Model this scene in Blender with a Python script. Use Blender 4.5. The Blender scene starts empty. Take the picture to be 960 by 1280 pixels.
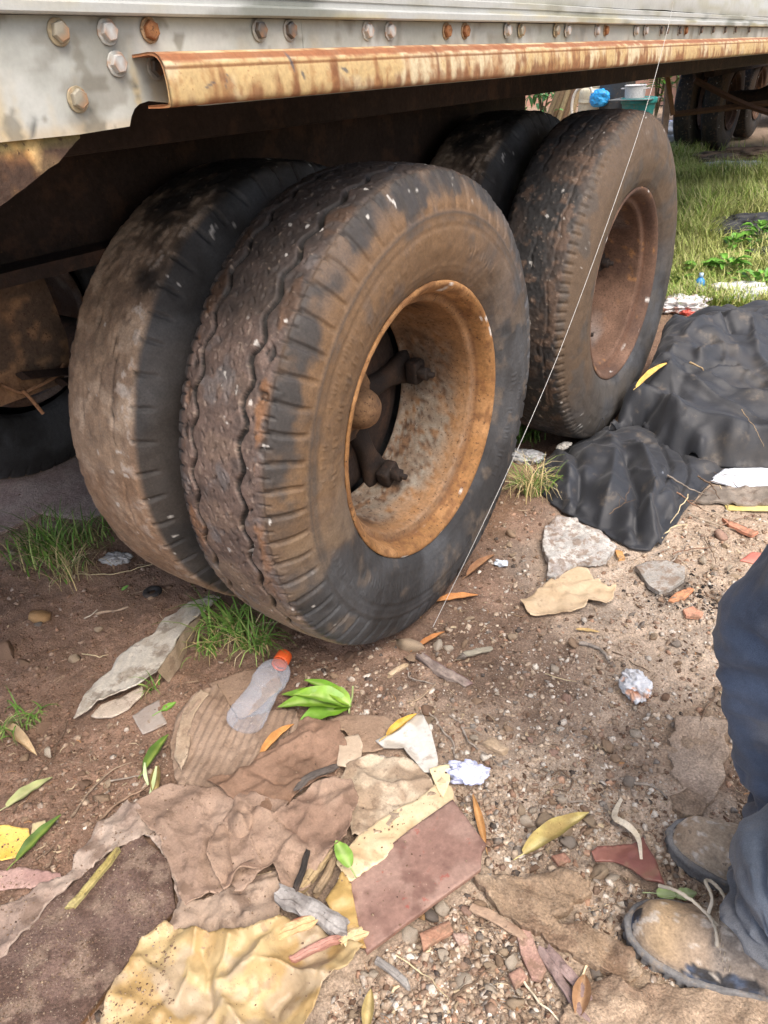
import bpy, math, random
import numpy as np
from mathutils import Vector, Matrix
from mathutils.geometry import delaunay_2d_cdt

S = bpy.context.scene
COL = S.collection
rnd = random.Random(7)
npr = np.random.RandomState(11)

# ------------------------------------------------------------------ camera
FPX = 949.128
PITCH, ROLL, YAW = 0.5434, -0.0591, 0.637
CAM = np.array([0.78465, -1.23745, 1.17416])
_f = np.array([-math.sin(YAW)*math.cos(PITCH), math.cos(YAW)*math.cos(PITCH), -math.sin(PITCH)])
_r0 = np.array([math.cos(YAW), math.sin(YAW), 0.0])
_u0 = np.cross(_r0, _f)
_r = _r0*math.cos(ROLL) + _u0*math.sin(ROLL)
_u = -_r0*math.sin(ROLL) + _u0*math.cos(ROLL)
cd = bpy.data.cameras.new('camera')
cd.sensor_fit = 'HORIZONTAL'; cd.sensor_width = 36.0
cd.lens = FPX/960*36.0
cd.clip_start = 0.02; cd.clip_end = 2000
cam = bpy.data.objects.new('camera', cd); COL.objects.link(cam)
cam.matrix_world = Matrix(((_r[0], _u[0], -_f[0], CAM[0]), (_r[1], _u[1], -_f[1], CAM[1]),
                           (_r[2], _u[2], -_f[2], CAM[2]), (0, 0, 0, 1)))
S.camera = cam

# ------------------------------------------------------------------ sky and sun (hazy overcast)
SUN_EL, SUN_AZ = 58.0, 118.0      # azimuth clockwise from +Y: the light comes over the camera's shoulder
w = bpy.data.worlds.new('World'); S.world = w; w.use_nodes = True
nt = w.node_tree; bg = nt.nodes['Background']
sky = nt.nodes.new('ShaderNodeTexSky'); sky.sky_type = 'NISHITA'; sky.sun_disc = False
sky.sun_elevation = math.radians(SUN_EL); sky.sun_rotation = math.radians(SUN_AZ)
sky.air_density = 1.0; sky.dust_density = 5.0; sky.ozone_density = 0.6
nt.links.new(sky.outputs[0], bg.inputs[0]); bg.inputs[1].default_value = 0.15
sl = bpy.data.lights.new('sun', 'SUN'); sl.energy = 1.1; sl.angle = math.radians(32); sl.color = (1, 0.96, 0.9)
so = bpy.data.objects.new('sun', sl); COL.objects.link(so)
_a, _e = math.radians(SUN_AZ), math.radians(SUN_EL)
_d = Vector((math.sin(_a)*math.cos(_e), math.cos(_a)*math.cos(_e), math.sin(_e)))
so.rotation_euler = _d.to_track_quat('Z', 'Y').to_euler(); so.location = (3, -3, 6)
S.view_settings.view_transform = 'Standard'; S.view_settings.look = 'None'
S.view_settings.exposure = 1.08; S.view_settings.gamma = 1.0

# ------------------------------------------------------------------ pixel -> place helpers
def ray(px, py): return _f + _r*(px-480)/FPX - _u*(py-640)/FPX
def G(px, py, z=0.0):
    d = ray(px, py); return CAM + d*(z-CAM[2])/d[2]
def PX(px, py, x):
    d = ray(px, py); return CAM + d*(x-CAM[0])/d[0]
def PY(px, py, y):
    d = ray(px, py); return CAM + d*(y-CAM[1])/d[1]

# ------------------------------------------------------------------ noise
def _hash(ix, iy, iz, seed):
    h = (ix.astype(np.uint32)*np.uint32(374761393) + iy.astype(np.uint32)*np.uint32(668265263)
         + iz.astype(np.uint32)*np.uint32(2147483647) + np.uint32((seed*1274126177) & 0xffffffff))
    h = (h ^ (h >> np.uint32(13)))*np.uint32(1274126177)
    h = (h ^ (h >> np.uint32(16)))*np.uint32(2246822519)
    return ((h ^ (h >> np.uint32(15))) & np.uint32(0xffffff)).astype(np.float64)/0xffffff
def vnoise(P, seed=0):
    P = np.asarray(P, float)
    if P.shape[1] == 2: P = np.concatenate([P, np.zeros((len(P), 1))], 1)
    i = np.floor(P).astype(np.int64); f = P-i; f = f*f*f*(f*(f*6-15)+10)
    r = 0
    for a in (0, 1):
        for b in (0, 1):
            for c in (0, 1):
                wgt = (f[:, 0] if a else 1-f[:, 0])*(f[:, 1] if b else 1-f[:, 1])*(f[:, 2] if c else 1-f[:, 2])
                r = r + wgt*_hash(i[:, 0]+a, i[:, 1]+b, i[:, 2]+c, seed)
    return r*2-1
def fbm(P, scale, octv=4, seed=0, gain=0.5):
    P = np.asarray(P, float)*scale; a = 1; s = 0; t = 0
    for o in range(octv):
        s = s + a*vnoise(P*(2.03**o)+o*17.3, seed+o); t += a; a *= gain
    return s/t*1.6
def sst(a, b, x):
    t = np.clip((np.asarray(x, float)-a)/(b-a), 0, 1); return t*t*(3-2*t)
def lerp(a, b, t):
    a = np.asarray(a, float); b = np.asarray(b, float); t = np.asarray(t)
    return a+(b-a)*t[..., None]

# ------------------------------------------------------------------ objects
def tag(o, label=None, cat=None, group=None, kind=None):
    if label: o['label'] = label
    if cat: o['category'] = cat
    if group: o['group'] = group
    if kind: o['kind'] = kind
    return o
def thing(name, label, cat, loc=(0, 0, 0), rz=0, group=None):
    o = bpy.data.objects.new(name, None); COL.objects.link(o); o.empty_display_size = 0.05
    o.location = loc; o.rotation_euler = (0, 0, rz)
    return tag(o, label, cat, group)
def part_empty(name, parent, loc=(0, 0, 0)):
    o = bpy.data.objects.new(name, None); COL.objects.link(o); o.parent = parent; o.location = loc
    o.empty_display_size = 0.05
    return o
def link(name, me, parent=None, loc=(0, 0, 0)):
    o = bpy.data.objects.new(name, me); COL.objects.link(o); o.location = loc
    if parent: o.parent = parent
    return o
def mesh(name, V, F, m=None, col=None, smooth=True):
    me = bpy.data.meshes.new(name)
    V = np.asarray(V, np.float32)
    if isinstance(F, np.ndarray):
        n, k = F.shape
        me.vertices.add(len(V)); me.vertices.foreach_set('co', V.ravel())
        me.loops.add(n*k); me.loops.foreach_set('vertex_index', F.astype(np.int32).ravel())
        me.polygons.add(n); me.polygons.foreach_set('loop_start', np.arange(n, dtype=np.int32)*k)
        me.polygons.foreach_set('loop_total', np.full(n, k, np.int32))
        me.update(calc_edges=True)
    else:
        me.from_pydata([tuple(map(float, v)) for v in V], [], [list(map(int, f)) for f in F]); me.update()
    if smooth: me.polygons.foreach_set('use_smooth', np.ones(len(me.polygons), bool))
    if col is not None:
        a = me.attributes.new('Col', 'FLOAT_COLOR', 'POINT')
        c = np.ones((len(V), 4), np.float32); c[:, :3] = np.clip(col, 0, 1); a.data.foreach_set('color', c.ravel())
    if m: me.materials.append(m)
    return me
def mk(name, V, F, m=None, parent=None, col=None, smooth=True, loc=(0, 0, 0), rel=False):
    V = np.asarray(V, float)
    if rel: V = V-np.asarray(loc, float)
    return link(name, mesh(name, V, F, m, col, smooth), parent, loc)
def gridfaces(nu, nv, wu=False, wv=False):
    i = np.arange(nu if wu else nu-1); j = np.arange(nv if wv else nv-1)
    I, J = np.meshgrid(i, j, indexing='ij'); I2 = (I+1) % nu; J2 = (J+1) % nv
    return np.stack([I*nv+J, I2*nv+J, I2*nv+J2, I*nv+J2], -1).reshape(-1, 4)
class MB:
    def __init__(s): s.v = []; s.f = []; s.c = []; s.n = 0
    def add(s, V, F, c=None):
        V = np.asarray(V, float); s.v.append(V)
        s.f += [[int(q)+s.n for q in f] for f in F]; s.n += len(V)
        if c is not None: s.c.append(np.broadcast_to(np.asarray(c, float), (len(V), 3)))
    def build(s, name, m, parent=None, loc=(0, 0, 0), rel=False, smooth=True):
        return mk(name, np.concatenate(s.v), s.f, m, parent, np.concatenate(s.c) if s.c else None, smooth, loc, rel)
def box(x0, x1, y0, y1, z0, z1, b=0.0):
    if b <= 0:
        V = [(x, y, z) for x in (x0, x1) for y in (y0, y1) for z in (z0, z1)]
        return V, [(0, 1, 3, 2), (4, 6, 7, 5), (0, 4, 5, 1), (2, 3, 7, 6), (0, 2, 6, 4), (1, 5, 7, 3)]
    import bmesh
    bm = bmesh.new(); bmesh.ops.create_cube(bm, size=1)
    for v in bm.verts: v.co = ((x0+x1)/2+v.co.x*(x1-x0), (y0+y1)/2+v.co.y*(y1-y0), (z0+z1)/2+v.co.z*(z1-z0))
    bmesh.ops.bevel(bm, geom=list(bm.edges), offset=b, segments=2, affect='EDGES', profile=0.6)
    bm.verts.ensure_lookup_table()
    V = [tuple(v.co) for v in bm.verts]; F = [[v.index for v in f.verts] for f in bm.faces]; bm.free()
    return V, F
def smoothpath(P, n):
    P = np.asarray(P, float)
    if len(P) < 3:
        t = np.linspace(0, 1, n)[:, None]; return P[0]*(1-t)+P[-1]*t
    Q = np.concatenate([[2*P[0]-P[1]], P, [2*P[-1]-P[-2]]]); out = []
    for u in np.linspace(0, len(P)-1-1e-6, n):
        i = int(u); t = u-i; a, b, c, d = Q[i:i+4]
        out.append(0.5*((2*b)+(-a+c)*t+(2*a-5*b+4*c-d)*t*t+(-a+3*b-3*c+d)*t**3))
    return np.array(out)
def tube(P, R, k=6, caps=True, flat=1.0):
    P = np.asarray(P, float); n = len(P); R = np.broadcast_to(np.asarray(R, float), (n,))
    T = np.gradient(P, axis=0); T /= np.linalg.norm(T, axis=1)[:, None]+1e-12
    ref = np.array([0, 0, 1.0]) if abs(T[0][2]) < 0.9 else np.array([1.0, 0, 0])
    V = []
    a = np.linspace(0, 2*np.pi, k, endpoint=False)
    for i in range(n):
        s = np.cross(T[i], ref); s /= np.linalg.norm(s)+1e-12; q = np.cross(s, T[i]); ref = q
        V.append(P[i]+R[i]*(np.cos(a)[:, None]*s+np.sin(a)[:, None]*q*flat))
    V = np.concatenate(V); F = gridfaces(n, k, wv=True).tolist()
    if caps: F += [list(range(k))[::-1], list(range((n-1)*k, n*k))]
    return V, F
def lathe(prof, k=32, axis='x', a0=0, a1=2*np.pi):
    """prof: (axial, radius) pairs; axis x"""
    prof = np.asarray(prof, float); full = abs(a1-a0-2*np.pi) < 1e-6
    a = np.linspace(a0, a1, k, endpoint=not full)
    A, Pp = np.meshgrid(a, np.arange(len(prof)), indexing='ij')
    r = prof[Pp, 1]; x = prof[Pp, 0]
    V = np.stack([x, r*np.cos(A), r*np.sin(A)], -1).reshape(-1, 3)
    if axis == 'z': V = V[:, [1, 2, 0]]
    return V, gridfaces(k, len(prof), wu=full)

# ------------------------------------------------------------------ materials
def M(name, rough=0.8, base=None, var=(), over=(), bump=(), spec=0.35, metal=0.0, trans=0.0, sheen=0.0, rough_var=None, fold=()):
    """base None: the mesh's own colour attribute. var: (scale, amount) brightness mottling.
    over: (colour, scale, lo, hi, amount[, stretch]) patches. bump: (scale, strength, distance)"""
    m = bpy.data.materials.new(name); m.use_nodes = True; t = m.node_tree; N = t.nodes; L = t.links
    bs = N['Principled BSDF']; tc = N.new('ShaderNodeTexCoord')
    bs.inputs['Roughness'].default_value = rough; bs.inputs['Specular IOR Level'].default_value = spec
    bs.inputs['Metallic'].default_value = metal
    if sheen: bs.inputs['Sheen Weight'].default_value = sheen
    if base is None:
        a = N.new('ShaderNodeAttribute'); a.attribute_name = 'Col'; c = a.outputs['Color']
    else:
        a = N.new('ShaderNodeRGB'); a.outputs[0].default_value = (*base, 1); c = a.outputs[0]
    def noise(scale, stretch=None, detail=4, rgh=0.6):
        n = N.new('ShaderNodeTexNoise'); n.inputs['Scale'].default_value = scale
        n.inputs['Detail'].default_value = detail; n.inputs['Roughness'].default_value = rgh
        if stretch:
            mp = N.new('ShaderNodeMapping'); mp.inputs['Scale'].default_value = stretch
            L.new(tc.outputs['Object'], mp.inputs[0]); L.new(mp.outputs[0], n.inputs['Vector'])
        else: L.new(tc.outputs['Object'], n.inputs['Vector'])
        return n.outputs['Fac']
    for sc_, am in var:
        n = noise(sc_); mr = N.new('ShaderNodeMapRange'); L.new(n, mr.inputs[0])
        mr.inputs[1].default_value = 0.25; mr.inputs[2].default_value = 0.75
        mr.inputs[3].default_value = 1-am; mr.inputs[4].default_value = 1+am
        mx = N.new('ShaderNodeVectorMath'); mx.operation = 'SCALE'
        L.new(c, mx.inputs[0]); L.new(mr.outputs[0], mx.inputs['Scale']); c = mx.outputs[0]
    for ov in over:
        oc, sc_, lo, hi, am = ov[:5]
        n = noise(sc_, ov[5] if len(ov) > 5 else None, 5, 0.65)
        mr = N.new('ShaderNodeMapRange'); mr.interpolation_type = 'SMOOTHSTEP'; L.new(n, mr.inputs[0])
        mr.inputs[1].default_value = lo; mr.inputs[2].default_value = hi
        mr.inputs[3].default_value = 0; mr.inputs[4].default_value = am
        mx = N.new('ShaderNodeMix'); mx.data_type = 'RGBA'
        L.new(mr.outputs[0], mx.inputs['Factor']); L.new(c, mx.inputs['A']); mx.inputs['B'].default_value = (*oc, 1)
        c = mx.outputs['Result']
    L.new(c, bs.inputs['Base Color'])
    if rough_var:
        n = noise(rough_var[0]); mr = N.new('ShaderNodeMapRange'); L.new(n, mr.inputs[0])
        mr.inputs[1].default_value = 0.3; mr.inputs[2].default_value = 0.7
        mr.inputs[3].default_value = rough_var[1]; mr.inputs[4].default_value = rough_var[2]
        L.new(mr.outputs[0], bs.inputs['Roughness'])
    prev = None
    for sc_, st, di in fold:
        n = N.new('ShaderNodeTexNoise'); n.noise_type = 'RIDGED_MULTIFRACTAL'; n.inputs['Scale'].default_value = sc_; n.inputs['Detail'].default_value = 3
        n.inputs['Roughness'].default_value = .5; n.inputs['Distortion'].default_value = .35
        L.new(tc.outputs['Object'], n.inputs['Vector'])
        b = N.new('ShaderNodeBump'); b.inputs['Strength'].default_value = st; b.inputs['Distance'].default_value = di
        L.new(n.outputs['Fac'], b.inputs['Height'])
        if prev: L.new(prev, b.inputs['Normal'])
        prev = b.outputs[0]
    for sc_, st, di in bump:
        b = N.new('ShaderNodeBump'); b.inputs['Strength'].default_value = st; b.inputs['Distance'].default_value = di
        L.new(noise(sc_, None, 5, 0.65), b.inputs['Height'])
        if prev: L.new(prev, b.inputs['Normal'])
        prev = b.outputs[0]
    if prev: L.new(prev, bs.inputs['Normal'])
    return m

DUST = (0.30, 0.205, 0.13)
m_soil = M('soil', 0.92, None, var=[(9, .15), (60, .22), (240, .36)],
           over=[((.42, .33, .245), 190, .59, .68, .75), ((.55, .48, .40), 330, .64, .70, .85), ((.035, .024, .018), 260, .64, .70, .6)],
           bump=[(45, .7, .012), (170, .9, .006), (420, .8, .003)], spec=.2)
m_rubber = M('rubber', 0.66, None, var=[(40, .14), (240, .30)],
             over=[((.36, .31, .25), 380, .69, .74, .45), ((.02, .018, .017), 300, .66, .72, .45)], bump=[(130, .14, .003), (600, .4, .0012)], spec=.35, rough_var=(60, .5, .8))
m_rubber_side = M('dusty_rubber', 0.55, None, var=[(30, .15), (160, .22)], over=[((.40, .33, .25), 380, .70, .75, .35)],
                  bump=[(300, .25, .0015)], spec=.4, rough_var=(35, .42, .72))
m_rust = M('rusty_steel', 0.8, None, var=[(25, .2), (150, .28)], over=[((.045, .022, .014), 120, .58, .66, .75), ((.42, .26, .12), 200, .66, .72, .35)],
           bump=[(90, .4, .004), (320, .5, .0015)], spec=.3)
m_rust_dark = M('dark_rust', 0.85, (.030, .020, .016), var=[(12, .3), (90, .3)], over=[((.07, .038, .024), 14, .5, .66, .7), ((.14, .07, .03), 160, .64, .72, .6)],
                bump=[(70, .5, .006), (260, .4, .002)], spec=.25)
m_paint = M('weathered_paint', 0.5, None, var=[(14, .07), (130, .07)], over=[((.12, .11, .09), 260, .69, .74, .5)], bump=[(60, .12, .003), (400, .15, .0008)], spec=.4)
m_rail = M('rusty_paint', 0.6, None, var=[(20, .1), (160, .16)], over=[((.22, .09, .035), 170, .62, .70, .6)], bump=[(110, .25, .003), (400, .25, .001)], spec=.35)
m_card = M('wet_cardboard', 0.8, None, var=[(14, .12), (60, .12), (260, .18)], over=[((.13, .082, .055), 26, .54, .64, .5), ((.10, .065, .045), 150, .63, .69, .6), ((.48, .39, .29), 330, .68, .73, .5), ((.05, .035, .028), 420, .68, .72, .6)],
           bump=[(80, .5, .004), (330, .7, .0014)], spec=.25, fold=[(11, .5, .006)])
m_paper = M('paper', 0.8, None, var=[(30, .08), (150, .10)], over=[((.24, .165, .105), 40, .56, .70, .5), ((.12, .08, .055), 300, .67, .72, .6)], bump=[(70, .4, .003), (300, .5, .001)], spec=.25, fold=[(13, .35, .005)])
m_plastic = M('dirty_plastic', 0.48, None, var=[(25, .12), (120, .1)], over=[((.20, .125, .07), 34, .55, .68, .5), ((.08, .05, .035), 220, .65, .70, .65)], bump=[(45, .25, .004), (160, .35, .002)], spec=.5, fold=[(12, .6, .008)])
m_leaf = M('leaf', 0.42, None, var=[(60, .15)], bump=[(130, .25, .002)], spec=.45)
m_dryleaf = M('dry_leaf', 0.75, None, var=[(60, .2), (300, .15)], over=[((.10, .05, .02), 120, .62, .70, .6)], bump=[(160, .4, .002)], spec=.25)
m_wood = M('weathered_wood', 0.85, None, var=[(40, .2), (200, .2)], over=[((.07, .05, .04), 26, .55, .68, .6, (1, 1, 6)), ((.03, .025, .02), 110, .62, .70, .6)], bump=[(140, .6, .003)], spec=.2)
m_stone = M('stone', 0.92, None, var=[(50, .2), (240, .28)], over=[((.20, .13, .085), 45, .48, .62, .7), ((.30, .22, .15), 180, .58, .66, .5), ((.07, .05, .04), 330, .66, .70, .5)], bump=[(90, .5, .004), (300, .7, .002)], spec=.2)
m_tile = M('dirty_red_tile', 0.75, None, var=[(18, .15), (150, .2)], over=[((.42, .32, .24), 150, .66, .72, .55), ((.33, .055, .04), 45, .62, .68, .5)], bump=[(150, .3, .001)], spec=.3)
m_tarp = M('black_cloth', 0.60, (.020, .022, .027), var=[(7, .2), (300, .3)],
           over=[((.055, .049, .043), 4.5, .50, .66, .6), ((.15, .12, .09), 18, .57, .74, .55), ((.34, .29, .24), 300, .69, .73, .6), ((.30, .33, .38), 24, .73, .77, .5)],
           bump=[(600, .4, .0008), (26, .25, .004)], spec=.5, sheen=.1, fold=[(6, .45, .010)])
m_denim = M('denim', 0.9, None, var=[(10, .2), (90, .12), (800, .35)], over=[((.19, .175, .16), 11, .54, .72, .45), ((.30, .25, .2), 200, .70, .74, .4)], bump=[(700, .5, .0008), (60, .25, .004)], spec=.2, sheen=.2, fold=[(9, .35, .008)])
m_boot = M('scuffed_leather', 0.78, None, var=[(18, .2), (60, .2), (240, .25)], over=[((.50, .43, .36), 110, .68, .73, .7), ((.04, .035, .035), 60, .63, .68, .6)], bump=[(120, .4, .003), (400, .3, .001)], spec=.3)
m_sole = M('boot_sole', 0.8, (.19, .185, .18), var=[(60, .3), (250, .25)], over=[((.33, .26, .19), 50, .52, .66, .6)], bump=[(160, .6, .003)], spec=.25)
m_grass = M('grass_blades', 0.6, None, var=[(3, .15)], spec=.3)
m_metal = M('worn_steel', 0.5, None, var=[(60, .2), (200, .2)], bump=[(200, .4, .001)], spec=.5)
m_wall = M('painted_wall', 0.85, None, var=[(3, .1), (40, .08)], over=[((.25, .2, .16), 2.5, .58, .7, .4)])
m_cloth = M('pale_fabric', 0.85, None, var=[(20, .08), (200, .08)], bump=[(60, .3, .004)], spec=.2)
m_skin = M('skin', 0.55, (.22, .12, .075), var=[(60, .1)], spec=.4)
m_dark = M('dark_rubber', 0.75, (.035, .032, .031), var=[(20, .3), (120, .3)], over=[((.13, .09, .06), 9, .52, .7, .5)], bump=[(150, .4, .003)], spec=.3)
m_pl_clear = bpy.data.materials.new('clear_plastic'); m_pl_clear.use_nodes = True
def _clear():
    t = m_pl_clear.node_tree; N = t.nodes; L = t.links
    out = N['Material Output']; bs = N['Principled BSDF']
    bs.inputs['Base Color'].default_value = (.78, .82, .90, 1); bs.inputs['Roughness'].default_value = .07
    bs.inputs['Specular IOR Level'].default_value = .7
    tr = N.new('ShaderNodeBsdfTransparent'); tr.inputs[0].default_value = (.95, .96, .98, 1)
    lw = N.new('ShaderNodeLayerWeight'); lw.inputs[0].default_value = .42
    mr = N.new('ShaderNodeMapRange'); L.new(lw.outputs['Facing'], mr.inputs[0])
    mr.inputs[3].default_value = .09; mr.inputs[4].default_value = .50
    tc = N.new('ShaderNodeTexCoord'); n = N.new('ShaderNodeTexNoise'); n.inputs['Scale'].default_value = 32
    L.new(tc.outputs['Object'], n.inputs['Vector'])
    b = N.new('ShaderNodeBump'); b.inputs['Strength'].default_value = .35; b.inputs['Distance'].default_value = .004
    L.new(n.outputs['Fac'], b.inputs['Height']); L.new(b.outputs[0], bs.inputs['Normal'])
    mx = N.new('ShaderNodeMixShader'); L.new(mr.outputs[0], mx.inputs[0]); L.new(tr.outputs[0], mx.inputs[1]); L.new(bs.outputs[0], mx.inputs[2])
    L.new(mx.outputs[0], out.inputs['Surface'])
_clear()

# ------------------------------------------------------------------ ground heights and soil colours
def seg_dist(X, Y, P):
    d = np.full(X.shape, 1e9)
    for a, b in zip(P[:-1], P[1:]):
        vx, vy = b[0]-a[0], b[1]-a[1]; l = vx*vx+vy*vy+1e-12
        t = np.clip(((X-a[0])*vx+(Y-a[1])*vy)/l, 0, 1)
        d = np.minimum(d, np.hypot(X-a[0]-t*vx, Y-a[1]-t*vy))
    return d
def gl(X, Y):
    """slow undulation that flat things follow"""
    X = np.atleast_1d(np.asarray(X, float)); Y = np.atleast_1d(np.asarray(Y, float))
    P = np.stack([X, Y], 1)
    k = np.clip(1.6-np.hypot(X, Y-.4)*.12, .25, 1)
    near_tyre = np.exp(-((X+.25)/.45)**2)*np.exp(-((Y)/.35)**2)
    h = .013*fbm(P, 2.2, 2, 3)*k*(1-.8*near_tyre)
    h = h+.03*fbm(P, .25, 2, 8)*sst(2.5, 9, np.hypot(X, Y))
    return h
def g1(x, y): return float(gl([x], [y])[0])
RIDGE = [G(590, 1090)[:2], G(650, 1125)[:2], G(700, 1160)[:2], G(760, 1195)[:2], G(800, 1225)[:2]]
def ground_fine(X, Y):
    P = np.stack([X, Y], 1)
    clod = fbm(P, 22, 3, 5); h = .0055*clod+.0024*fbm(P, 80, 3, 6)
    h += .006*np.maximum(0, fbm(P, 11, 2, 9)-.35)
    h += .006*np.exp(-(seg_dist(X, Y, RIDGE)/.03)**2)
    return h
def soil_colour(X, Y):
    P = np.stack([X, Y], 1)
    n = fbm(P, 2.6, 4, 21); n2 = fbm(P, 9, 3, 25)
    tan = np.array([.49, .38, .285]); damp = np.array([.19, .125, .088]); red = np.array([.265, .168, .118]); grey = np.array([.52, .43, .345])
    c = lerp(red, tan, sst(-.15, .32, X+.10*n+.04*n2-.10))
    def blob(px, py, r, col, am=.8, ex=1):
        nonlocal c
        g = G(px, py); d = np.hypot(X-g[0], Y-g[1])/r+.35*n2*ex
        c = lerp(c, col, am*(1-sst(.45, 1.1, d)))
    blob(640, 820, .20, damp, .75); blob(580, 780, .14, damp, .8); blob(600, 690, .15, damp, .55); blob(700, 890, .12, damp, .45)
    blob(480, 850, .12, damp, .75); blob(780, 950, .10, damp, .35); blob(720, 1010, .14, grey, .5)
    blob(760, 700, .28, grey, .45); blob(880, 780, .25, grey, .55); blob(880, 930, .13, (.38, .27, .18), .7)
    blob(850, 1250, .16, (.40, .29, .19), .6); blob(610, 650, .13, (.22, .13, .075), .6); blob(920, 970, .06, damp, .8)
    blob(820, 1100, .06, damp, .6); blob(560, 1230, .18, (.30, .21, .15), .4); blob(300, 1000, .25, (.2, .13, .09), .5)
    blob(690, 1060, .05, damp, .5); blob(840, 735, .07, (.05, .042, .038), .75); blob(900, 745, .06, (.05, .042, .038), .6)
    blob(20, 600, .55, (.36, .25, .205), .85, .5)  # soil lightened here to stand in for light missing under the trailer
    far = sst(2.2, 3.2, Y+.3*n)
    c = lerp(c, (.13, .12, .055), far*.8)
    g = G(930, 205); d = np.hypot((X-g[0])/1.3, (Y-g[1])/1.6)+.3*n
    c = lerp(c, (.33, .25, .18), .9*(1-sst(.6, 1.4, d)))
    c = lerp(c, (.30, .22, .16), sst(9, 11, Y))
    c *= (1+.16*n2+.1*fbm(P, 40, 2, 28))[:, None]
    return c
def build_ground():
    ang = [-1.95]
    while ang[-1] < .55: ang.append(ang[-1]+.0052)
    while ang[-1] < 2*np.pi-1.95-.12: ang.append(ang[-1]+.12)
    ang = np.array(ang)
    rad = [.02, .2, .4, .55]
    while rad[-1] < 4.2: rad.append(rad[-1]*1.0052)
    while rad[-1] < 600: rad.append(rad[-1]*1.035)
    rad = np.array(rad)
    R, A = np.meshgrid(rad, ang, indexing='ij')
    X = (CAM[0]+R*np.sin(A)).ravel(); Y = (CAM[1]+R*np.cos(A)).ravel()
    Z = gl(X, Y)+ground_fine(X, Y)*np.clip(1.3-R.ravel()*.03, 0, 1)
    V = np.stack([X, Y, Z], 1)
    F = gridfaces(len(rad), len(ang), wv=True)[:, ::-1]
    V = np.concatenate([V, [[CAM[0], CAM[1], 0]]])
    c = soil_colour(V[:, 0], V[:, 1])
    me = mesh('ground', V, F, m_soil, c)
    o = link('ground', me); o['kind'] = 'structure'
    return o
build_ground()

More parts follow.
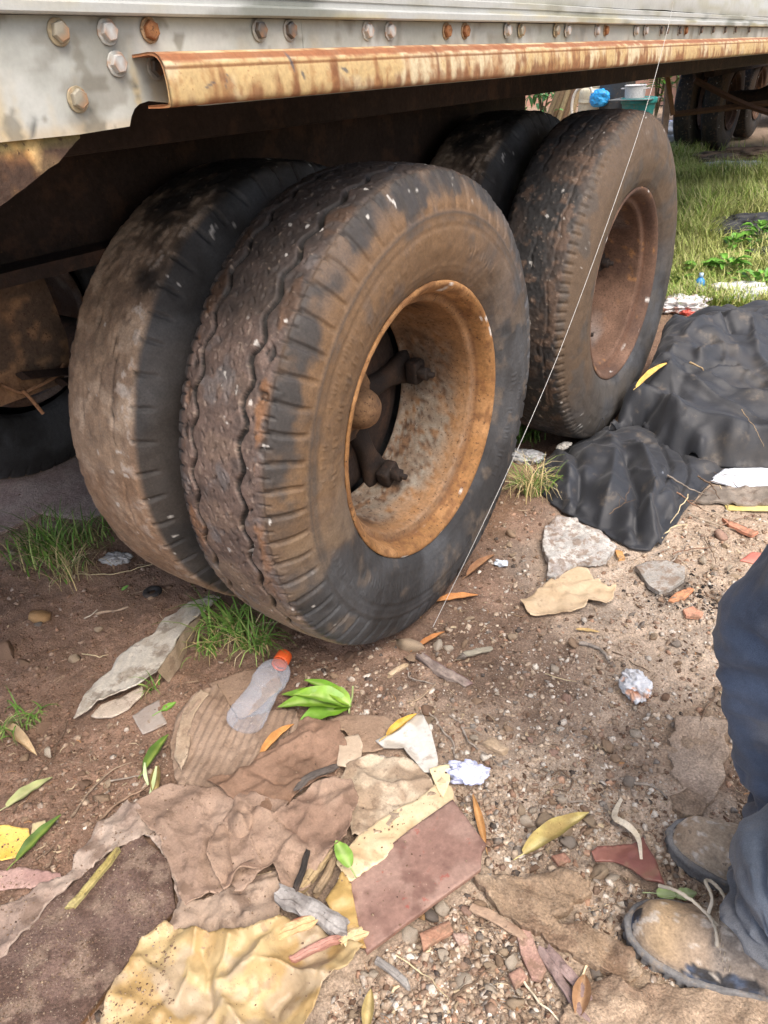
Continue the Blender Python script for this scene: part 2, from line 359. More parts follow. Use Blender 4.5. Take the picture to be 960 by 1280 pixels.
# ------------------------------------------------------------------ wheels
def tri(x): return 2*np.abs(2*(x-np.floor(x+.5)))-1
def tyre_mesh(name, kind, nt, ns, seed, lettering=False):
    half = np.array([(0, .5), (.05, .4985), (.085, .495), (.100, .4885), (.109, .478), (.121, .455), (.131, .425), (.136, .39), (.134, .355),
                     (.124, .318), (.113, .297), (.104, .288), (.085, .280)])
    prof = np.concatenate([half[::-1]*[-1, 1], half[1:]])
    pp = smoothpath(prof, 1500)
    L = np.concatenate([[0], np.cumsum(np.hypot(*np.diff(pp, axis=0).T))])
    # finer rows on the tread and on the outer (visible) shoulder
    w = np.where(np.abs(pp[:, 0]) < .112, 2.2, 1.0); w = np.where(pp[:, 0] < -.115, .5, w)
    cw = np.concatenate([[0], np.cumsum(np.diff(L)*w[1:])])
    s = np.interp(np.linspace(0, cw[-1], ns), cw, L)
    px = np.interp(s, L, pp[:, 0]); pr = np.interp(s, L, pp[:, 1])
    tx = np.gradient(px); tr = np.gradient(pr); tl = np.hypot(tx, tr); nx, nr = -tr/tl, tx/tl
    if nr[ns//2] < 0: nx, nr = -nx, -nr
    th = np.linspace(0, 2*np.pi, nt, endpoint=False)
    TH, DX = np.meshgrid(th, px, indexing='ij'); RR = np.broadcast_to(pr, TH.shape)
    sh = TH.shape
    TH, DX, RR = TH.ravel(), DX.ravel(), RR.ravel()
    NX = np.broadcast_to(nx, sh).ravel(); NR = np.broadcast_to(nr, sh).ravel()
    P0 = np.stack([DX, RR*np.cos(TH), RR*np.sin(TH)], 1)
    so_ = seed*10
    f1 = fbm(P0, 9, 3, so_); f2 = fbm(P0, 45, 3, so_+3); f3 = fbm(P0, 150, 2, so_+6)
    d = np.zeros(len(TH))
    tread = 1-sst(.088, .104, np.abs(DX)); tread *= (RR > .47)
    wear = sst(-.2, .35, f1)
    out = DX > 0
    lugz = sst(.424, .434, RR)*(1-sst(.490, .494, RR))*(np.abs(DX) > .098)
    crown = np.exp(-((RR-.418)/.0035)**2)*(np.abs(DX) > .1)
    ring2 = np.exp(-((RR-.395)/.003)**2)*(np.abs(DX) > .1)
    ring3 = np.exp(-((RR-.312)/.002)**2)+np.exp(-((RR-.322)/.002)**2)
    crackl = np.zeros_like(d)
    if kind == 'zigzag':
        N = 44
        zz = tri(N*TH/(2*np.pi)); zz = np.clip(zz*1.5, -1, 1)
        for gx in (-.060, .052):
            c0 = gx+.0065*zz+.002*f2
            d -= .012*np.exp(-(np.abs(DX-c0)/.0052)**4)*tread
        # sipes: short dashes in the ribs
        rows = [(-.030, 1), (-.008, -1), (.014, 1), (.030, -1), (-.078, 1), (.074, -1)]
        for k, (gx, sg) in enumerate(rows):
            n = 118; ph = (n*TH/(2*np.pi)+k*.37) % 1-.5
            u = ph*2*np.pi*.5/n
            v = DX-gx-.004*np.sin(TH*57+k)
            ca, sa = math.cos(.5*sg), math.sin(.5*sg)
            a, b = u*ca+v*sa, -u*sa+v*ca
            d -= .0035*(1-sst(.0009, .0022, np.abs(b)))*(1-sst(.004, .0065, np.abs(a)))*tread
        n = 62
        lug = ((n*TH/(2*np.pi)+.12*f1) % 1)
        d -= .0042*(1-sst(.0, .085, np.abs(lug-.5)-.06))*lugz
        d -= .004*sst(.08, .095, np.abs(DX))*(1-sst(.102, .108, np.abs(DX)))*((lug*2 % 1) < .14)
        d += .0025*lugz
        d += .0009*f2*tread+.0007*f3*tread
        chip = sst(.42, .62, fbm(P0, 28, 3, so_+9))*np.exp(-((np.abs(DX)-.085)/.018)**2)
        d -= .005*chip
    elif kind == 'smooth':
        cr = fbm(P0*[1, .35, .35], 60, 3, so_+11)
        crackl = (1-sst(.0, .06, np.abs(DX-.052-.012*fbm(P0, 16, 3, so_+5))/.10))
        crackl = crackl*sst(-.2, .1, f1)
        d -= .0035*crackl*tread
        for k, (c0, a0) in enumerate([(-.02, 2.55), (.01, 2.75), (.035, 2.62), (-.04, 2.9)]):
            d -= .006*np.exp(-((DX-c0)/.0035)**2-(((TH-a0)*.5)/.02)**2)
        n = 52; lug = ((n*TH/(2*np.pi)+.2*f1) % 1)
        d -= .007*(1-sst(.03, .09, np.abs(lug-.5)))*sst(.455, .47, RR)*(1-sst(.4945, .4965, RR))*(np.abs(DX) > .09)
        d += .0014*f2*tread+.0009*f3*tread+.001*cr*tread
        d -= .003*sst(.35, .6, fbm(P0, 24, 3, so_+9))*np.exp(-((np.abs(DX)-.098)/.012)**2)
    else:  # worn rib tyre
        for gx in (-.045, .0, .045):
            c0 = gx+.003*np.sin(TH*50)+.003*f2
            d -= .0025*np.exp(-(np.abs(DX-c0)/.0035)**4)*tread*(.3+.7*wear)
        crackl = 1-sst(.0, .05, np.abs(DX-.062-.010*fbm(P0, 20, 3, so_+5))/.10)
        d -= .0025*crackl*tread
        n = 120; lug = ((n*TH/(2*np.pi)) % 1)
        d -= .004*(1-sst(.1, .2, np.abs(lug-.5)))*sst(.088, .094, np.abs(DX))*(RR > .474)*(np.abs(DX) < .114)
        d += .0010*f2*tread+.0009*f3*tread
    side = 1-tread
    d += .0022*crown-.0020*ring2+.0012*ring3*side
    d += .0009*f2*side+.0006*f1
    if kind == 'zigzag':     # worn raised marks round the sidewall, no longer legible
        for r0, hgt_, n_, keep in ((.352, .020, 92, .62), (.384, .011, 150, .4)):
            cell_ = TH/(2*np.pi)*n_; ci = np.floor(cell_).astype(np.int64); u_ = cell_-ci; v_ = (RR-r0)/hgt_+.5; z0_ = 0*ci
            on = (_hash(ci//9, z0_, z0_, 5) < keep)*(v_ > 0)*(v_ < 1)*(np.abs(DX) > .1); g_ = np.zeros_like(d)
            for q_, (uu, vv) in enumerate([(.2, None), (.75, None), (None, .1), (None, .5), (None, .9)]):
                has = _hash(ci, z0_+q_, z0_, 9) < .55
                g_ = np.maximum(g_, has*(np.abs(u_-uu) < .11 if uu is not None else (np.abs(v_-vv) < .09)*(u_ > .15)*(u_ < .82)))
            d += .0013*g_*on
    V = np.stack([DX+NX*d, (RR+NR*d)*np.cos(TH), (RR+NR*d)*np.sin(TH)], 1)
    # ---- colour: rubber, then dust, rust, tar, droppings with shapes of their own; also painted shade
    sinz, cosy = np.sin(TH), np.cos(TH)
    rub = np.array([.031, .030, .030]); c = np.tile(rub, (len(TH), 1))
    c = lerp(c, (.070, .072, .076), .8*side*sst(-.5, .5, f1))
    fn = fbm(P0, 14, 4, so_+13); fw = fbm(P0, 5, 3, so_+15)
    groove = sst(.002, .006, -d)
    if kind == 'zigzag':
        c = lerp(c, (.135, .096, .080), tread*(.8+.3*f2))
        c = lerp(c, (.165, .118, .092), tread*.8*sst(.05, .6, fn+.35*f2))
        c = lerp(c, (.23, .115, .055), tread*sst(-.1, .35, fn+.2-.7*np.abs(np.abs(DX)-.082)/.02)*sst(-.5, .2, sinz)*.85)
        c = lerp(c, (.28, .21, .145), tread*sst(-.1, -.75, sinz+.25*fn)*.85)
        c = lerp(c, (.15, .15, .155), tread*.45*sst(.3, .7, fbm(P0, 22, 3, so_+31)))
        c = lerp(c, (.022, .020, .019), tread*.8*sst(.25, .75, sinz+.25*fn-.12))  # upper tread darkened to near black
        # dusty sidewall, thick on the upper front
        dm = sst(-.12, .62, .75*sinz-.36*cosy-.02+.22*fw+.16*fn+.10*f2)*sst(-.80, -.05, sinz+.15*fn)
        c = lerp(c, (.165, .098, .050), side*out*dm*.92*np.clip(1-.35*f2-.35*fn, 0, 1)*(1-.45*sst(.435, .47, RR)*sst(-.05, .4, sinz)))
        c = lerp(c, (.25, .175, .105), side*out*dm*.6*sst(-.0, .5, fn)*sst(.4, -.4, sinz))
        st2 = fbm(np.stack([TH*9, RR*14, 0*TH], 1), 1.0, 4, so_+51); tar = sst(-.15, .55, .5*fn+.6*st2+.3*f2+.9*sst(.42, .47, RR)-.52)*sst(-.3, .25, sinz)
        c = lerp(c, (.036, .035, .035), tar*.88*side*sst(.415, .44, RR))
        c = lerp(c, (.045, .042, .04), side*out*crown*.6)
        c = lerp(c, (.05, .047, .045), side*out*np.exp(-((RR-.407)/.006)**2)*.55*sst(-.3, .2, fn))
        c = lerp(c, (.20, .15, .105), side*out*(1-dm)*sst(.25, .8, fn+.3*f2)*.35)
    elif kind == 'smooth':
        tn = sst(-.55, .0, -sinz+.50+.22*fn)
        c = lerp(c, (.36, .26, .18), tread*tn*(.9+.2*f2)); c = lerp(c, (.020, .018, .017), tread*(1-tn)*.8)  # tan tread; its top painted near black for the trailer's shade
        c = lerp(c, (.46, .36, .27), tread*tn*.7*sst(.15, .6, fn+.5*f2))
        c = lerp(c, (.15, .105, .08), tread*tn*.45*sst(.1, .6, fbm(P0*[1, .6, .6], 26, 3, so_+33))); c = lerp(c, (.50, .45, .40), tread*tn*.8*sst(.35, .6, f2+.3*f3)*np.exp(-((DX-.075)/.02)**2))
        c = lerp(c, (.20, .11, .06), tread*.5*sst(.2, .5, fw)*tn)
        c = lerp(c, (.11, .085, .065), side*out*.25*sst(.1, .6, fw))
    else:
        c = lerp(c, (.062, .046, .037), tread*sst(-.2, .5, fn)*.8)
        c = lerp(c, (.13, .085, .06), tread*.7*sst(.35, .9, f2+.7*np.exp(-((DX-.075)/.025)**2)))
        dm = sst(-.5, .35, sinz+.3*fw)
        c = lerp(c, (.105, .070, .043), side*out*dm*.9)
        c = lerp(c, (.085, .072, .058), side*out*(1-dm)*.7*sst(-.3, .5, fw+.4*fn))
        c = lerp(c, (.06, .055, .05), side*out*.6*sst(.1, .5, fn))
    c = lerp(c, (.014, .013, .012), groove*tread*.9)  # grooves and sipes darkened by depth, recess shade put into the colour
    wsp = sst(1.08, 1.18, fbm(P0, 62, 2, so_+41)+.2*fbm(P0, 20, 2, so_+42))*.8
    c = lerp(c, (.62, .60, .56), wsp*.85*sst(.435, .455, RR)*(DX > -.02))
    c = lerp(c, (.30, .24, .19), sst(.85, 1.05, f3+.3*f2)*.4*tread)
    F = gridfaces(nt, ns, wu=True)
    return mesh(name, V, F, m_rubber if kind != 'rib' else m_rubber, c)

RIMP = [(-.006, .283), (-.0015, .291), (.002, .2935), (.0045, .2905), (.004, .285), (.000, .279), (-.006, .274), (-.016, .2695), (-.026, .2665),
        (-.033, .2625), (-.036, .257), (-.038, .251), (-.043, .2475), (-.052, .2462), (-.10, .2435), (-.15, .241), (-.185, .2385), (-.205, .236),
        (-.215, .228), (-.222, .228), (-.226, .245), (-.21, .254), (-.10, .262), (-.04, .277), (-.02, .280)]
def rim_mesh(name, rusty, seed):
    pp = smoothpath(RIMP, 130); V, F = lathe(pp, 160)
    P = V.copy(); R = np.hypot(P[:, 1], P[:, 2])
    f = fbm(P, 11, 4, seed); f2 = fbm(P, 45, 3, seed+5); f3 = fbm(P, 120, 2, seed+9)
    n = 1+.0022*f2+.001*f3; V[:, 1] *= n; V[:, 2] *= n
    c = np.tile([.27, .135, .050], (len(P), 1))
    inner = sst(-.030, -.044, P[:, 0])
    if rusty:
        c = lerp(c, (.34, .18, .075), sst(-.1, .4, f))
        c = lerp(c, (.165, .075, .03), sst(.1, .5, f2)*.7)
        grey = inner*sst(-.15, .75, -P[:, 2]/.245*.55+P[:, 1]/.245*.40+.45*f+.18*f2-.02)
        c = lerp(c, (.085, .045, .025), inner*.85)
        c = lerp(c, (.26, .25, .212), grey*.85*np.clip(.75+.5*f2, 0, 1))
        c = lerp(c, (.14, .070, .032), inner*sst(.12, .62, f2+.55*f3)*.85); c = lerp(c, (.05, .028, .018), inner*sst(.55, .75, f3+.4*f2)*.8)
        c = lerp(c, (.30, .155, .065), inner*sst(.1, .6, f+.3*f2)*.5); c = lerp(c, (.30, .16, .07), inner*np.exp(-((P[:, 0]+.055)/.03)**2)*.75)
    else:
        c = np.tile([.115, .066, .044], (len(P), 1)); c = lerp(c, (.17, .10, .068), sst(0, .5, f)*.8)
        c = lerp(c, (.22, .20, .19), sst(.3, .7, fbm(P, 5, 3, seed+20))*.5)
        c = lerp(c, (.30, .15, .06), sst(.75, .95, f2)*.7); c = lerp(c, (.07, .04, .03), sst(.1, .6, -f)*.6)
    c = lerp(c, (.07, .03, .015), np.exp(-((P[:, 0]+.031)/.005)**2)*.55)
    wsp = sst(.95, 1.0, fbm(P, 26, 2, seed+30)+.2*f3)*sst(-.03, -.01, P[:, 0])
    c = lerp(c, (.6, .58, .54), wsp*.8)
    return mesh(name, V, F, m_rust, c)
def hub_mesh():
    V, F = lathe([(-.30, .09), (-.215, .09), (-.205, .082), (-.198, .058), (-.190, .0475), (-.176, .047), (-.164, .0445), (-.153, .0395), (-.144, .032), (-.137, .0215), (-.133, .010), (-.132, .0)], 40)
    P = V; f = fbm(P, 18, 4, 77); c = lerp((.15, .085, .045), (.26, .15, .075), sst(-.2, .5, f)); c = lerp(c, (.06, .04, .03), sst(.3, .7, -f))
    return mesh('hub', V, F, m_rust, c)
def spoke_mesh():
    """one cast spoke with its clamp, pointing to +z, of a five-spoke hub"""
    b = MB(); n = 14
    R = np.linspace(.06, .238, n); V = []
    for r in R:
        t = (r-.06)/.18; wd = .036-.014*math.sin(t*3.1)+.016*t**3; dp = .024-.008*t
        x0 = -.205+.012*t
        for a in np.linspace(0, 2*np.pi, 12, endpoint=False):
            ca, sa = math.cos(a), math.sin(a)
            V.append((x0+dp*np.sign(sa)*abs(sa)**.7-.02, wd*np.sign(ca)*abs(ca)**.7, r))
    b.add(V, gridfaces(n, 12, wv=True).tolist()+[list(range(12)), list(range((n-1)*12, n*12))[::-1]])
    b.add(*box(-.19, -.155, -.028, .028, .195, .236, .008))
    V, F = lathe([(-.155, 0.017), (-.135, .017), (-.133, .014), (-.133, 0)], 6); V = V+[0, 0, .212]; b.add(V, F)
    V, F = lathe([(-.155, 0.008), (-.118, .008), (-.117, 0)], 8); V = V+[0, 0, .212]; b.add(V, F)
    V = np.concatenate(b.v); f = fbm(V, 20, 4, 55); f2 = fbm(V, 60, 3, 58)
    V = V+(.0015*f2)[:, None]
    c = lerp((.018, .013, .011), (.040, .024, .016), sst(.1, .8, f))
    return mesh('spoke', V, b.f, m_rust, c, smooth=True)

trailer = thing('semi_trailer', 'long box trailer with riveted pale rail, rusty rub rail and dual wheels', 'trailer', (0, 0, 0))
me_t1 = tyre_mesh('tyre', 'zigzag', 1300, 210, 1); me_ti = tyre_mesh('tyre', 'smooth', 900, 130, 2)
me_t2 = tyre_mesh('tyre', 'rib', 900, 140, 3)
me_r1 = rim_mesh('rim', True, 12); me_r2 = rim_mesh('rim', False, 40); me_h = hub_mesh(); me_s = spoke_mesh()
V, F = lathe([(-.36, .08), (-.36, .225), (-.240, .2275), (-.236, .225), (-.234, .20), (-.230, .15), (-.228, .09), (-.228, 0)], 64); me_d = mesh('brake_drum_backdrop', V, F, m_rust_dark)  # drum added and widened as a dark backdrop blocking light behind the spokes
AXLE = 1.176
def wheel(x, y, tm, rm, rot=0.0, flip=False, label=None, full=True, z=.5):
    wl = part_empty('wheel', trailer, (x, y, z)); wl.rotation_euler = (0, 0, math.pi if flip else 0)
    if label: wl['label'] = label
    t = link('tyre', tm, wl, (-.110, 0, 0)); t.rotation_euler = (rot, 0, 0)
    r = link('rim', rm, wl, (0, 0, 0))
    if full:
        link('hub', me_h, wl); link('brake_drum_backdrop', me_d, wl)
        for k in range(5):
            s = link('spoke', me_s, wl); s.rotation_euler = (math.radians(-14+72*k), 0, 0)
    return wl
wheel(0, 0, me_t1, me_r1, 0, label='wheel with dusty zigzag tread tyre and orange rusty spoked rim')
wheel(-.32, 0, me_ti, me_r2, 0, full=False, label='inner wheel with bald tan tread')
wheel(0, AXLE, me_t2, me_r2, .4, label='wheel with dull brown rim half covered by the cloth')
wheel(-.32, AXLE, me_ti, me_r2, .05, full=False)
TF = -2.05
for yy in (0, AXLE):
    wheel(TF, yy, me_t2, me_r2, 1.0, True, full=False); wheel(TF+.32, yy, me_ti, me_r2, .3, True, full=False)

# ------------------------------------------------------------------ trailer body
def tz(y): return -.0125*(y+.6)
def tilt(V):
    V = np.array(V, float); V[:, 2] += tz(V[:, 1]); return V
def poly_sheet(out, h, seed=0, jit=0.0):
    """fill a closed 2D outline with triangles about h wide -> (V2, tris, n_boundary)"""
    out = np.asarray(out, float); B = []
    for a, b in zip(out, np.roll(out, -1, 0)):
        n = max(1, int(round(np.hypot(*(b-a))/h)))
        for k in range(n): B.append(a+(b-a)*k/n)
    B = np.array(B)
    if jit > 0:
        P3 = np.stack([B[:, 0], B[:, 1], np.full(len(B), seed*3.1)], 1)
        B = B+jit*1.5*np.stack([fbm(P3, .13/h, 4, seed, .65), fbm(P3, .13/h, 4, seed+7, .65)], 1)
    x0, y0 = B.min(0); x1, y1 = B.max(0)
    gx, gy = np.meshgrid(np.arange(x0+h/2, x1, h), np.arange(y0+h/2, y1, h*.87), indexing='ij')
    gx = gx+((np.arange(gx.shape[1]) % 2)*h/2)[None, :]
    Q = np.stack([gx.ravel(), gy.ravel()], 1)
    # inside test and distance to border
    ins = np.zeros(len(Q), bool); n = len(B); j = n-1
    for i in range(n):
        a, b = B[i], B[j]
        cond = ((a[1] > Q[:, 1]) != (b[1] > Q[:, 1]))
        xi = (b[0]-a[0])*(Q[:, 1]-a[1])/(b[1]-a[1]+1e-15)+a[0]
        ins ^= cond & (Q[:, 0] < xi); j = i
    Q = Q[ins]
    if len(Q):
        dm = np.full(len(Q), 1e9)
        for b in B: dm = np.minimum(dm, np.hypot(Q[:, 0]-b[0], Q[:, 1]-b[1]))
        Q = Q[dm > h*.45]
    pts = [Vector(p) for p in B]+[Vector(p) for p in Q]
    v, e, f, *_ = delaunay_2d_cdt(pts, [(i, (i+1) % n) for i in range(n)], [], 1, 1e-7)
    V2 = np.array([(p.x, p.y) for p in v]); T = [list(t) for t in f]
    ec = {}
    for t in T:
        for a, b in ((t[0], t[1]), (t[1], t[2]), (t[2], t[0])): ec[(a, b)] = 1
    bd = [(a, b) for (a, b) in ec if (b, a) not in ec]
    return V2, T, bd
def border_dist(V2, bd):
    d = np.full(len(V2), 1e9)
    for a, b in bd: d = np.minimum(d, np.hypot(V2[:, 0]-V2[a, 0], V2[:, 1]-V2[a, 1]))
    return d
def plate(name, out_yz, x0, x1, m, parent, h=.006, colf=None, relief=0.0, jit=0, seed=0, label=None):
    """a plate in the trailer's side plane, facing +x"""
    V2, T, bd = poly_sheet(out_yz, h, seed, jit); n = len(V2)
    P = np.concatenate([np.stack([np.full(n, x1), V2[:, 0], V2[:, 1]], 1), np.stack([np.full(n, x0), V2[:, 0], V2[:, 1]], 1)])
    if relief: P[:n, 0] += relief*fbm(P[:n], 9, 3, seed+2)
    F = T+[[t[2]+n, t[1]+n, t[0]+n] for t in T]+[[a, a+n, b+n, b] for a, b in bd]
    c = None
    if colf is not None:
        c = colf(np.concatenate([V2, V2])); c[n:] = c[n:]
    o = mk(name, tilt(P), F, m, parent, c, smooth=False)
    if label: o['label'] = label
    return o
def panel_col(Q):
    P = np.stack([Q[:, 0], Q[:, 1], np.zeros(len(Q))], 1)
    f = fbm(P, 8, 4, 61); st = fbm(P*[1, .12, 1], 34, 4, 64); sp = fbm(P, 50, 3, 67)
    c = np.tile([.30, .31, .28], (len(Q), 1))
    c = lerp(c, (.42, .43, .40), sst(-.2, .5, f+.2*fbm(P*[1, .3, 1], 22, 3, 72)))
    c = lerp(c, (.42, .31, .13), sst(.05, .55, st+.3*f)*.6*sst(1.215, 1.14, Q[:, 1]+.02*f))
    c = lerp(c, (.22, .23, .20), sst(.1, .6, fbm(P, 3.5, 3, 70))*.55); c = lerp(c, (.17, .16, .13), .6*sst(-.45, -.62, Q[:, 0])*0+.55*sst(.25, .6, fbm(P*[.35, 1, 1], 30, 4, 75)))
    c = lerp(c, (.20, .21, .18), sst(.0, .022, Q[:, 1]-1.203+.006*f)*.5)
    c = lerp(c, (.45, .30, .12), sst(.012, .0, Q[:, 1]-1.118)*.35)
    c = lerp(c, (.16, .15, .12), sst(.50, .62, sp)*.7)
    for (py_, pz_, a_, l_, w_) in [PX(114, 138, 0)[1:].tolist()+[.1, .016, .0035], PX(40, 158, 0)[1:].tolist()+[-.5, .014, .0035], PX(170, 110, 0)[1:].tolist()+[.1, .012, .002]]:
        pz_ -= tz(py_); u = (Q[:, 0]-py_)*math.cos(a_)+(Q[:, 1]-pz_)*math.sin(a_); v = -(Q[:, 0]-py_)*math.sin(a_)+(Q[:, 1]-pz_)*math.cos(a_)
        c = lerp(c, (.07, .075, .07), .8*(1-sst(.5, 1.1, np.hypot(u/w_, v/l_)+.5*sp)))
    return c
def yz(px, py, x=0.0):
    p = PX(px, py, x); return (p[1], p[2]-tz(p[1]))
low = 1.1165
gus = [(-1.25, 1.2215), (-1.25, low), yz(0, 178), yz(100, 168), yz(162, 158), yz(164, 146), yz(168, 136), yz(174, 130), yz(186, 126), (-.50, 1.131), (-.30, 1.131), (-.30, 1.2215)]
# two lengths of side rail: the near one close to the camera is fine, the rest coarser
near = [(-1.05, 1.2215), (-1.05, low)]+gus[2:]
plate('side_rail', near, -.006, 0.0, m_paint, trailer, .0055, panel_col, .0012, seed=3)
plate('side_rail', [(-.2985, 1.2215), (-.2985, 1.131), (1.6, 1.131), (1.6, 1.2215)], -.006, 0.0, m_paint, trailer, .012, panel_col, .0012, seed=4)
plate('side_rail', [(1.6015, 1.2215), (1.6015, 1.131), (9.5, 1.131), (9.5, 1.2215)], -.006, 0.0, m_paint, trailer, .03, panel_col, .0012, seed=5)
plate('side_rail', [(-1.35, 1.2215), (-1.35, low), (-1.0515, low), (-1.0515, 1.2215)], -.006, 0.0, m_paint, trailer, .03, panel_col, .0012, seed=6)
def rust_col(Q):
    P = np.stack([Q[:, 0], Q[:, 1], np.zeros(len(Q))], 1)
    f = fbm(P, 16, 4, 81); f2 = fbm(P, 45, 4, 84)
    c = np.tile([.14, .070, .034], (len(Q), 1)); c = lerp(c, (.42, .21, .07), sst(-.1, .35, f2+.3*f)); c = lerp(c, (.60, .40, .18), sst(.3, .7, f2))
    c = lerp(c, (.045, .03, .024), sst(.1, .5, -f)*.85)
    c = lerp(c, (.20, .21, .20), sst(.5, .8, f)*.6*sst(1.07, 1.1, Q[:, 1]))
    c = lerp(c, (.20, .18, .07), sst(1.098, 1.112, Q[:, 1]+.004*f)*.6)
    return c
brk = [(-1.35, low+.012), (-1.35, .93), (-1.02, .955), yz(0, 256, -.01), yz(34, 228, -.01), yz(70, 204, -.01), yz(100, 175, -.01), (yz(104, 172, -.01)[0], low+.012)]
plate('corner_bracket', brk, -.03, -.0065, m_rust, trailer, .007, rust_col, .004, .002, 9, 'thickly rusted corner bracket below the pale rail')
# upper rail and wall
def strip(name, prof, ys, m, parent, colf=None, smooth=True, wob=0.0, seed=0, closed=False, ends=True):
    prof = np.asarray(prof, float); ys = np.asarray(ys, float)
    Yv, K = np.meshgrid(ys, np.arange(len(prof)), indexing='ij')
    V = np.stack([prof[K, 0], Yv, prof[K, 1]], -1).reshape(-1, 3); V = tilt(V)
    if wob:
        V[:, 0] += wob*fbm(V*[1, .5, 2], 5, 3, seed); V[:, 2] += wob*.6*fbm(V*[1, .6, 1], 4, 3, seed+9)
    F = gridfaces(len(ys), len(prof), wv=closed).tolist()
    k = len(prof)
    if closed and ends: F += [list(range(k))[::-1], list(range((len(ys)-1)*k, len(ys)*k))]
    return mk(name, V, F, m, parent, colf(V) if colf is not None else None, smooth)
def wall_col(V):
    f = fbm(V*[1, .5, 1], 7, 4, 91); st = fbm(V*[1, .25, 3.0], 30, 4, 94)
    z = V[:, 2]-tz(V[:, 1])
    c = np.tile([.37, .38, .36], (len(V), 1)); c = lerp(c, (.30, .29, .21), sst(.0, .6, st)*.6)
    c = lerp(c, (.10, .11, .085), sst(.15, .5, f+.3*st)*.75*sst(1.27, 1.235, z)); c = lerp(c, (.50, .43, .24), sst(.0, .6, st)*.4*sst(1.24, 1.23, z))
    return c
ysl = np.unique(np.concatenate([np.linspace(-1.36, -1.1, 20), np.linspace(-1.1, 2.5, 420), np.linspace(2.5, 9.5, 240)]))
strip('upper_rail', [(.001, 1.2225), (.0135, 1.2225), (.0155, 1.2245), (.0155, 1.2325), (.0135, 1.2345), (.009, 1.2355), (.0085, 1.242), (.0105, 1.2435), (.0105, 1.252), (.006, 1.254), (.001, 1.254)],
      ysl, m_paint, trailer, wall_col, False, .0012, 5)
wp = [(.004, z) for z in np.concatenate([np.linspace(1.2545, 1.7, 30), np.linspace(1.75, 3.4, 20)])]
wp = [(x+.003*math.sin((z-1.25)*60)*(z < 1.7), z) for x, z in wp]
strip('wall_panel', wp, ysl, m_paint, trailer, wall_col, True, .004, 6)
b = MB(); b.add(tilt(box(-2.42, -.0075, -1.36, 9.5, 1.19, 3.4)[0]), box(-2.42, 0, 0, 1, 0, 1)[1]); b.build('cargo_box', m_wall if False else m_rust_dark, trailer, smooth=False)
# rub rail: a bent channel of rusty cream steel
CH = [(.0008, 1.1862), (.028, 1.1878), (.038, 1.1870), (.0445, 1.1835), (.0490, 1.1775), (.0508, 1.1725), (.0500, 1.1712), (.0508, 1.1695), (.0520, 1.160), (.0525, 1.149),
      (.0520, 1.1395), (.0500, 1.1355), (.0460, 1.1340), (.030, 1.1335), (.012, 1.1335), (.012, 1.1365), (.030, 1.1365), (.0445, 1.1372), (.0480, 1.140), (.0490, 1.149), (.0485, 1.160), (.0470, 1.1715),
      (.0455, 1.1765), (.0415, 1.1810), (.036, 1.1838), (.028, 1.1848), (.0008, 1.1832)]
def rail_col(V):
    z = V[:, 2]-tz(V[:, 1]); y = V[:, 1]; t = (z-1.134)/.053
    Q = np.stack([np.zeros(len(V)), y, z], 1)
    f = fbm(Q, 10, 4, 101); st = fbm(Q*[1, 1, .22], 60, 4, 104); f2 = fbm(Q, 55, 3, 107); dg = fbm(np.stack([y+z*2.2, z*.4, 0*y], 1), 45, 3, 110)
    c = np.tile([.45, .325, .155], (len(V), 1)); c = lerp(c, (.54, .47, .32), sst(-.1, .6, f+.3*f2)*.75)
    c = lerp(c, (.30, .145, .050), sst(-.05, .65, st+.35*f)*.6)
    c = lerp(c, (.15, .062, .028), sst(.35, .8, st+.35*f2)*.6)
    c = lerp(c, (.19, .080, .032), sst(-.15, .60, .40*f2+1.5*(.36-t)+.5*st+.2*f)*.9); c = lerp(c, (.30, .15, .06), sst(.3, .8, fbm(Q, 120, 3, 117)+.3*st)*.5)
    top = sst(.76, .84, t)
    c = lerp(c, (.44, .29, .15), top*.8); c = lerp(c, (.25, .10, .045), top*sst(-.25, .35, dg+.3*f)*.8)
    c = lerp(c, (.56, .46, .30), top*sst(.15, .7, -dg+.2*f2)*.6)
    c = lerp(c, (.22, .08, .03), np.exp(-((t-.715)/.028)**2)*.8)
    c = lerp(c, (.22, .20, .06), sst(.16, .02, t)*.6*sst(0, .4, fbm(Q, 3, 2, 113))*(V[:, 0] > .03))
    c = lerp(c, (.24, .09, .035), (V[:, 0] < .0478)*.9*(t < .97))
    for (px, py, a_, l_, w_) in [(365, 76, .30, .012, .0026), (379, 94, .35, .0055, .0026), (284, 95, -.45, .010, .0016), (262, 106, -1.25, .010, .0015), (429, 86, 1.2, .009, .0022), (412, 85, 1.4, .006, .001), (70*8, 52, .1, .004, .004)]:
        g = PX(px, py, .052); gz = g[2]-tz(g[1]); u = (y-g[1])*math.cos(a_)+(z-gz)*math.sin(a_); v = -(y-g[1])*math.sin(a_)+(z-gz)*math.cos(a_)
        c = lerp(c, (.085, .085, .09), .85*(1-sst(.5, 1.15, np.hypot(u/w_, v/l_)+.6*f2)))
    yj = PX(548, 80, .052)[1]; c = lerp(c, (.16, .065, .03), np.exp(-((y-yj)/.004)**2)*.85)
    return c
y_end = PX(207, 95, .05)[1]
ysc = np.unique(np.concatenate([np.linspace(y_end, 1.0, 560), np.linspace(1.0, 3.0, 300), np.linspace(3, 9.4, 150)]))
cp = np.array(CH); cpf = []
for a_, b_ in zip(cp, np.roll(cp, -1, 0)):
    n_ = max(1, int(np.hypot(*(b_-a_))/.0022))
    for k in range(n_): cpf.append(a_+(b_-a_)*k/n_)
strip('rub_rail', cpf, ysc, m_rail, trailer, rail_col, True, .0012, 15, closed=True)
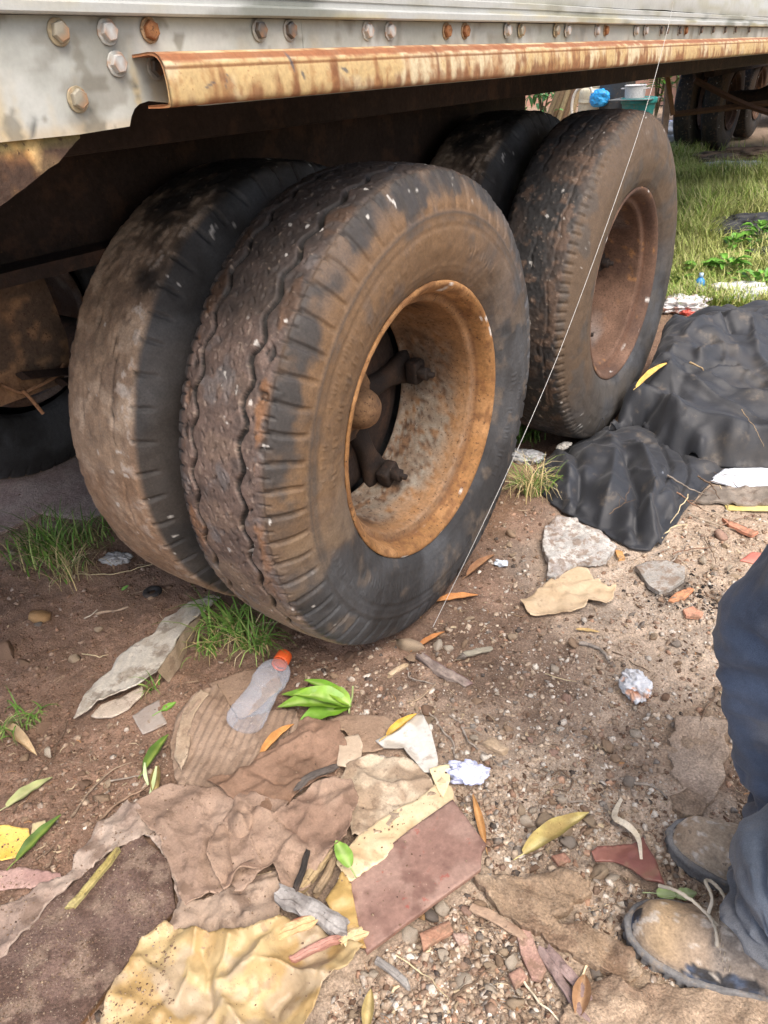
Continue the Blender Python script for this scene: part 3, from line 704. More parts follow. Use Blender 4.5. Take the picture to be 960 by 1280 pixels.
# bolts
bolts = [(72, 40, 0), (133, 40, 1), (186, 38, 2), (145, 80, 1), (96, 124, 0), (194, 84, 3), (323, 38, 3), (361, 38, 3), (458, 39, 1), (486, 39, 1), (557, 39, 2), (580, 39, 2), (633, 38, 1), (650, 38, 0),
         (694, 38, 0), (708, 38, 1), (745, 38, 1), (756, 38, 2), (794, 38, 1), (806, 38, 1), (825, 38, 3), (832, 38, 3), (848, 38, 3), (856, 38, 2), (875, 37.5, 3), (890, 37, 3), (905, 37, 3), (918, 37, 3), (935, 37, 3)]
bmesh_ = []
for tone in range(4):
    cw = [(.30, .25, .16), (.36, .36, .33), (.28, .19, .11), (.28, .27, .24)][tone]; ch = [(.24, .22, .17), (.36, .37, .36), (.20, .085, .035), (.075, .07, .064)][tone]
    mb = MB(); V, F = lathe([(.0, .0205), (.0022, .0205), (.0032, .0195), (.0035, .013)], 28); mb.add(V, F.tolist(), cw)
    V, F = lathe([(.003, .0162), (.011, .0158), (.0133, .0145), (.0138, .0128), (.0134, .0122), (.0136, .0)], 6); mb.add(V, F.tolist(), ch)
    V = np.concatenate(mb.v); V += .0007*fbm(V, 120, 2, 30+tone)[:, None]; c = np.concatenate(mb.c); c = c*(1+.35*fbm(V, 90, 3, 33+tone))[:, None]
    c = lerp(c, (.30, .14, .05), sst(.2, .6, fbm(V, 60, 3, 36+tone))*.6)
    bmesh_.append(mesh('bolt', V, mb.f, m_rust if tone == 2 else m_paint, c, smooth=False))
for px, py, tone in bolts:
    p = PX(px, py, 0.0); o = link('bolt', bmesh_[tone], trailer, (.001, p[1], p[2])); o.rotation_euler = (rnd.uniform(0, 1), 0, 0); o.scale = (.55, .62, .62)
# chassis under the floor
def dbox(name, x0, x1, y0, y1, z0, z1, bev=.004, m=m_rust_dark, t=True):
    V, F = box(x0, x1, y0, y1, z0, z1, bev); return mk(name, tilt(V) if t else V, F, m, trailer, None, False)
dbox('side_beam', -.36, -.30, -1.1, 9.4, 1.068, 1.189)
for yy in np.arange(-.9, 9, .62): dbox('cross_member', -2.3, -.012, yy-.03, yy+.03, 1.135, 1.188)
for xx in (-.60, -1.75):
    mb = MB()
    for a in (box(xx-.012, xx+.012, -1.2, 1.63, .885, 1.134), box(xx-.08, xx+.08, -1.2, 1.63, .86, .8845), box(xx-.012, xx+.012, 1.632, 9.4, 1.09, 1.134), box(xx-.07, xx+.07, 1.632, 9.4, 1.075, 1.0895)): mb.add(tilt(a[0]), a[1])
    mb.build('main_beam', m_rust_dark, trailer, smooth=False)
for yy in (0, AXLE):
    V, F = tube([(-1.85, yy, .5), (-.24, yy, .5)], .065, 16); mk('axle', V, F, m_rust_dark, trailer)
    for xx in (-.62, -1.73):
        mb = MB()
        for k in range(5):
            L_ = .50-.075*k; pts = [(xx, yy+u*L_, .60-.02*k+.07*(u*L_/.5)**2) for u in np.linspace(-1, 1, 9)]
            V, F = tube(pts, .030, 4, flat=.28); mb.add(V, F)
        mb.build('leaf_spring', m_rust_dark, trailer, smooth=False)
# spring hanger at the near end with a hooked wire
hp = [(.0, .0), (.045, .0), (.072, .035), (.083, .09), (.070, .20), (.052, .262), (-.06, .27), (-.14, .22), (-.16, .05), (-.1, .0)]
hang = [(-.455+a, .620+b_) for a, b_ in hp]
def hang_col(Q):
    P = np.stack([Q[:, 0], Q[:, 1], np.zeros(len(Q))], 1); f = fbm(P, 14, 4, 131); f2 = fbm(P, 50, 3, 133)
    c = lerp((.075, .050, .034), (.17, .095, .05), sst(-.1, .5, f)); return lerp(c, (.30, .17, .085), sst(.3, .6, f2)*.5)
V2, T, bd = poly_sheet(hang, .012, 5, .001); n = len(V2)
P_ = np.concatenate([np.stack([np.full(n, -.64)+.004*fbm(np.c_[V2, np.zeros(n)], 12, 3, 8), V2[:, 0], V2[:, 1]], 1), np.stack([np.full(n, -.70), V2[:, 0], V2[:, 1]], 1)])
mk('spring_hanger', P_, T+[[t[2]+n, t[1]+n, t[0]+n] for t in T]+[[a, a+n, b_+n, b_] for a, b_ in bd], m_rust, trailer, hang_col(np.concatenate([V2, V2])), False)
wpts = [PX(0, 480, -.63), PX(25, 490, -.63), PX(40, 486, -.62), PX(70, 470, -.625), PX(80, 455, -.63)]
V, F = tube(smoothpath(wpts, 24), .004, 6); mk('wire', V, F, m_rust, trailer, np.tile([.20, .11, .06], (len(V), 1)))
V, F = tube(smoothpath([PX(28, 487, -.622), PX(40, 500, -.62), PX(54, 517, -.615)], 12), .004, 6); mk('wire', V, F, m_rust, trailer, np.tile([.24, .13, .07], (len(V), 1)))
# bracing and landing leg far along the trailer
def bar(name, pts, r, m, col=None, k=4, parent=trailer, flat=.5):
    V, F = tube(smoothpath(pts, 8), r, k, flat=flat); return mk(name, V, F, m, parent, None if col is None else np.tile(col, (len(V), 1)), False)
bar('brace', [PY(842, 143, 7.6), PY(965, 128, 7.9)], .055, m_rust, (.15, .085, .05))
bar('brace', [PY(868, 100, 7.6), PY(925, 128, 7.75), PY(965, 142, 7.9)], .055, m_rust, (.11, .06, .04))
bar('landing_leg', [PY(834, 96, 7.4), PY(841, 144, 7.4)], .05, m_rust, (.20, .105, .05))
bar('landing_leg', [PY(836, 105, 7.6), PY(829, 178, 7.6)], .075, m_rust, (.42, .30, .24))

# ------------------------------------------------------------------ loose flat things on the ground
NAMED = []     # (x, y, phrase): what stones can be described by
def note(x, y, phrase): NAMED.append((x, y, phrase))
def ridged(P, scale, octv=3, seed=0): return 1-np.abs(fbm(P, scale, octv, seed))*1.3
def creases(X, Y, lam, seed, k=7):
    """folded facets: straight creases in many directions, warped a little; about -1..1"""
    rr = np.random.RandomState(1000+seed); Q = np.stack([X, Y, np.full(len(X), seed*2.3)], 1); z = 0; t = 0
    wx = .22*lam*fbm(Q, .8/lam, 2, seed+1); wy = .22*lam*fbm(Q, .8/lam, 2, seed+2)
    for i in range(k):
        a = rr.rand()*np.pi; l = lam*(.45+1.2*rr.rand()); m = sst(-.25, .35, fbm(Q, .55/lam, 2, seed+20+i)); w_ = l/lam
        u = ((X+wx)*math.cos(a)+(Y+wy)*math.sin(a))/l+rr.rand(); f = 2*np.abs(u-np.floor(u+.5)); z = z+w_*m*(1-2*f**.8); t += w_*.5
    return z/t
def rel_fn(kind, amp, scale, seed, ang=0.0):
    def f(X, Y, D):
        P = np.stack([X, Y, np.full(len(X), seed*1.7)], 1)
        if kind == 'crumple': z = amp*(.75*creases(X, Y, .95/scale, seed)+.35*creases(X, Y, .36/scale, seed+5)+.55*(ridged(P+.06*np.stack([fbm(P, scale*.7, 2, seed+3), fbm(P, scale*.7, 2, seed+4), 0*X], 1), scale*.8, 3, seed)-.4))+amp*.10*fbm(P, scale*5, 2, seed+6)+amp*.35
        elif kind == 'corr':
            u = X*math.cos(ang)+Y*math.sin(ang)+.004*fbm(P, 12, 2, seed)
            z = amp*np.abs(np.sin(u*math.pi/scale))*(.45+.55*sst(-.3, .4, fbm(P, 9, 3, seed+2)))+amp*1.2*fbm(P, 9, 3, seed+5)
        elif kind == 'soft': z = amp*fbm(P, scale, 3, seed)
        else: z = 0*X
        return z
    return f
def zq(z): return z if z < .009 or z > .1 else .009+(z-.009)*.58
def sheet(name, label, cat, pix, th=.003, z0=.004, m=None, cols=((.3, .22, .15), (.36, .28, .2)), rel=('soft', .002, 12), h=.008, jit=.0, group=None, parent=None,
          seed=0, ang=0.0, smooth=True, edge=None, extra=None, colx=None, follow=True, phrase=None, csc=14, edge_col=None, folds=()):
    z0 = zq(z0); W = np.array([G(px, py, z0)[:2] for px, py in pix])
    V2, T, bd = poly_sheet(W, h, seed, jit); n = len(V2); D = border_dist(V2, bd)
    ctr = W.mean(0)
    if rel is None: dz = np.zeros(n)
    else: dz = rel_fn(rel[0], rel[1], rel[2], seed, ang)(V2[:, 0], V2[:, 1], D)
    for pts, am, wd in folds:
        Pf = smoothpath([G(a_, b_, z0)[:2] for a_, b_ in pts], 20); dd = seg_dist(V2[:, 0]+.003*fbm(np.c_[V2, np.zeros(n)], 40, 2, seed+3), V2[:, 1], Pf)
        dz = dz+am*np.exp(-dd/wd)*(.6+.5*fbm(np.c_[V2, np.zeros(n)], 16, 2, seed+41))
    base = gl(V2[:, 0], V2[:, 1]) if follow else np.full(n, g1(*ctr))
    z = base+z0+dz
    if edge: z = z+edge[0]*np.exp(-D/edge[1])*(.5+.8*fbm(np.c_[V2, np.zeros(n)], 14, 2, seed+8))
    if extra is not None: z = z+extra(V2, D)
    z = np.maximum(z, base+.001)
    P = np.concatenate([np.c_[V2, z+th*.5], np.c_[V2, z-th*.5]])
    F = T+[[t[2]+n, t[1]+n, t[0]+n] for t in T]+[[a, a+n, b_+n, b_] for a, b_ in bd]
    Q = np.c_[V2, np.zeros(n)]
    c = lerp(cols[0], cols[1], sst(-.35, .45, fbm(Q, csc, 4, seed+11)))
    if len(cols) > 2: c = lerp(c, cols[2], sst(.15, .5, fbm(Q, csc*1.7, 4, seed+15))*.85)
    if th < .006 and (m in (m_card, m_paper)): c = lerp(c, np.array(cols[1])*1.25, (D < 1e-6)*np.clip(.5+.7*fbm(Q, 60, 2, seed+31), 0, 1))
    if colx is not None: c = colx(V2, D, c)
    cb = np.concatenate([c, c if edge_col is None else np.tile(edge_col, (n, 1))])
    loc = (float(ctr[0]), float(ctr[1]), g1(*ctr)+z0)
    if parent: pl = np.array(parent.location); o = mk(name, P-pl, F, m, parent, cb, smooth)
    else:
        o = mk(name, P, F, m, None, cb, smooth, loc, rel=True); tag(o, label, cat, group); note(ctr[0], ctr[1], phrase or label)
    if not parent and label is None: pass
    me = o.data
    if smooth:   # keep the rim of the sheet sharp
        me.polygons.foreach_set('use_smooth', np.array([True]*(2*len(T))+[False]*len(bd)))
    return o
CB = 'flattened cardboard and paper on the ground'
sheet('paving_slab', 'pale mauve slab of hard ground behind the inner tyre', 'slab', [(-120, 520), (20, 535), (95, 560), (135, 600), (170, 640), (110, 652), (50, 640), (-10, 668), (-120, 660)], .012, .004, m_soil, ((.42, .31, .27), (.48, .375, .33)), ('soft', .002, 6), .012, .006, seed=20)
# dirt covered board with the long edge, lower corner
sheet('board', 'soil covered board with a straight brown edge beside the yellow plastic', 'board', [(-60, 1330), (-60, 1235), (0, 1195), (70, 1128), (130, 1082), (178, 1052), (214, 1088), (222, 1143), (165, 1208), (98, 1290), (60, 1330)], .012, .012, m_soil,
      ((.125, .078, .060), (.19, .125, .10), (.28, .20, .15)), ('soft', .0035, 16), .007, .002, seed=21, phrase='the soil covered board', edge_col=(.26, .135, .055), csc=20)
sheet('cardboard', 'long grey brown strip of trampled cardboard along the soil covered board', 'cardboard', [(-40, 1260), (-40, 1165), (30, 1125), (85, 1100), (125, 1035), (160, 1008), (205, 1025), (232, 1060), (246, 1128), (226, 1150), (216, 1092), (182, 1052), (130, 1080), (60, 1140), (0, 1210)], .003, .016, m_card,
      ((.27, .20, .16), (.36, .285, .23), (.18, .125, .095)), ('crumple', .010, 18), .0045, .004, CB, seed=22)
sheet('paper_sheet', 'smooth wet brown paper sheet between the twig and the black crumpled fold', 'paper', [(168, 1012), (215, 985), (258, 990), (300, 992), (330, 1005), (362, 1008), (345, 1040), (318, 1062), (330, 1095), (305, 1122), (262, 1126), (232, 1142), (216, 1100), (205, 1062), (185, 1040)], .0022, .020, m_card,
      ((.27, .185, .135), (.33, .235, .175)), ('crumple', .010, 9), .004, .003, CB, seed=23, edge=(.006, .014), folds=[([(262, 1015), (270, 1060), (262, 1112)], -.014, .010), ([(250, 1005), (256, 1060), (245, 1125)], .012, .012), ([(205, 1035), (235, 1080), (230, 1130)], .010, .010), ([(300, 1000), (318, 1030), (310, 1075)], .012, .010)])
sheet('paper_sheet', 'dark brown crumpled paper sheet below the plastic bottle and green sprig', 'paper', [(262, 985), (300, 978), (330, 948), (360, 930), (382, 908), (428, 915), (434, 955), (420, 975), (392, 988), (372, 1000), (348, 1035), (318, 1028), (285, 1005)], .0022, .019, m_card,
      ((.19, .115, .075), (.25, .155, .105)), ('crumple', .018, 10), .004, .003, CB, seed=24, edge=(.007, .012), folds=[([(322, 975), (360, 985), (424, 958)], -.024, .009), ([(290, 992), (340, 955), (400, 925)], .018, .012), ([(350, 1030), (366, 1000), (398, 982)], -.026, .010), ([(380, 915), (395, 940), (385, 975)], .012, .010)])
sheet('paper_sheet', 'brown crumpled paper sack with a raised lower fold beside grey driftwood', 'paper', [(300, 1010), (345, 1028), (395, 990), (440, 985), (452, 1005), (432, 1052), (405, 1082), (378, 1120), (352, 1118), (345, 1090), (310, 1100), (282, 1122), (262, 1080), (275, 1040)], .0022, .030, m_card,
      ((.24, .155, .11), (.31, .215, .155)), ('crumple', .022, 8), .004, .003, CB, seed=25, edge=(.014, .013), folds=[([(300, 1030), (322, 1070), (302, 1105)], .020, .010), ([(320, 1012), (314, 1050), (300, 1078)], -.020, .008), ([(404, 996), (374, 1050), (346, 1092)], .018, .012), ([(284, 1035), (296, 1075), (284, 1112)], -.020, .008), ([(345, 1030), (385, 1060), (400, 1085)], -.014, .008), ([(355, 1005), (400, 1020), (440, 1000)], .012, .010)])
sheet('paper_sheet', 'flat brown paper flap with muddy wrinkles just above the yellow plastic', 'paper', [(232, 1135), (285, 1122), (300, 1108), (348, 1095), (352, 1150), (345, 1178), (300, 1182), (262, 1190), (215, 1188), (212, 1162)], .0025, .018, m_card,
      ((.26, .19, .14), (.34, .255, .19), (.16, .11, .08)), ('crumple', .014, 15), .004, .004, CB, seed=26, folds=[([(222, 1150), (280, 1158), (345, 1150)], .014, .008), ([(235, 1172), (290, 1172), (340, 1165)], -.012, .007)])
sheet('cardboard', 'ribbed brown corrugated cardboard lying under the plastic bottle', 'cardboard', [(212, 930), (222, 895), (248, 868), (272, 858), (300, 905), (338, 892), (368, 888), (382, 928), (345, 952), (312, 968), (292, 985), (258, 998), (222, 990)], .004, .009, m_card,
      ((.25, .175, .125), (.31, .225, .165)), ('corr', .0075, .017), .0042, .002, CB, seed=27, ang=.42)
sheet('cardboard', 'flat brown damp cardboard scrap under the orange cap end of the bottle', 'cardboard', [(262, 856), (300, 838), (345, 830), (352, 862), (322, 890), (300, 902)], .003, .007, m_card, ((.24, .16, .11), (.30, .21, .15)), ('corr', .002, .012), .006, .003, CB, seed=28, ang=.42)
sheet('cardboard', 'narrow curled cardboard strip standing along the ribbed cardboard edge', 'cardboard', [(218, 948), (222, 920), (228, 898), (236, 880), (250, 864), (262, 870), (250, 885), (240, 905), (236, 950), (228, 968)], .003, .020, m_card,
      ((.36, .27, .19), (.42, .33, .24)), ('corr', .004, .009), .005, .002, CB, seed=29, ang=.9)
sheet('paper_sheet', 'grubby whitish paper layer reaching up to the yellowed card', 'paper', [(402, 1012), (424, 990), (432, 962), (470, 948), (505, 950), (532, 962), (548, 990), (520, 1010), (490, 1032), (462, 1050), (440, 1046), (436, 1020)], .002, .022, m_card,
      ((.40, .315, .225), (.50, .41, .30), (.30, .22, .15)), ('crumple', .010, 13), .0045, .003, CB, seed=30, folds=[([(440, 965), (475, 985), (540, 975)], .012, .008), ([(425, 1000), (470, 1010), (520, 1000)], -.012, .007)])
sheet('paper_sheet', 'brown paper patch between the green sprig and the pale scrap', 'paper', [(385, 905), (430, 898), (482, 895), (500, 915), (478, 940), (452, 945), (430, 918)], .002, .012, m_card, ((.30, .205, .14), (.36, .26, .18)), ('soft', .003, 12), .006, .003, CB, seed=31)
sheet('card', 'cream card sheet pinned under the dirty red board', 'card', [(428, 1100), (418, 1082), (440, 1055), (478, 1025), (520, 1002), (552, 972), (566, 985), (570, 1004), (500, 1062), (440, 1105)], .003, .027, m_paper,
      ((.55, .42, .25), (.62, .50, .32), (.42, .30, .17)), ('crumple', .006, 14), .005, .003, CB, seed=32)
sheet('card', 'small yellowed card flap beside the bluish crumpled tissue', 'card', [(536, 962), (562, 956), (563, 975), (554, 996), (546, 985)], .002, .034, m_paper, ((.68, .55, .28), (.72, .62, .38)), ('soft', .003, 20), .006, .001, seed=33, edge=(.004, .01))
sheet('plastic_plate', 'broken piece of a pale plastic plate under a yellow leaf', 'plate', [(470, 930), (500, 915), (512, 897), (528, 898), (540, 920), (548, 952), (545, 965), (530, 966), (514, 950), (505, 938), (480, 938)], .003, .020, m_plastic,
      ((.55, .52, .46), (.62, .60, .55), (.42, .37, .30)), ('soft', .003, 9), .006, .001, seed=34, edge=(.006, .015))
sheet('paper_scrap', 'small pale card scrap near the green sprig', 'paper', [(426, 927), (448, 922), (454, 935), (451, 955), (442, 964), (421, 962)], .002, .026, m_paper, ((.46, .36, .26), (.52, .42, .31)), ('soft', .002, 12), .005, .001, seed=35)
sheet('board', 'dirty red flat board with a snapped corner on the cream card', 'board', [(431, 1095), (566, 998), (570, 1004), (608, 1054), (602, 1063), (601, 1085), (458, 1190), (448, 1165)], .008, .036, m_tile,
      ((.245, .145, .115), (.31, .20, .16), (.17, .095, .075)), ('soft', .0012, 6), .006, .0006, seed=36, phrase='the dirty red board', follow=False, edge_col=(.24, .13, .09))
sheet('plastic_sheet', 'crumpled translucent yellow plastic sheet with dirt specks', 'plastic sheet', [(120, 1300), (150, 1238), (168, 1212), (182, 1180), (212, 1162), (250, 1178), (322, 1178), (352, 1160), (402, 1165), (432, 1180), (455, 1190), (440, 1212), (405, 1240), (385, 1285), (370, 1310)], .0015, .020, m_plastic,
      ((.36, .24, .10), (.46, .34, .17), (.37, .285, .185)), ('crumple', .022, 9), .004, .003, seed=37, edge=(.012, .012), folds=[([(248, 1180), (238, 1230), (222, 1262)], .030, .010), ([(292, 1188), (272, 1240), (300, 1285)], .022, .010), ([(276, 1238), (340, 1214), (404, 1232)], .026, .012), ([(256, 1195), (264, 1255), (250, 1290)], -.022, .009), ([(350, 1172), (330, 1202), (298, 1222)], .018, .009), ([(180, 1210), (215, 1240), (200, 1280)], .020, .010), ([(360, 1240), (345, 1262), (350, 1290)], -.018, .009)], phrase='the yellow plastic')
sheet('plastic_sheet', 'yellow plastic scrap showing between the red board and driftwood', 'plastic sheet', [(408, 1130), (428, 1095), (440, 1110), (450, 1165), (458, 1190), (438, 1185), (425, 1160)], .0015, .026, m_plastic, ((.36, .22, .07), (.42, .28, .10)), ('crumple', .010, 16), .006, .002, seed=38)
# torn pale cardboard by the tyre, with its upright flap as a part
pc = thing('torn_cardboard', 'large torn pale grey cardboard piece leaning out from under the tyres', 'cardboard', (*G(180, 830)[:2], 0), 0, CB); note(*G(180, 830)[:2], 'the torn pale cardboard')
sheet('top_layer', None, None, [(92, 896), (98, 885), (104, 868), (120, 848), (138, 832), (146, 818), (162, 803), (190, 792), (206, 768), (226, 756), (262, 743), (276, 746), (256, 762), (236, 776), (222, 796), (214, 812), (198, 836), (176, 852), (150, 866), (122, 876), (108, 888)], .003, .024, m_card,
      ((.47, .43, .36), (.56, .52, .45), (.36, .31, .25)), ('corr', .0028, .02), .005, .003, None, pc, 41, .6, edge=(.005, .012))
sheet('bottom_layer', None, None, [(112, 892), (124, 878), (152, 868), (178, 854), (180, 866), (160, 884), (138, 894), (118, 894)], .003, .010, m_card, ((.50, .42, .34), (.56, .47, .38)), ('soft', .002, 15), .006, .002, None, pc, 42)
def flap():
    top = [G(x, y, .052) for x, y in [(196, 838), (216, 810), (232, 786), (250, 768)]]; bot = [G(x, y, .004) for x, y in [(210, 852), (226, 830), (240, 800), (256, 775)]]
    a = smoothpath(top, 24); b_ = smoothpath(bot, 24); V = []
    for i in range(24):
        for t in np.linspace(0, 1, 8): V.append(a[i]*(1-t)+b_[i]*t)
    V = np.array(V); V[:, 0] += .004*fbm(V, 25, 2, 3); V2 = V+[.003, -.002, 0]; n = len(V)
    F = gridfaces(24, 8); Fb = F[:, ::-1]+n
    mk('flap', np.concatenate([V, V2])-np.array(pc.location), np.concatenate([F, Fb]), m_card, pc, lerp((.33, .25, .17), (.42, .33, .24), sst(-.3, .4, np.concatenate([fbm(V, 20, 3, 9)]*2))))
flap()
sheet('card', 'small flat grey card square near the torn pale cardboard', 'card', [(165, 893), (178, 885), (199, 874), (203, 892), (209, 905), (192, 912), (178, 917)], .002, .006, m_paper, ((.32, .27, .235), (.37, .32, .28)), ('soft', .002, 10), .006, .001, seed=43)
# pieces on the gravel side
sheet('paper_scrap', 'torn folded beige paper on the soil in front of the cloth', 'paper', [(650, 750), (668, 740), (690, 724), (705, 722), (722, 728), (748, 724), (760, 736), (771, 730), (766, 750), (757, 758), (744, 754), (735, 752), (730, 762), (712, 768), (662, 768)], .002, .010, m_paper,
      ((.52, .385, .24), (.60, .46, .30)), ('crumple', .010, 10), .005, .002, seed=44, edge=(.006, .015), phrase='the torn beige paper')
sheet('paper_scrap', 'smaller beige paper flap tucked above the torn folded beige paper', 'paper', [(696, 722), (706, 714), (722, 708), (734, 710), (742, 722), (735, 728), (716, 726)], .002, .014, m_paper, ((.55, .42, .27), (.60, .47, .31)), ('soft', .003, 15), .005, .001, seed=45)
sheet('foam_slab', 'rough whitish foam slab with dark specks at the cloth edge', 'foam slab', [(676, 690), (680, 665), (700, 653), (718, 654), (730, 662), (752, 668), (771, 684), (758, 702), (738, 706), (720, 708), (706, 716), (694, 726), (683, 722), (686, 708)], .016, .014, m_stone,
      ((.44, .42, .39), (.54, .52, .48), (.34, .30, .27)), ('crumple', .010, 14), .005, .003, seed=46, phrase='the whitish foam slab', smooth=True)
sheet('flat_stone', 'flat grey round slab with black charcoal crumbs', 'stone', [(795, 706), (812, 700), (833, 698), (857, 706), (856, 722), (840, 733), (824, 738), (810, 730)], .012, .010, m_stone, ((.31, .29, .26), (.38, .355, .32)), ('soft', .0025, 18), .005, .002, seed=47, phrase='the flat grey slab')
sheet('flat_stone', 'large flat tan stone sunk in the soil before the far boot', 'stone', [(832, 925), (850, 902), (885, 892), (912, 905), (915, 940), (900, 985), (880, 1012), (858, 990), (838, 968)], .010, .001, m_soil, ((.43, .32, .235), (.48, .37, .28)), ('crumple', .008, 12), .006, .008, seed=48)
sheet('flat_stone', 'flat tan stone edge beside the sunken large tan stone', 'stone', [(838, 990), (860, 985), (882, 1000), (880, 1016), (856, 1018), (840, 1008)], .010, .002, m_soil, ((.36, .26, .18), (.41, .31, .22)), ('crumple', .007, 16), .006, .006, seed=49)
sheet('flat_stone', 'broad tan stone slab in front of the near boot', 'stone', [(700, 1300), (705, 1262), (718, 1238), (760, 1225), (820, 1236), (880, 1240), (975, 1238), (985, 1300)], .018, .002, m_soil, ((.42, .30, .21), (.49, .365, .26), (.31, .215, .15)), ('crumple', .012, 10), .005, .008, seed=50, phrase='the broad tan slab')
ridge_px = [(592, 1098), (612, 1092), (650, 1098), (700, 1085), (740, 1100), (742, 1120), (712, 1130), (690, 1142), (735, 1162), (790, 1190), (805, 1218), (790, 1228), (740, 1206), (690, 1178), (640, 1148), (606, 1122)]
sheet('plank', 'half buried rotten tan plank running from the red board to the boot', 'plank', ridge_px, .016, .003, m_soil, ((.40, .285, .19), (.49, .37, .26), (.25, .165, .11)), ('crumple', .016, 11), .005, .007, seed=51, phrase='the half buried plank')
sheet('leather_scrap', 'creased dark red leather scrap beside a curled pale strip', 'scrap', [(740, 1060), (748, 1052), (790, 1050), (805, 1042), (816, 1066), (832, 1102), (808, 1096), (790, 1082), (768, 1072), (745, 1070)], .003, .008, m_plastic, ((.20, .075, .06), (.27, .115, .085), (.29, .19, .135)), ('crumple', .007, 14), .005, .001, seed=52, phrase='the dark red scrap')
sheet('yellow_paper', 'torn orange yellow paper beside the dark green leaf', 'paper', [(-6, 1040), (14, 1037), (38, 1042), (40, 1060), (26, 1076), (4, 1082), (-6, 1072)], .002, .010, m_paper, ((.70, .42, .07), (.76, .52, .14)), ('soft', .004, 12), .005, .001, seed=53, edge=(.006, .01))
sheet('paper_scrap', 'beige leaf shaped paper scrap behind the dark green leaf', 'paper', [(40, 1052), (42, 1034), (58, 1030), (60, 1040), (48, 1056)], .002, .010, m_paper, ((.55, .46, .26), (.60, .52, .32)), ('soft', .003, 15), .005, .001, seed=54)
sheet('cardboard', 'pinkish brown cardboard strip at the bottom of the leaf litter', 'cardboard', [(-20, 1098), (30, 1090), (78, 1098), (82, 1108), (40, 1116), (-20, 1120)], .002, .012, m_card, ((.36, .22, .19), (.42, .28, .24)), ('corr', .002, .012), .005, .002, CB, seed=55, ang=1.2)
sheet('white_cloth', 'white fabric patch showing under the black cloth hem', 'fabric', [(886, 604), (905, 590), (940, 588), (985, 592), (990, 612), (950, 616), (915, 612)], .004, .012, m_cloth, ((.60, .64, .70), (.70, .74, .80)), ('soft', .004, 14), .008, .002, seed=56)
sheet('grey_cloth', 'grey dusty fabric fold lying below the white fabric patch', 'fabric', [(868, 632), (890, 612), (920, 614), (990, 618), (990, 634), (940, 636), (900, 634)], .006, .010, m_card, ((.20, .17, .14), (.26, .22, .18)), ('crumple', .012, 14), .007, .002, seed=57)
sheet('yellow_strip', 'flat yellow strip lying along the grey dusty fabric', 'strip', [(905, 634), (930, 632), (985, 636), (985, 642), (930, 640), (908, 640)], .002, .008, m_paper, ((.55, .44, .16), (.60, .50, .22)), ('soft', .003, 16), .006, .001, seed=58)
sheet('red_plastic', 'faded red plastic flake near the cloth and twigs', 'scrap', [(925, 700), (940, 690), (985, 692), (985, 706), (950, 705)], .002, .007, m_plastic, ((.55, .16, .12), (.62, .24, .18)), ('soft', .003, 16), .006, .001, seed=59)
# brick and tile shards
BR = 'broken brick and tile shards in the rubble'
for i, (pix, lab, cols) in enumerate([
    ([(525, 1168), (560, 1150), (566, 1165), (540, 1182), (528, 1190)], 'oblong brick shard close to the lower edge of the red board', ((.38, .20, .13), (.43, .25, .17))),
    ([(645, 1160), (662, 1156), (672, 1185), (683, 1212), (676, 1226), (664, 1222), (650, 1190)], 'long pinkish tile shard beside the mauve slats', ((.42, .25, .20), (.48, .31, .25))),
    ([(566, 1168), (584, 1166), (586, 1178), (574, 1184)], 'small pink tile shard next to the oblong brick shard', ((.46, .31, .25), (.50, .35, .28))),
    ([(836, 748), (846, 738), (862, 732), (868, 734), (856, 746), (842, 750)], 'bright orange brick shard between flat grey slab and knee', ((.62, .26, .13), (.68, .32, .17))),
    ([(854, 760), (866, 756), (880, 764), (876, 770), (858, 768)], 'chunky salmon brick chip beside the knee', ((.58, .27, .17), (.64, .33, .22))),
    ([(768, 686), (778, 688), (782, 696), (774, 698)], 'orange chip at the corner of the foam slab', ((.55, .28, .10), (.60, .34, .14))),
    ([(690, 1065), (706, 1060), (715, 1070), (700, 1078)], 'reddish flake just above the half buried plank', ((.33, .17, .12), (.38, .22, .16))),
    ([(636, 1218), (652, 1208), (660, 1222), (644, 1238)], 'rust red tile flake below the pinkish tile shard', ((.40, .24, .18), (.45, .29, .22))),
    ([(902, 650), (925, 658), (948, 668), (940, 672), (910, 660)], 'slim terracotta sliver among twigs near the cloth', ((.55, .25, .16), (.60, .30, .2)))]):
    sheet('brick_shard', lab, 'brick shard', pix, .008, .007, m_stone, cols, ('soft', .002, 25), .005, .001, BR, seed=70+i, phrase=None)
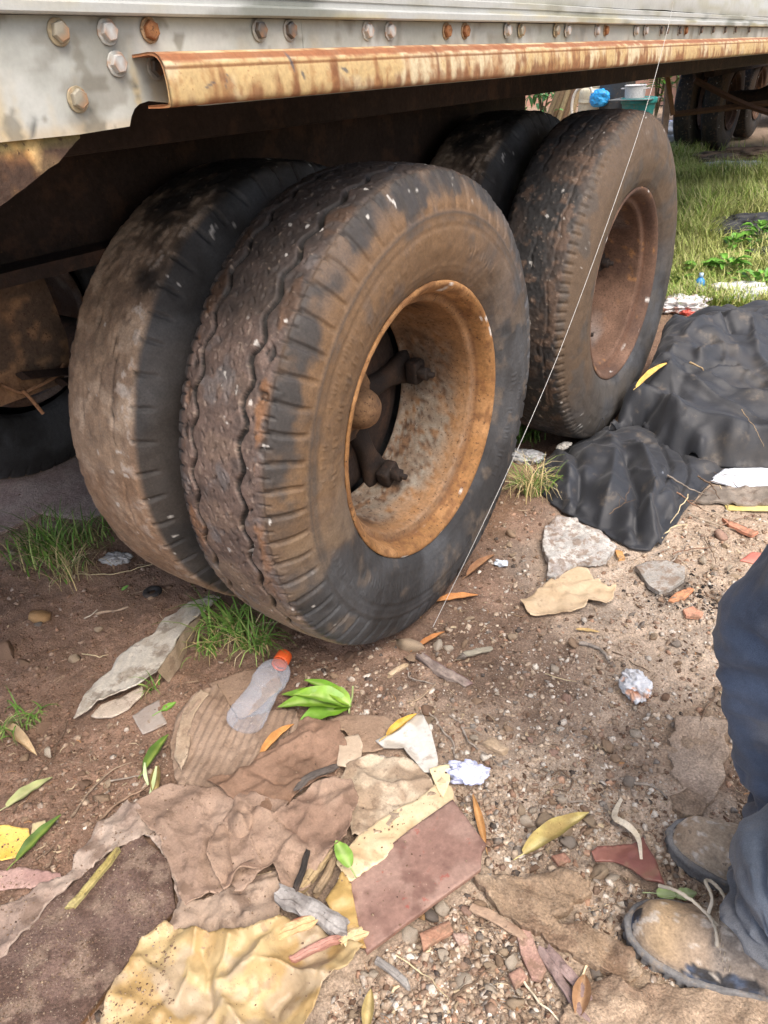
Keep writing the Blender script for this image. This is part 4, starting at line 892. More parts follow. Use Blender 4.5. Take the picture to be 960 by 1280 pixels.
# ------------------------------------------------------------------ wood
def stick(name, label, cat, pts, wd, th, cols, seed=0, group=None, z=.01, m=None, phrase=None, bev=True):
    """split piece of wood along pixel points, ragged ends"""
    z = zq(z)
    A = np.array([G(px, py, z) for px, py in pts]); A[:, 2] = gl(A[:, 0], A[:, 1])+z
    P = smoothpath(A, 16); T = np.gradient(P, axis=0); T /= np.linalg.norm(T, axis=1)[:, None]
    s = np.cross(T, [0, 0, 1.0]); s /= np.linalg.norm(s, axis=1)[:, None]
    sec = np.array([(-1, -.6), (-.92, .55), (-.5, .95), (0, 1.0), (.35, .8), (.55, .92), (.95, .5), (1, -.6), (.4, -1), (-.4, -1)])
    V = []
    for i in range(16):
        k = 1-.18*abs(i/7.5-1)**4
        for a, b_ in sec: V.append(P[i]+s[i]*a*wd/2*k+np.array([0, 0, 1])*b_*th/2)
    V = np.array(V); f = fbm(V, 40, 3, seed); V += s.repeat(10, 0)*(f*wd*.14)[:, None]; V[:, 2] += th*.16*fbm(V, 60, 2, seed+2)
    V[:10] += (T[0]*.012)*fbm(V[:10], 120, 2, seed+4)[:, None]; V[-10:] += (T[-1]*.012)*fbm(V[-10:], 120, 2, seed+5)[:, None]
    j = np.tile(np.arange(10), 16)
    c = lerp(cols[0], cols[1], sst(-.4, .4, fbm(V*[1, 1, 3], 35, 3, seed+6)))
    if len(cols) > 2: c = lerp(c, cols[2], ((j < 2) | (j > 8))*.9)
    F = gridfaces(16, 10, wv=True).tolist()+[list(range(10))[::-1], list(range(150, 160))]
    loc = A.mean(0); o = mk(name, V, F, m or m_wood, None, c, False, tuple(loc), rel=True); tag(o, label, cat, group); note(loc[0], loc[1], phrase or label)
    return o
WD = 'broken wood pieces in the litter'
stick('wood_piece', 'grey weathered splintered wood block between brown paper and red board', 'wood', [(352, 1124), (392, 1142), (434, 1164)], .032, .018, ((.22, .20, .185), (.34, .32, .30)), 1, WD, .040)
stick('wood_piece', 'orange yellow split wood with a red painted side', 'wood', [(328, 1186), (360, 1168), (392, 1155)], .022, .016, ((.48, .31, .15), (.56, .40, .22), (.42, .10, .07)), 2, WD, .036)
stick('wood_piece', 'red painted stick with a pale broken end on the yellow plastic', 'wood', [(362, 1204), (402, 1184), (430, 1172)], .013, .012, ((.34, .17, .13), (.44, .24, .19)), 3, WD, .036)
stick('wood_piece', 'pale yellow broken wood end beside the red painted stick', 'wood', [(426, 1184), (440, 1172), (456, 1166)], .018, .012, ((.58, .43, .24), (.64, .50, .30)), 4, WD, .034)
stick('wood_piece', 'tan rotten wood splinter under the edge of the brown paper sack', 'wood', [(372, 1122), (396, 1090), (418, 1060)], .018, .014, ((.33, .24, .13), (.42, .32, .19)), 5, WD, .020)
stick('wood_piece', 'dark rotten wood splinter beside the small green leaf', 'wood', [(396, 1122), (410, 1096), (424, 1068)], .013, .012, ((.17, .125, .08), (.29, .21, .13)), 6, WD, .020)
stick('wood_piece', 'grey black bark strip lying in the fold of the brown paper', 'wood', [(372, 990), (390, 975), (420, 962)], .016, .008, ((.10, .085, .075), (.20, .17, .14)), 7, WD, .040)
stick('wood_piece', 'charred black curled stem standing in the paper fold', 'wood', [(372-2, 1120), (378, 1095), (386, 1066)], .010, .010, ((.035, .03, .027), (.08, .06, .05)), 8, WD, .048)
stick('wood_piece', 'short mauve grey stake lying beside the front tyre', 'wood', [(526, 820), (552, 838), (586, 856)], .024, .016, ((.20, .155, .135), (.31, .25, .21), (.22, .13, .13)), 9, WD, .009)
stick('wood_strip', 'mauve brown slat nearest the big white stone', 'slat', [(686, 1182), (722, 1230), (770, 1300)], .016, .008, ((.26, .185, .17), (.33, .24, .22)), 10, 'mauve brown slats in the rubble', .010)
stick('wood_strip', 'mauve brown slat touching the pinkish tile shard', 'slat', [(676, 1182), (706, 1232), (745, 1300)], .014, .008, ((.24, .17, .155), (.30, .22, .20)), 11, 'mauve brown slats in the rubble', .009)
stick('wood_piece', 'short grey stick end right of the yellow plastic', 'wood', [(468, 1200), (488, 1214), (510, 1232)], .013, .010, ((.27, .25, .23), (.36, .34, .31)), 12, WD, .009)
stick('stalk', 'mossy yellow brown stalk lying on the soil covered board', 'stalk', [(88, 1142), (118, 1108), (150, 1068)], .013, .012, ((.30, .24, .085), (.40, .34, .15)), 13, None, .032)
stick('wood_piece', 'greenish grey wood flake beside the pale upright stone', 'wood', [(580, 816), (596, 812), (614, 808)], .018, .006, ((.27, .24, .18), (.33, .30, .23)), 14, WD, .008)
stick('wood_piece', 'pale tan wood chip close to the tyre and small stones', 'wood', [(485, 845), (495, 838), (507, 831)], .012, .009, ((.42, .31, .19), (.50, .38, .25)), 15, WD, .008)
stick('brown_strip', 'flat brown bark strip along the lower side of the plank', 'bark', [(590, 1130), (625, 1148), (655, 1168)], .016, .005, ((.32, .215, .15), (.38, .27, .19)), 16, None, .010)
stick('wood_piece', 'tan wood chunk lying beside the dark loose twig', 'wood', [(608, 925), (618, 930), (630, 937)], .022, .014, ((.40, .30, .20), (.47, .36, .25)), 17, WD, .010)
# ------------------------------------------------------------------ leaves
def leaf_mesh(base, tip, wd, curl, arch, cols, seed, th=.0006, nl=14, twist=0.0, wave=.1):
    base = np.array(base); tip = np.array(tip); ax = tip-base; L = np.linalg.norm(ax); ax = ax/L
    s = np.cross(ax, [0, 0, 1.0]); s /= np.linalg.norm(s)+1e-9; up = np.cross(s, ax)
    rr = np.random.RandomState(seed); V = []; C = []
    for i in range(nl+1):
        t = i/nl; w_ = wd*.5*(math.sin(math.pi*min(1, t*.96+.04)**.8)**.85)+.0006
        for j, u in enumerate((-1, -.55, 0, .55, 1)):
            a = twist*(t-.5)
            off = w_*u; hgt = curl*w_*abs(u)**1.6+arch*L*math.sin(math.pi*t)+wave*w_*math.sin(t*19+u*2+seed)*abs(u)-(.0006 if u == 0 else 0)
            V.append(base+ax*L*t+s*(off*math.cos(a)-hgt*math.sin(a))+up*(hgt*math.cos(a)+off*math.sin(a)))
            k = .5+.5*math.sin(i*2.4)*.3; C.append(np.array(cols[0])*(1-abs(u)*.0) if j != 2 else np.array(cols[1]))
    V = np.array(V); C = np.array(C); f = fbm(V, 60, 3, seed); C = C*(1+.25*f)[:, None]
    if len(cols) > 2: C = lerp(C, cols[2], sst(.1, .5, fbm(V, 40, 2, seed+3)))
    n = len(V); F = gridfaces(nl+1, 5); F2 = F[:, ::-1]+n
    return np.concatenate([V, V-[0, 0, th]]), np.concatenate([F, F2]), np.concatenate([C, C])
def leaf(label, b_, t_, wd, cols, curl=.4, arch=.03, z=.008, dry=False, seed=0, name='leaf', cat='leaf', group=None, twist=0, stem=True, zt=None):
    z = zq(z); B = G(*b_, z); T_ = G(*t_, zt or z); B[2] += g1(*B[:2]); T_[2] += g1(*T_[:2])
    V, F, C = leaf_mesh(B, T_, wd, curl, arch, cols, seed, twist=twist)
    loc = (B+T_)/2; o = mk(name, V, F, m_dryleaf if dry else m_leaf, None, C, True, tuple(loc), rel=True)
    tag(o, label, cat, group or 'fallen leaves on the ground'); note(loc[0], loc[1], label)
    if stem:
        d = (B-T_)/np.linalg.norm(B-T_); V, F = tube(smoothpath([B, B+d*.012+[0, 0, .001], B+d*.022], 6), .0011, 5); mk('stem', V-loc, F, m_dryleaf if dry else m_leaf, o, np.tile(cols[1], (len(V), 1)))
    return o
GRN = ((.10, .21, .025), (.26, .38, .10)); DGR = ((.075, .135, .02), (.20, .26, .06)); YEL = ((.60, .36, .06), (.66, .46, .14)); ORG = ((.42, .18, .05), (.48, .24, .09))
leaf('glossy green leaf standing beside the ribbed cardboard', (181, 963), (211, 918), .022, DGR, .8, .02, .022, seed=1)
leaf('curled dried brown leaf below the glossy green leaf', (196, 1000), (198, 958), .018, ((.26, .19, .07), (.33, .26, .12)), 1.2, .03, .012, True, 2)
leaf('pale green leaf lying on bare soil near the leaf litter', (10, 1012), (66, 972), .024, ((.30, .32, .13), (.42, .42, .22)), .5, .03, .010, seed=3)
leaf('dark green leaf across the torn orange yellow paper', (24, 1080), (78, 1022), .021, DGR, .6, .02, .018, seed=4)
leaf('curled beige dry leaf with grass wisps around it', (6, 905), (46, 944), .022, ((.46, .33, .19), (.52, .40, .25)), 1.0, .03, .012, True, 5)
leaf('small green leaf lying on the rotten splinters by the red board', (438, 1086), (420, 1054), .026, ((.20, .34, .06), (.34, .46, .16)), .4, .02, .058, seed=6)
leaf('bright yellow leaf on the broken plastic plate', (484, 922), (521, 894), .017, YEL, .6, .03, .034, True, 7)
leaf('curled orange brown leaf just below the plastic bottle', (327, 948), (368, 908), .018, ((.46, .22, .07), (.54, .30, .11)), 1.4, .04, .024, True, 8)
leaf('slim orange leaf between the red board and the gravel', (606, 1050), (591, 990), .013, ((.46, .24, .09), (.52, .30, .13)), .8, .02, .010, True, 9)
leaf('orange dry leaf on the soil in front of the tyre', (546, 750), (598, 742), .024, ((.46, .20, .07), (.54, .27, .11)), .5, .02, .008, True, 10)
leaf('dark orange leaf sliver behind the whitish stone pair', (522, 808), (556, 788), .014, ((.36, .15, .05), (.42, .2, .08)), .8, .02, .008, True, 11)
leaf('brown red dry leaf beside the tyre near the grass', (584, 718), (618, 695), .022, ((.24, .12, .06), (.30, .17, .09)), .8, .03, .008, True, 12)
leaf('long yellow folded dry leaf on the gravel', (655, 1062), (737, 1010), .032, ((.50, .41, .15), (.60, .52, .25), (.35, .26, .10)), .9, .03, .012, True, 13)
leaf('yellow leaf resting on the black cloth', (796, 482), (836, 455), .022, ((.62, .40, .10), (.68, .48, .16)), .9, .03, .235, True, 14)
leaf('light green leaf beside the near boot toe', (822, 1112), (850, 1114), .022, ((.27, .36, .14), (.38, .46, .24)), .2, .02, .010, seed=15)
leaf('light green leaf touching the boot lace loop', (846, 1116), (872, 1112), .020, ((.30, .38, .17), (.40, .47, .26)), .2, .02, .012, seed=16)
leaf('tiny round green leaf beside the small grey card', (202, 888), (220, 878), .016, ((.16, .34, .04), (.26, .44, .12)), .1, .01, .008, seed=17)
leaf('tiny bright green sprout near the rubber washer', (152, 736), (160, 730), .010, ((.18, .40, .08), (.28, .48, .14)), .2, .02, .008, seed=18, stem=False)
leaf('pale straw coloured leaf flake above the whitish plastic wrap', (720, 786), (750, 790), .010, ((.56, .38, .16), (.6, .45, .22)), .3, .02, .006, True, 19, stem=False)
leaf('brown crumpled leaf pair at the broad tan slab', (722, 1270), (732, 1215), .024, ((.33, .19, .10), (.4, .26, .16)), 1.0, .04, .010, True, 20)
leaf('olive rolled leaf at the right foot of the yellow plastic', (458, 1290), (464, 1238), .016, ((.36, .28, .12), (.42, .34, .17)), 1.2, .03, .008, True, 21)
# sprig of green leaves beside the bottle
sp = thing('leaf_sprig', 'fresh sprig of broad glossy green leaves beside the plastic bottle', 'sprig', (*G(400, 880)[:2], g1(*G(400, 880)[:2]))); note(*G(400, 880)[:2], 'the green sprig')
spl = np.array(sp.location); J = G(437, 882, .02)
for i, (tx_, ty_, zt, wd, cu) in enumerate([(347, 884, .026, .036, .5), (357, 880, .020, .030, .4), (366, 868, .040, .032, .6), (352, 868, .012, .026, .2), (380, 850, .022, .020, .6), (372, 906, .016, .038, .35), (392, 892, .008, .022, .3), (404, 860, .032, .024, .5)]):
    T_ = G(tx_, ty_, zt); B = J+np.array([rnd.uniform(-.006, .006), rnd.uniform(-.006, .006), rnd.uniform(-.004, .006)])
    g_ = (.13+.06*rnd.random(), .29+.06*rnd.random(), .028); V, F, C = leaf_mesh(B, T_, wd*1.35, cu*.8, .10, (g_, (.34, .48, .14), (.17, .33, .045)), 40+i, wave=.06)
    mk('leaf', V-spl, F, m_leaf, sp, C)
V, F = tube(smoothpath([G(441, 858, .03), G(440, 872, .026), J, G(436, 892, .012)], 14), .0022, 6); mk('stem', V-spl, F, m_leaf, sp, np.tile([.30, .36, .14], (len(V), 1)))
# ------------------------------------------------------------------ bottle
def bottle():
    A, B = G(303, 912, .032), G(357, 820, .027); gz = g1(*((A+B)/2)[:2]); A[2] = gz+.040; B[2] = gz+.028
    d = B-A; L = np.linalg.norm(d); o = thing('plastic_bottle', 'crushed empty clear plastic bottle with an orange screw cap', 'bottle', tuple((A+B)/2)); note(*((A+B)/2)[:2], 'the plastic bottle')
    prof = [(0, .0), (.004, .016), (.002, .022), (.006, .029), (.016, .0325), (.03, .033), (.05, .0315), (.075, .0285), (.10, .027), (.118, .028), (.130, .0305), (.136, .0312), (.142, .0295), (.150, .0312), (.158, .031), (.170, .029), (.182, .024), (.190, .0185), (.196, .0145), (.206, .014)]
    prof = smoothpath(prof, 90); prof[:, 0] *= L/.226; k = 48
    V, F = lathe(prof, k); th = np.arctan2(V[:, 2], V[:, 1]); x = V[:, 0]
    rr = 1+.03*np.sin(x*2*np.pi/.016)*np.exp(-((x-.035)/.022)**2)+.022*np.sin(x*2*np.pi/.012)*np.exp(-((x-.135)/.016)**2)+.035*np.sin(3*th+x*40)*np.exp(-((x-.07)/.03)**2)+.05*fbm(V, 26, 3, 5)*sst(0, .02, x)*sst(.19, .17, x)
    V[:, 1] *= rr*1.22; V[:, 2] *= rr*.92
    ex = d/L; ey = np.cross([0, 0, 1.0], ex); ey /= np.linalg.norm(ey); ez = np.cross(ex, ey)
    Mx = np.stack([ex, ey, ez]); off = A-np.array(o.location)
    mk('body', V@Mx+off, F, m_pl_clear, o)
    s = L/.226
    V, F = lathe([(.197*s, .0), (.197*s, .0165), (.199*s, .0178), (.222*s, .0172), (.2255*s, .0155), (.2262*s, .0)], 60); th = np.arctan2(V[:, 2], V[:, 1]); q = 1+.025*np.sign(np.sin(th*30)); V[:, 1] *= q; V[:, 2] *= q
    mk('cap', V@Mx+off, F, M('orange_cap', .45, (.80, .13, .03), bump=[(200, .2, .001)]), o)
    V, F = lathe([(.189*s, .0150), (.189*s, .0172), (.194*s, .0172), (.194*s, .0150)], 40); mk('cap_ring', V@Mx+off, F, M('orange_ring', .45, (.72, .12, .04)), o)
bottle()
# ------------------------------------------------------------------ rubber washer, paper balls, plastic wrap
p = G(190, 738, .006); V, F = tube([(.017*math.cos(a), .017*math.sin(a), 0) for a in np.linspace(0, 2*np.pi, 33)], .0085, 10, caps=False, flat=.62); V[:, 2] += .0006*fbm(V, 90, 2, 4)
tag(mk('rubber_washer', V, F, m_dark, None, None, True, (p[0], p[1], g1(*p[:2])+.006)), 'round dark rubber washer lying on the soil beside the tyre', 'washer'); note(p[0], p[1], 'the rubber washer')
def ico(sub):
    import bmesh
    bm = bmesh.new(); bmesh.ops.create_icosphere(bm, subdivisions=sub, radius=1); bm.verts.ensure_lookup_table()
    V = np.array([v.co[:] for v in bm.verts]); F = np.array([[v.index for v in f.verts] for f in bm.faces]); bm.free(); return V, F
def crumple(name, label, cat, px, py, r, flat, cols, seed, m, stretch=(1, 1), ang=0, z=.0, h=.75, soft=1.0):
    V, F = ico(5); f = fbm(V, 1.5, 4, seed)*soft; rd = np.abs(fbm(V+.3*f[:, None], 2.6*(.5+.5*soft), 4, seed+3))*soft
    V = V*(h+.35*f-.45*rd+.35)[:, None]; V = V*[r*stretch[0], r*stretch[1], r*flat]
    V = V@np.array([[math.cos(ang), math.sin(ang), 0], [-math.sin(ang), math.cos(ang), 0], [0, 0, 1]])
    c = lerp(cols[0], cols[1], sst(.02, .25, rd)); 
    if len(cols) > 2: c = lerp(c, cols[2], sst(.35, .6, fbm(V, 45, 2, seed+9)))
    p = G(px, py, .01); zz = g1(*p[:2])+z-V[:, 2].min()*.6
    o = mk(name, V, F, m, None, c, True, (p[0], p[1], zz)); tag(o, label, cat); note(p[0], p[1], label); return o
crumple('tissue', 'crumpled bluish white tissue on the yellowed card end', 'tissue', 586, 969, .030, .55, ((.62, .66, .88), (.70, .73, .92)), 3, m_paper, (1.25, .8), .5, .012)
crumple('plastic_wrap', 'crumpled whitish plastic wrap with orange stains on the gravel', 'plastic wrap', 795, 855, .036, .50, ((.66, .68, .70), (.76, .77, .78), (.72, .42, .28)), 8, m_plastic, (.9, 1.15), .9, .0)
crumple('plastic_wrap', 'dirty clear plastic wad beside the second tyre and grass', 'plastic wrap', 655, 568, .045, .5, ((.42, .43, .43), (.56, .57, .58)), 12, m_plastic, (1.3, .7), .3, .0)
crumple('plastic_wrap', 'tiny bluish plastic scrap on the damp soil', 'plastic wrap', 626, 703, .013, .6, ((.50, .56, .62), (.62, .68, .74)), 14, m_plastic, (1.3, .8), .3, .0)
crumple('paper_wad', 'white torn paper wad on the black cloth edge beside the tyre', 'paper wad', 704, 568, .022, .5, ((.52, .49, .43), (.68, .65, .58)), 18, m_paper, (1.4, .6), 1.1, .05)
crumple('plastic_scrap', 'grey plastic scrap behind the left grass tuft', 'plastic scrap', 146, 698, .030, .45, ((.30, .29, .28), (.40, .39, .38)), 22, m_plastic, (1.3, .8), .4, .0)
# curled pale strip
def ribbon(name, label, cat, pts, wd, cols, m, z=.01, seed=0, n=26):
    A = np.array([G(px, py, q) for px, py, q in pts]); A[:, 2] += [g1(*a[:2]) for a in A]; P = smoothpath(A, n); T = np.gradient(P, axis=0); T /= np.linalg.norm(T, axis=1)[:, None]
    V = []
    for i in range(n):
        s = np.cross(T[i], [math.sin(i*.16+seed)*.5, .3*math.cos(i*.2), 1.0]); s /= np.linalg.norm(s); k = .35+.65*math.sin(math.pi*min(.97, max(.06, i/(n-1))))
        V += [P[i]-s*wd/2*k, P[i]+s*wd/2*k]
    V = np.array(V); F = gridfaces(n, 2); nn = len(V); V = np.concatenate([V, V-[0, 0, .0008]]); loc = P.mean(0)
    o = mk(name, V, np.concatenate([F, F[:, ::-1]+nn]), m, None, lerp(cols[0], cols[1], sst(-.3, .3, fbm(V, 40, 2, seed))), True, tuple(loc), rel=True); tag(o, label, cat); note(loc[0], loc[1], label); return o
ribbon('dry_strip', 'curled pale dry strip rising from the gravel over the red scrap', 'strip', [(781, 988, .004), (772, 1004, .015), (770, 1016, .03), (786, 1026, .03), (799, 1042, .022), (803, 1070, .012)], .011, ((.55, .47, .35), (.62, .55, .44)), m_dryleaf, seed=2)
ribbon('ribbon', 'small green and yellow blade crossing the glossy green leaf', 'grass blade', [(186, 1008, .01), (192, 985, .02), (196, 960, .028)], .008, ((.42, .50, .25), (.5, .56, .33)), m_leaf, seed=4)
ribbon('ribbon', 'thin pale green blade leaning on the curled brown leaf', 'grass blade', [(186, 984, .012), (182, 970, .022), (181, 954, .03)], .007, ((.40, .50, .26), (.46, .55, .3)), m_leaf, seed=5)

# ------------------------------------------------------------------ black cloth heap
def in_poly(Q, B):
    ins = np.zeros(len(Q), bool); j = len(B)-1
    for i in range(len(B)):
        a, b = B[i], B[j]
        cond = ((a[1] > Q[:, 1]) != (b[1] > Q[:, 1])); xi = (b[0]-a[0])*(Q[:, 1]-a[1])/(b[1]-a[1]+1e-15)+a[0]
        ins ^= cond & (Q[:, 0] < xi); j = i
    return ins
def drape(name, parent, outline, anchors, ridges, h, amp, seed, drop, base=.012):
    O = np.array([p[:2] for p in outline]); A = np.array(list(anchors)+list(outline))
    V2, T, bd = poly_sheet(O, h, seed, .006); D = border_dist(V2, bd); n = len(V2)
    d2 = ((V2[:, None, :]-A[None, :, :2])**2).sum(-1)+1e-5; wt = d2**-1.6; z = (wt*A[None, :, 2]).sum(1)/wt.sum(1)
    Q = np.c_[V2, np.zeros(n)]
    wx = V2+.05*np.stack([fbm(Q, 3.5, 2, seed), fbm(Q, 3.5, 2, seed+1)], 1)
    for pts, a, wd in ridges:
        P = [q[:2] for q in pts]; dist = seg_dist(wx[:, 0], wx[:, 1], smoothpath(P, 24)); z = z+a*np.exp(-(dist/wd)**1.5)
    Qw = np.c_[wx, np.zeros(n)]; rot = np.array([[.8, .6, 0], [-.6, .8, 0], [0, 0, 1]])
    k = sst(0, .05, D)*.8+.2
    z = z+k*amp*(.40*creases(wx[:, 0], wx[:, 1], .34, seed+31, 6)+.10*creases(wx[:, 0], wx[:, 1], .11, seed+37, 7))
    z = z+k*amp*(np.maximum(0, 1-1.5*np.abs(fbm((Qw@rot)*[1, .45, 1], 5, 3, seed+4)))-.35)+k*amp*.45*(np.maximum(0, 1-1.6*np.abs(fbm((Qw@rot.T)*[.5, 1, 1], 9, 3, seed+7)))-.3)
    z = z+k*.013*np.exp(-np.abs(fbm((Qw@rot)*[1, .5, 1], 3.6, 2, seed+51))/.055)+k*.009*np.exp(-np.abs(fbm((Qw@rot.T)*[.6, 1, 1], 6.5, 2, seed+55))/.06)+.0018*fbm(Qw, 30, 3, seed+9)
    if drop: z = z-drop[0]*np.exp(-D/drop[1])
    z = np.maximum(z, gl(V2[:, 0], V2[:, 1])+base)
    P = np.concatenate([np.c_[V2, z], np.c_[V2, z-.005]])
    F = T+[[t[2]+n, t[1]+n, t[0]+n] for t in T]+[[a, a+n, b_+n, b_] for a, b_ in bd]
    return mk(name, P-np.array(parent.location), F, m_tarp, parent, None, True)
def g3(px, py, z): return tuple(G(px, py, z)[:2])+(z,)
def x3(px, py, x): p = PX(px, py, x); return tuple(p)
tp = thing('black_cloth', 'crumpled dusty black cloth heaped against the second outer wheel', 'cloth', (.35, 1.2, 0))
note(.35, 1.0, 'the black cloth')
lo_out = [g3(667, 583, .02), g3(672, 604, .012), g3(677, 620, .012), g3(697, 636, .012), g3(717, 647, .015), g3(740, 656, .015), g3(757, 664, .015), g3(787, 680, .015), g3(807, 684, .015), g3(827, 677, .015), g3(840, 657, .012),
          g3(860, 637, .012), g3(893, 600, .012), g3(920, 573, .012), g3(920, 545, .02), g3(850, 530, .03), g3(800, 510, .04), g3(745, 532, .05), g3(722, 546, .035), g3(700, 560, .03), g3(682, 566, .025)]
lo_anc = [g3(720, 590, .075), g3(760, 610, .07), g3(800, 640, .055), g3(700, 610, .05), g3(745, 570, .085), g3(800, 570, .05), g3(850, 590, .035), g3(830, 620, .05), g3(880, 580, .03), g3(790, 545, .06), g3(720, 630, .04), g3(790, 665, .04)]
drape('lower_layer', tp, lo_out, [(a[0], a[1], a[2]*1.25) for a in lo_anc], [
    ([g3(795, 566, .06), g3(812, 590, .07), g3(822, 620, .07), g3(828, 660, .05)], .034, .020), ([g3(782, 580, .06), g3(800, 615, .06), g3(806, 655, .05)], -.030, .013),
    ([g3(700, 560, .05), g3(710, 600, .05), g3(712, 630, .04)], .022, .016), ([g3(722, 560, .05), g3(724, 605, .05), g3(730, 640, .04)], -.020, .010),
    ([g3(842, 560, .04), g3(830, 600, .04), g3(822, 640, .04)], -.016, .007), ([g3(868, 570, .03), g3(855, 605, .03), g3(840, 640, .03)], -.014, .006), ([g3(775, 545, .06), g3(765, 590, .06), g3(760, 640, .05)], .018, .018)], .0070, .012, 61, (.03, .014))
up_out = [g3(722, 545, .07), g3(738, 541, .075), g3(760, 534, .08), g3(783, 529, .085), g3(800, 524, .085), g3(812, 541, .08), g3(827, 553, .07), g3(853, 562, .06), g3(887, 572, .055), g3(930, 576, .05), g3(1010, 582, .05), g3(1100, 560, .06),
          g3(1100, 400, .12), g3(1000, 372, .14), g3(960, 374, .16), g3(935, 372, .20), g3(915, 379, .20), g3(900, 376, .24), g3(880, 380, .26), g3(868, 392, .22), g3(850, 394, .22), g3(832, 396, .25), x3(822, 425, .045), x3(806, 462, .045), x3(786, 492, .045), x3(766, 512, .05)]
up_anc = [g3(760, 515, .14), g3(800, 490, .17), g3(830, 460, .21), g3(850, 430, .24), g3(880, 410, .26), g3(900, 400, .25), g3(930, 430, .20), g3(900, 450, .19), g3(870, 480, .17), g3(840, 510, .14), g3(800, 512, .13), g3(850, 530, .12),
          g3(900, 520, .12), g3(940, 500, .13), g3(960, 460, .16), g3(920, 550, .10), g3(870, 550, .10), g3(960, 540, .09), g3(1000, 480, .14), g3(950, 400, .18), g3(820, 535, .11)]
drape('upper_layer', tp, up_out, [(a[0], a[1], a[2]+.015) for a in up_anc], [
    ([g3(735, 535, .1), g3(762, 520, .12), g3(787, 500, .15), g3(827, 505, .14), g3(853, 522, .12), g3(923, 540, .1), g3(990, 545, .1)], .036, .026), ([g3(800, 512, .13), g3(812, 528, .1), g3(850, 545, .1)], -.026, .012),
    ([g3(866, 436, .23), g3(890, 430, .23), g3(917, 442, .2)], .035, .016), ([g3(862, 446, .22), g3(888, 442, .22), g3(915, 452, .19)], -.025, .010),
    ([g3(845, 420, .24), g3(880, 408, .25), g3(940, 414, .2)], .028, .018), ([g3(812, 460, .2), g3(850, 452, .21), g3(900, 470, .18), g3(970, 500, .14)], .026, .020),
    ([g3(800, 486, .17), g3(850, 476, .18), g3(905, 500, .15), g3(960, 525, .12)], .024, .017), ([g3(870, 395, .25), g3(885, 402, .25), g3(905, 420, .22)], -.030, .012), ([g3(930, 420, .2), g3(950, 460, .17), g3(980, 520, .1)], .022, .016),
    ([g3(770, 505, .15), g3(800, 470, .18), g3(825, 440, .22)], .02, .014)], .0085, .020, 62, (.055, .012), .02)
# ------------------------------------------------------------------ twigs and straws
TW = 'loose twigs and straws on the ground'
def twig(label, pts, r, col, seed, z=.007, name='twig', cat='twig', side=0):
    A = np.array([np.append(G(*q[:2], z)[:2], q[2] if len(q) > 2 else z) for q in pts]); A[:, 2] += gl(A[:, 0], A[:, 1])
    P = smoothpath(A, 8*len(pts)); L = np.linalg.norm(np.diff(P, axis=0), axis=1).sum(); Pn = P+np.c_[.004*fbm(P, 40, 2, seed), .004*fbm(P, 40, 2, seed+3), .0*P[:, 0]]
    R = r*np.linspace(1, .55, len(P))*(1+.25*fbm(P, 90, 2, seed+5)); b = MB(); V, F = tube(Pn, R, 6); b.add(V, F)
    for k in range(side):
        i = int(len(P)*(.3+.4*k/max(1, side))); d = Pn[i+1]-Pn[i]; d /= np.linalg.norm(d); q = np.cross(d, [0, 0, 1.]); sgn = 1 if k % 2 else -1
        V, F = tube(smoothpath([Pn[i], Pn[i]+d*L*.08+q*L*.09*sgn+[0, 0, .004], Pn[i]+d*L*.2+q*L*.15*sgn+[0, 0, .002]], 7), np.linspace(r*.6, r*.3, 7), 5); b.add(V, F)
    V = np.concatenate(b.v); c = np.array(col)*(1+.35*fbm(V, 70, 3, seed+7))[:, None]; loc = P.mean(0); loc[2] = A[:, 2].min()
    o = mk(name, V, b.f, m_wood, None, c, True, tuple(loc), rel=True); tag(o, label, cat, TW); return o
GT = (.30, .255, .21); BT = (.16, .11, .075); ST = (.55, .45, .28)
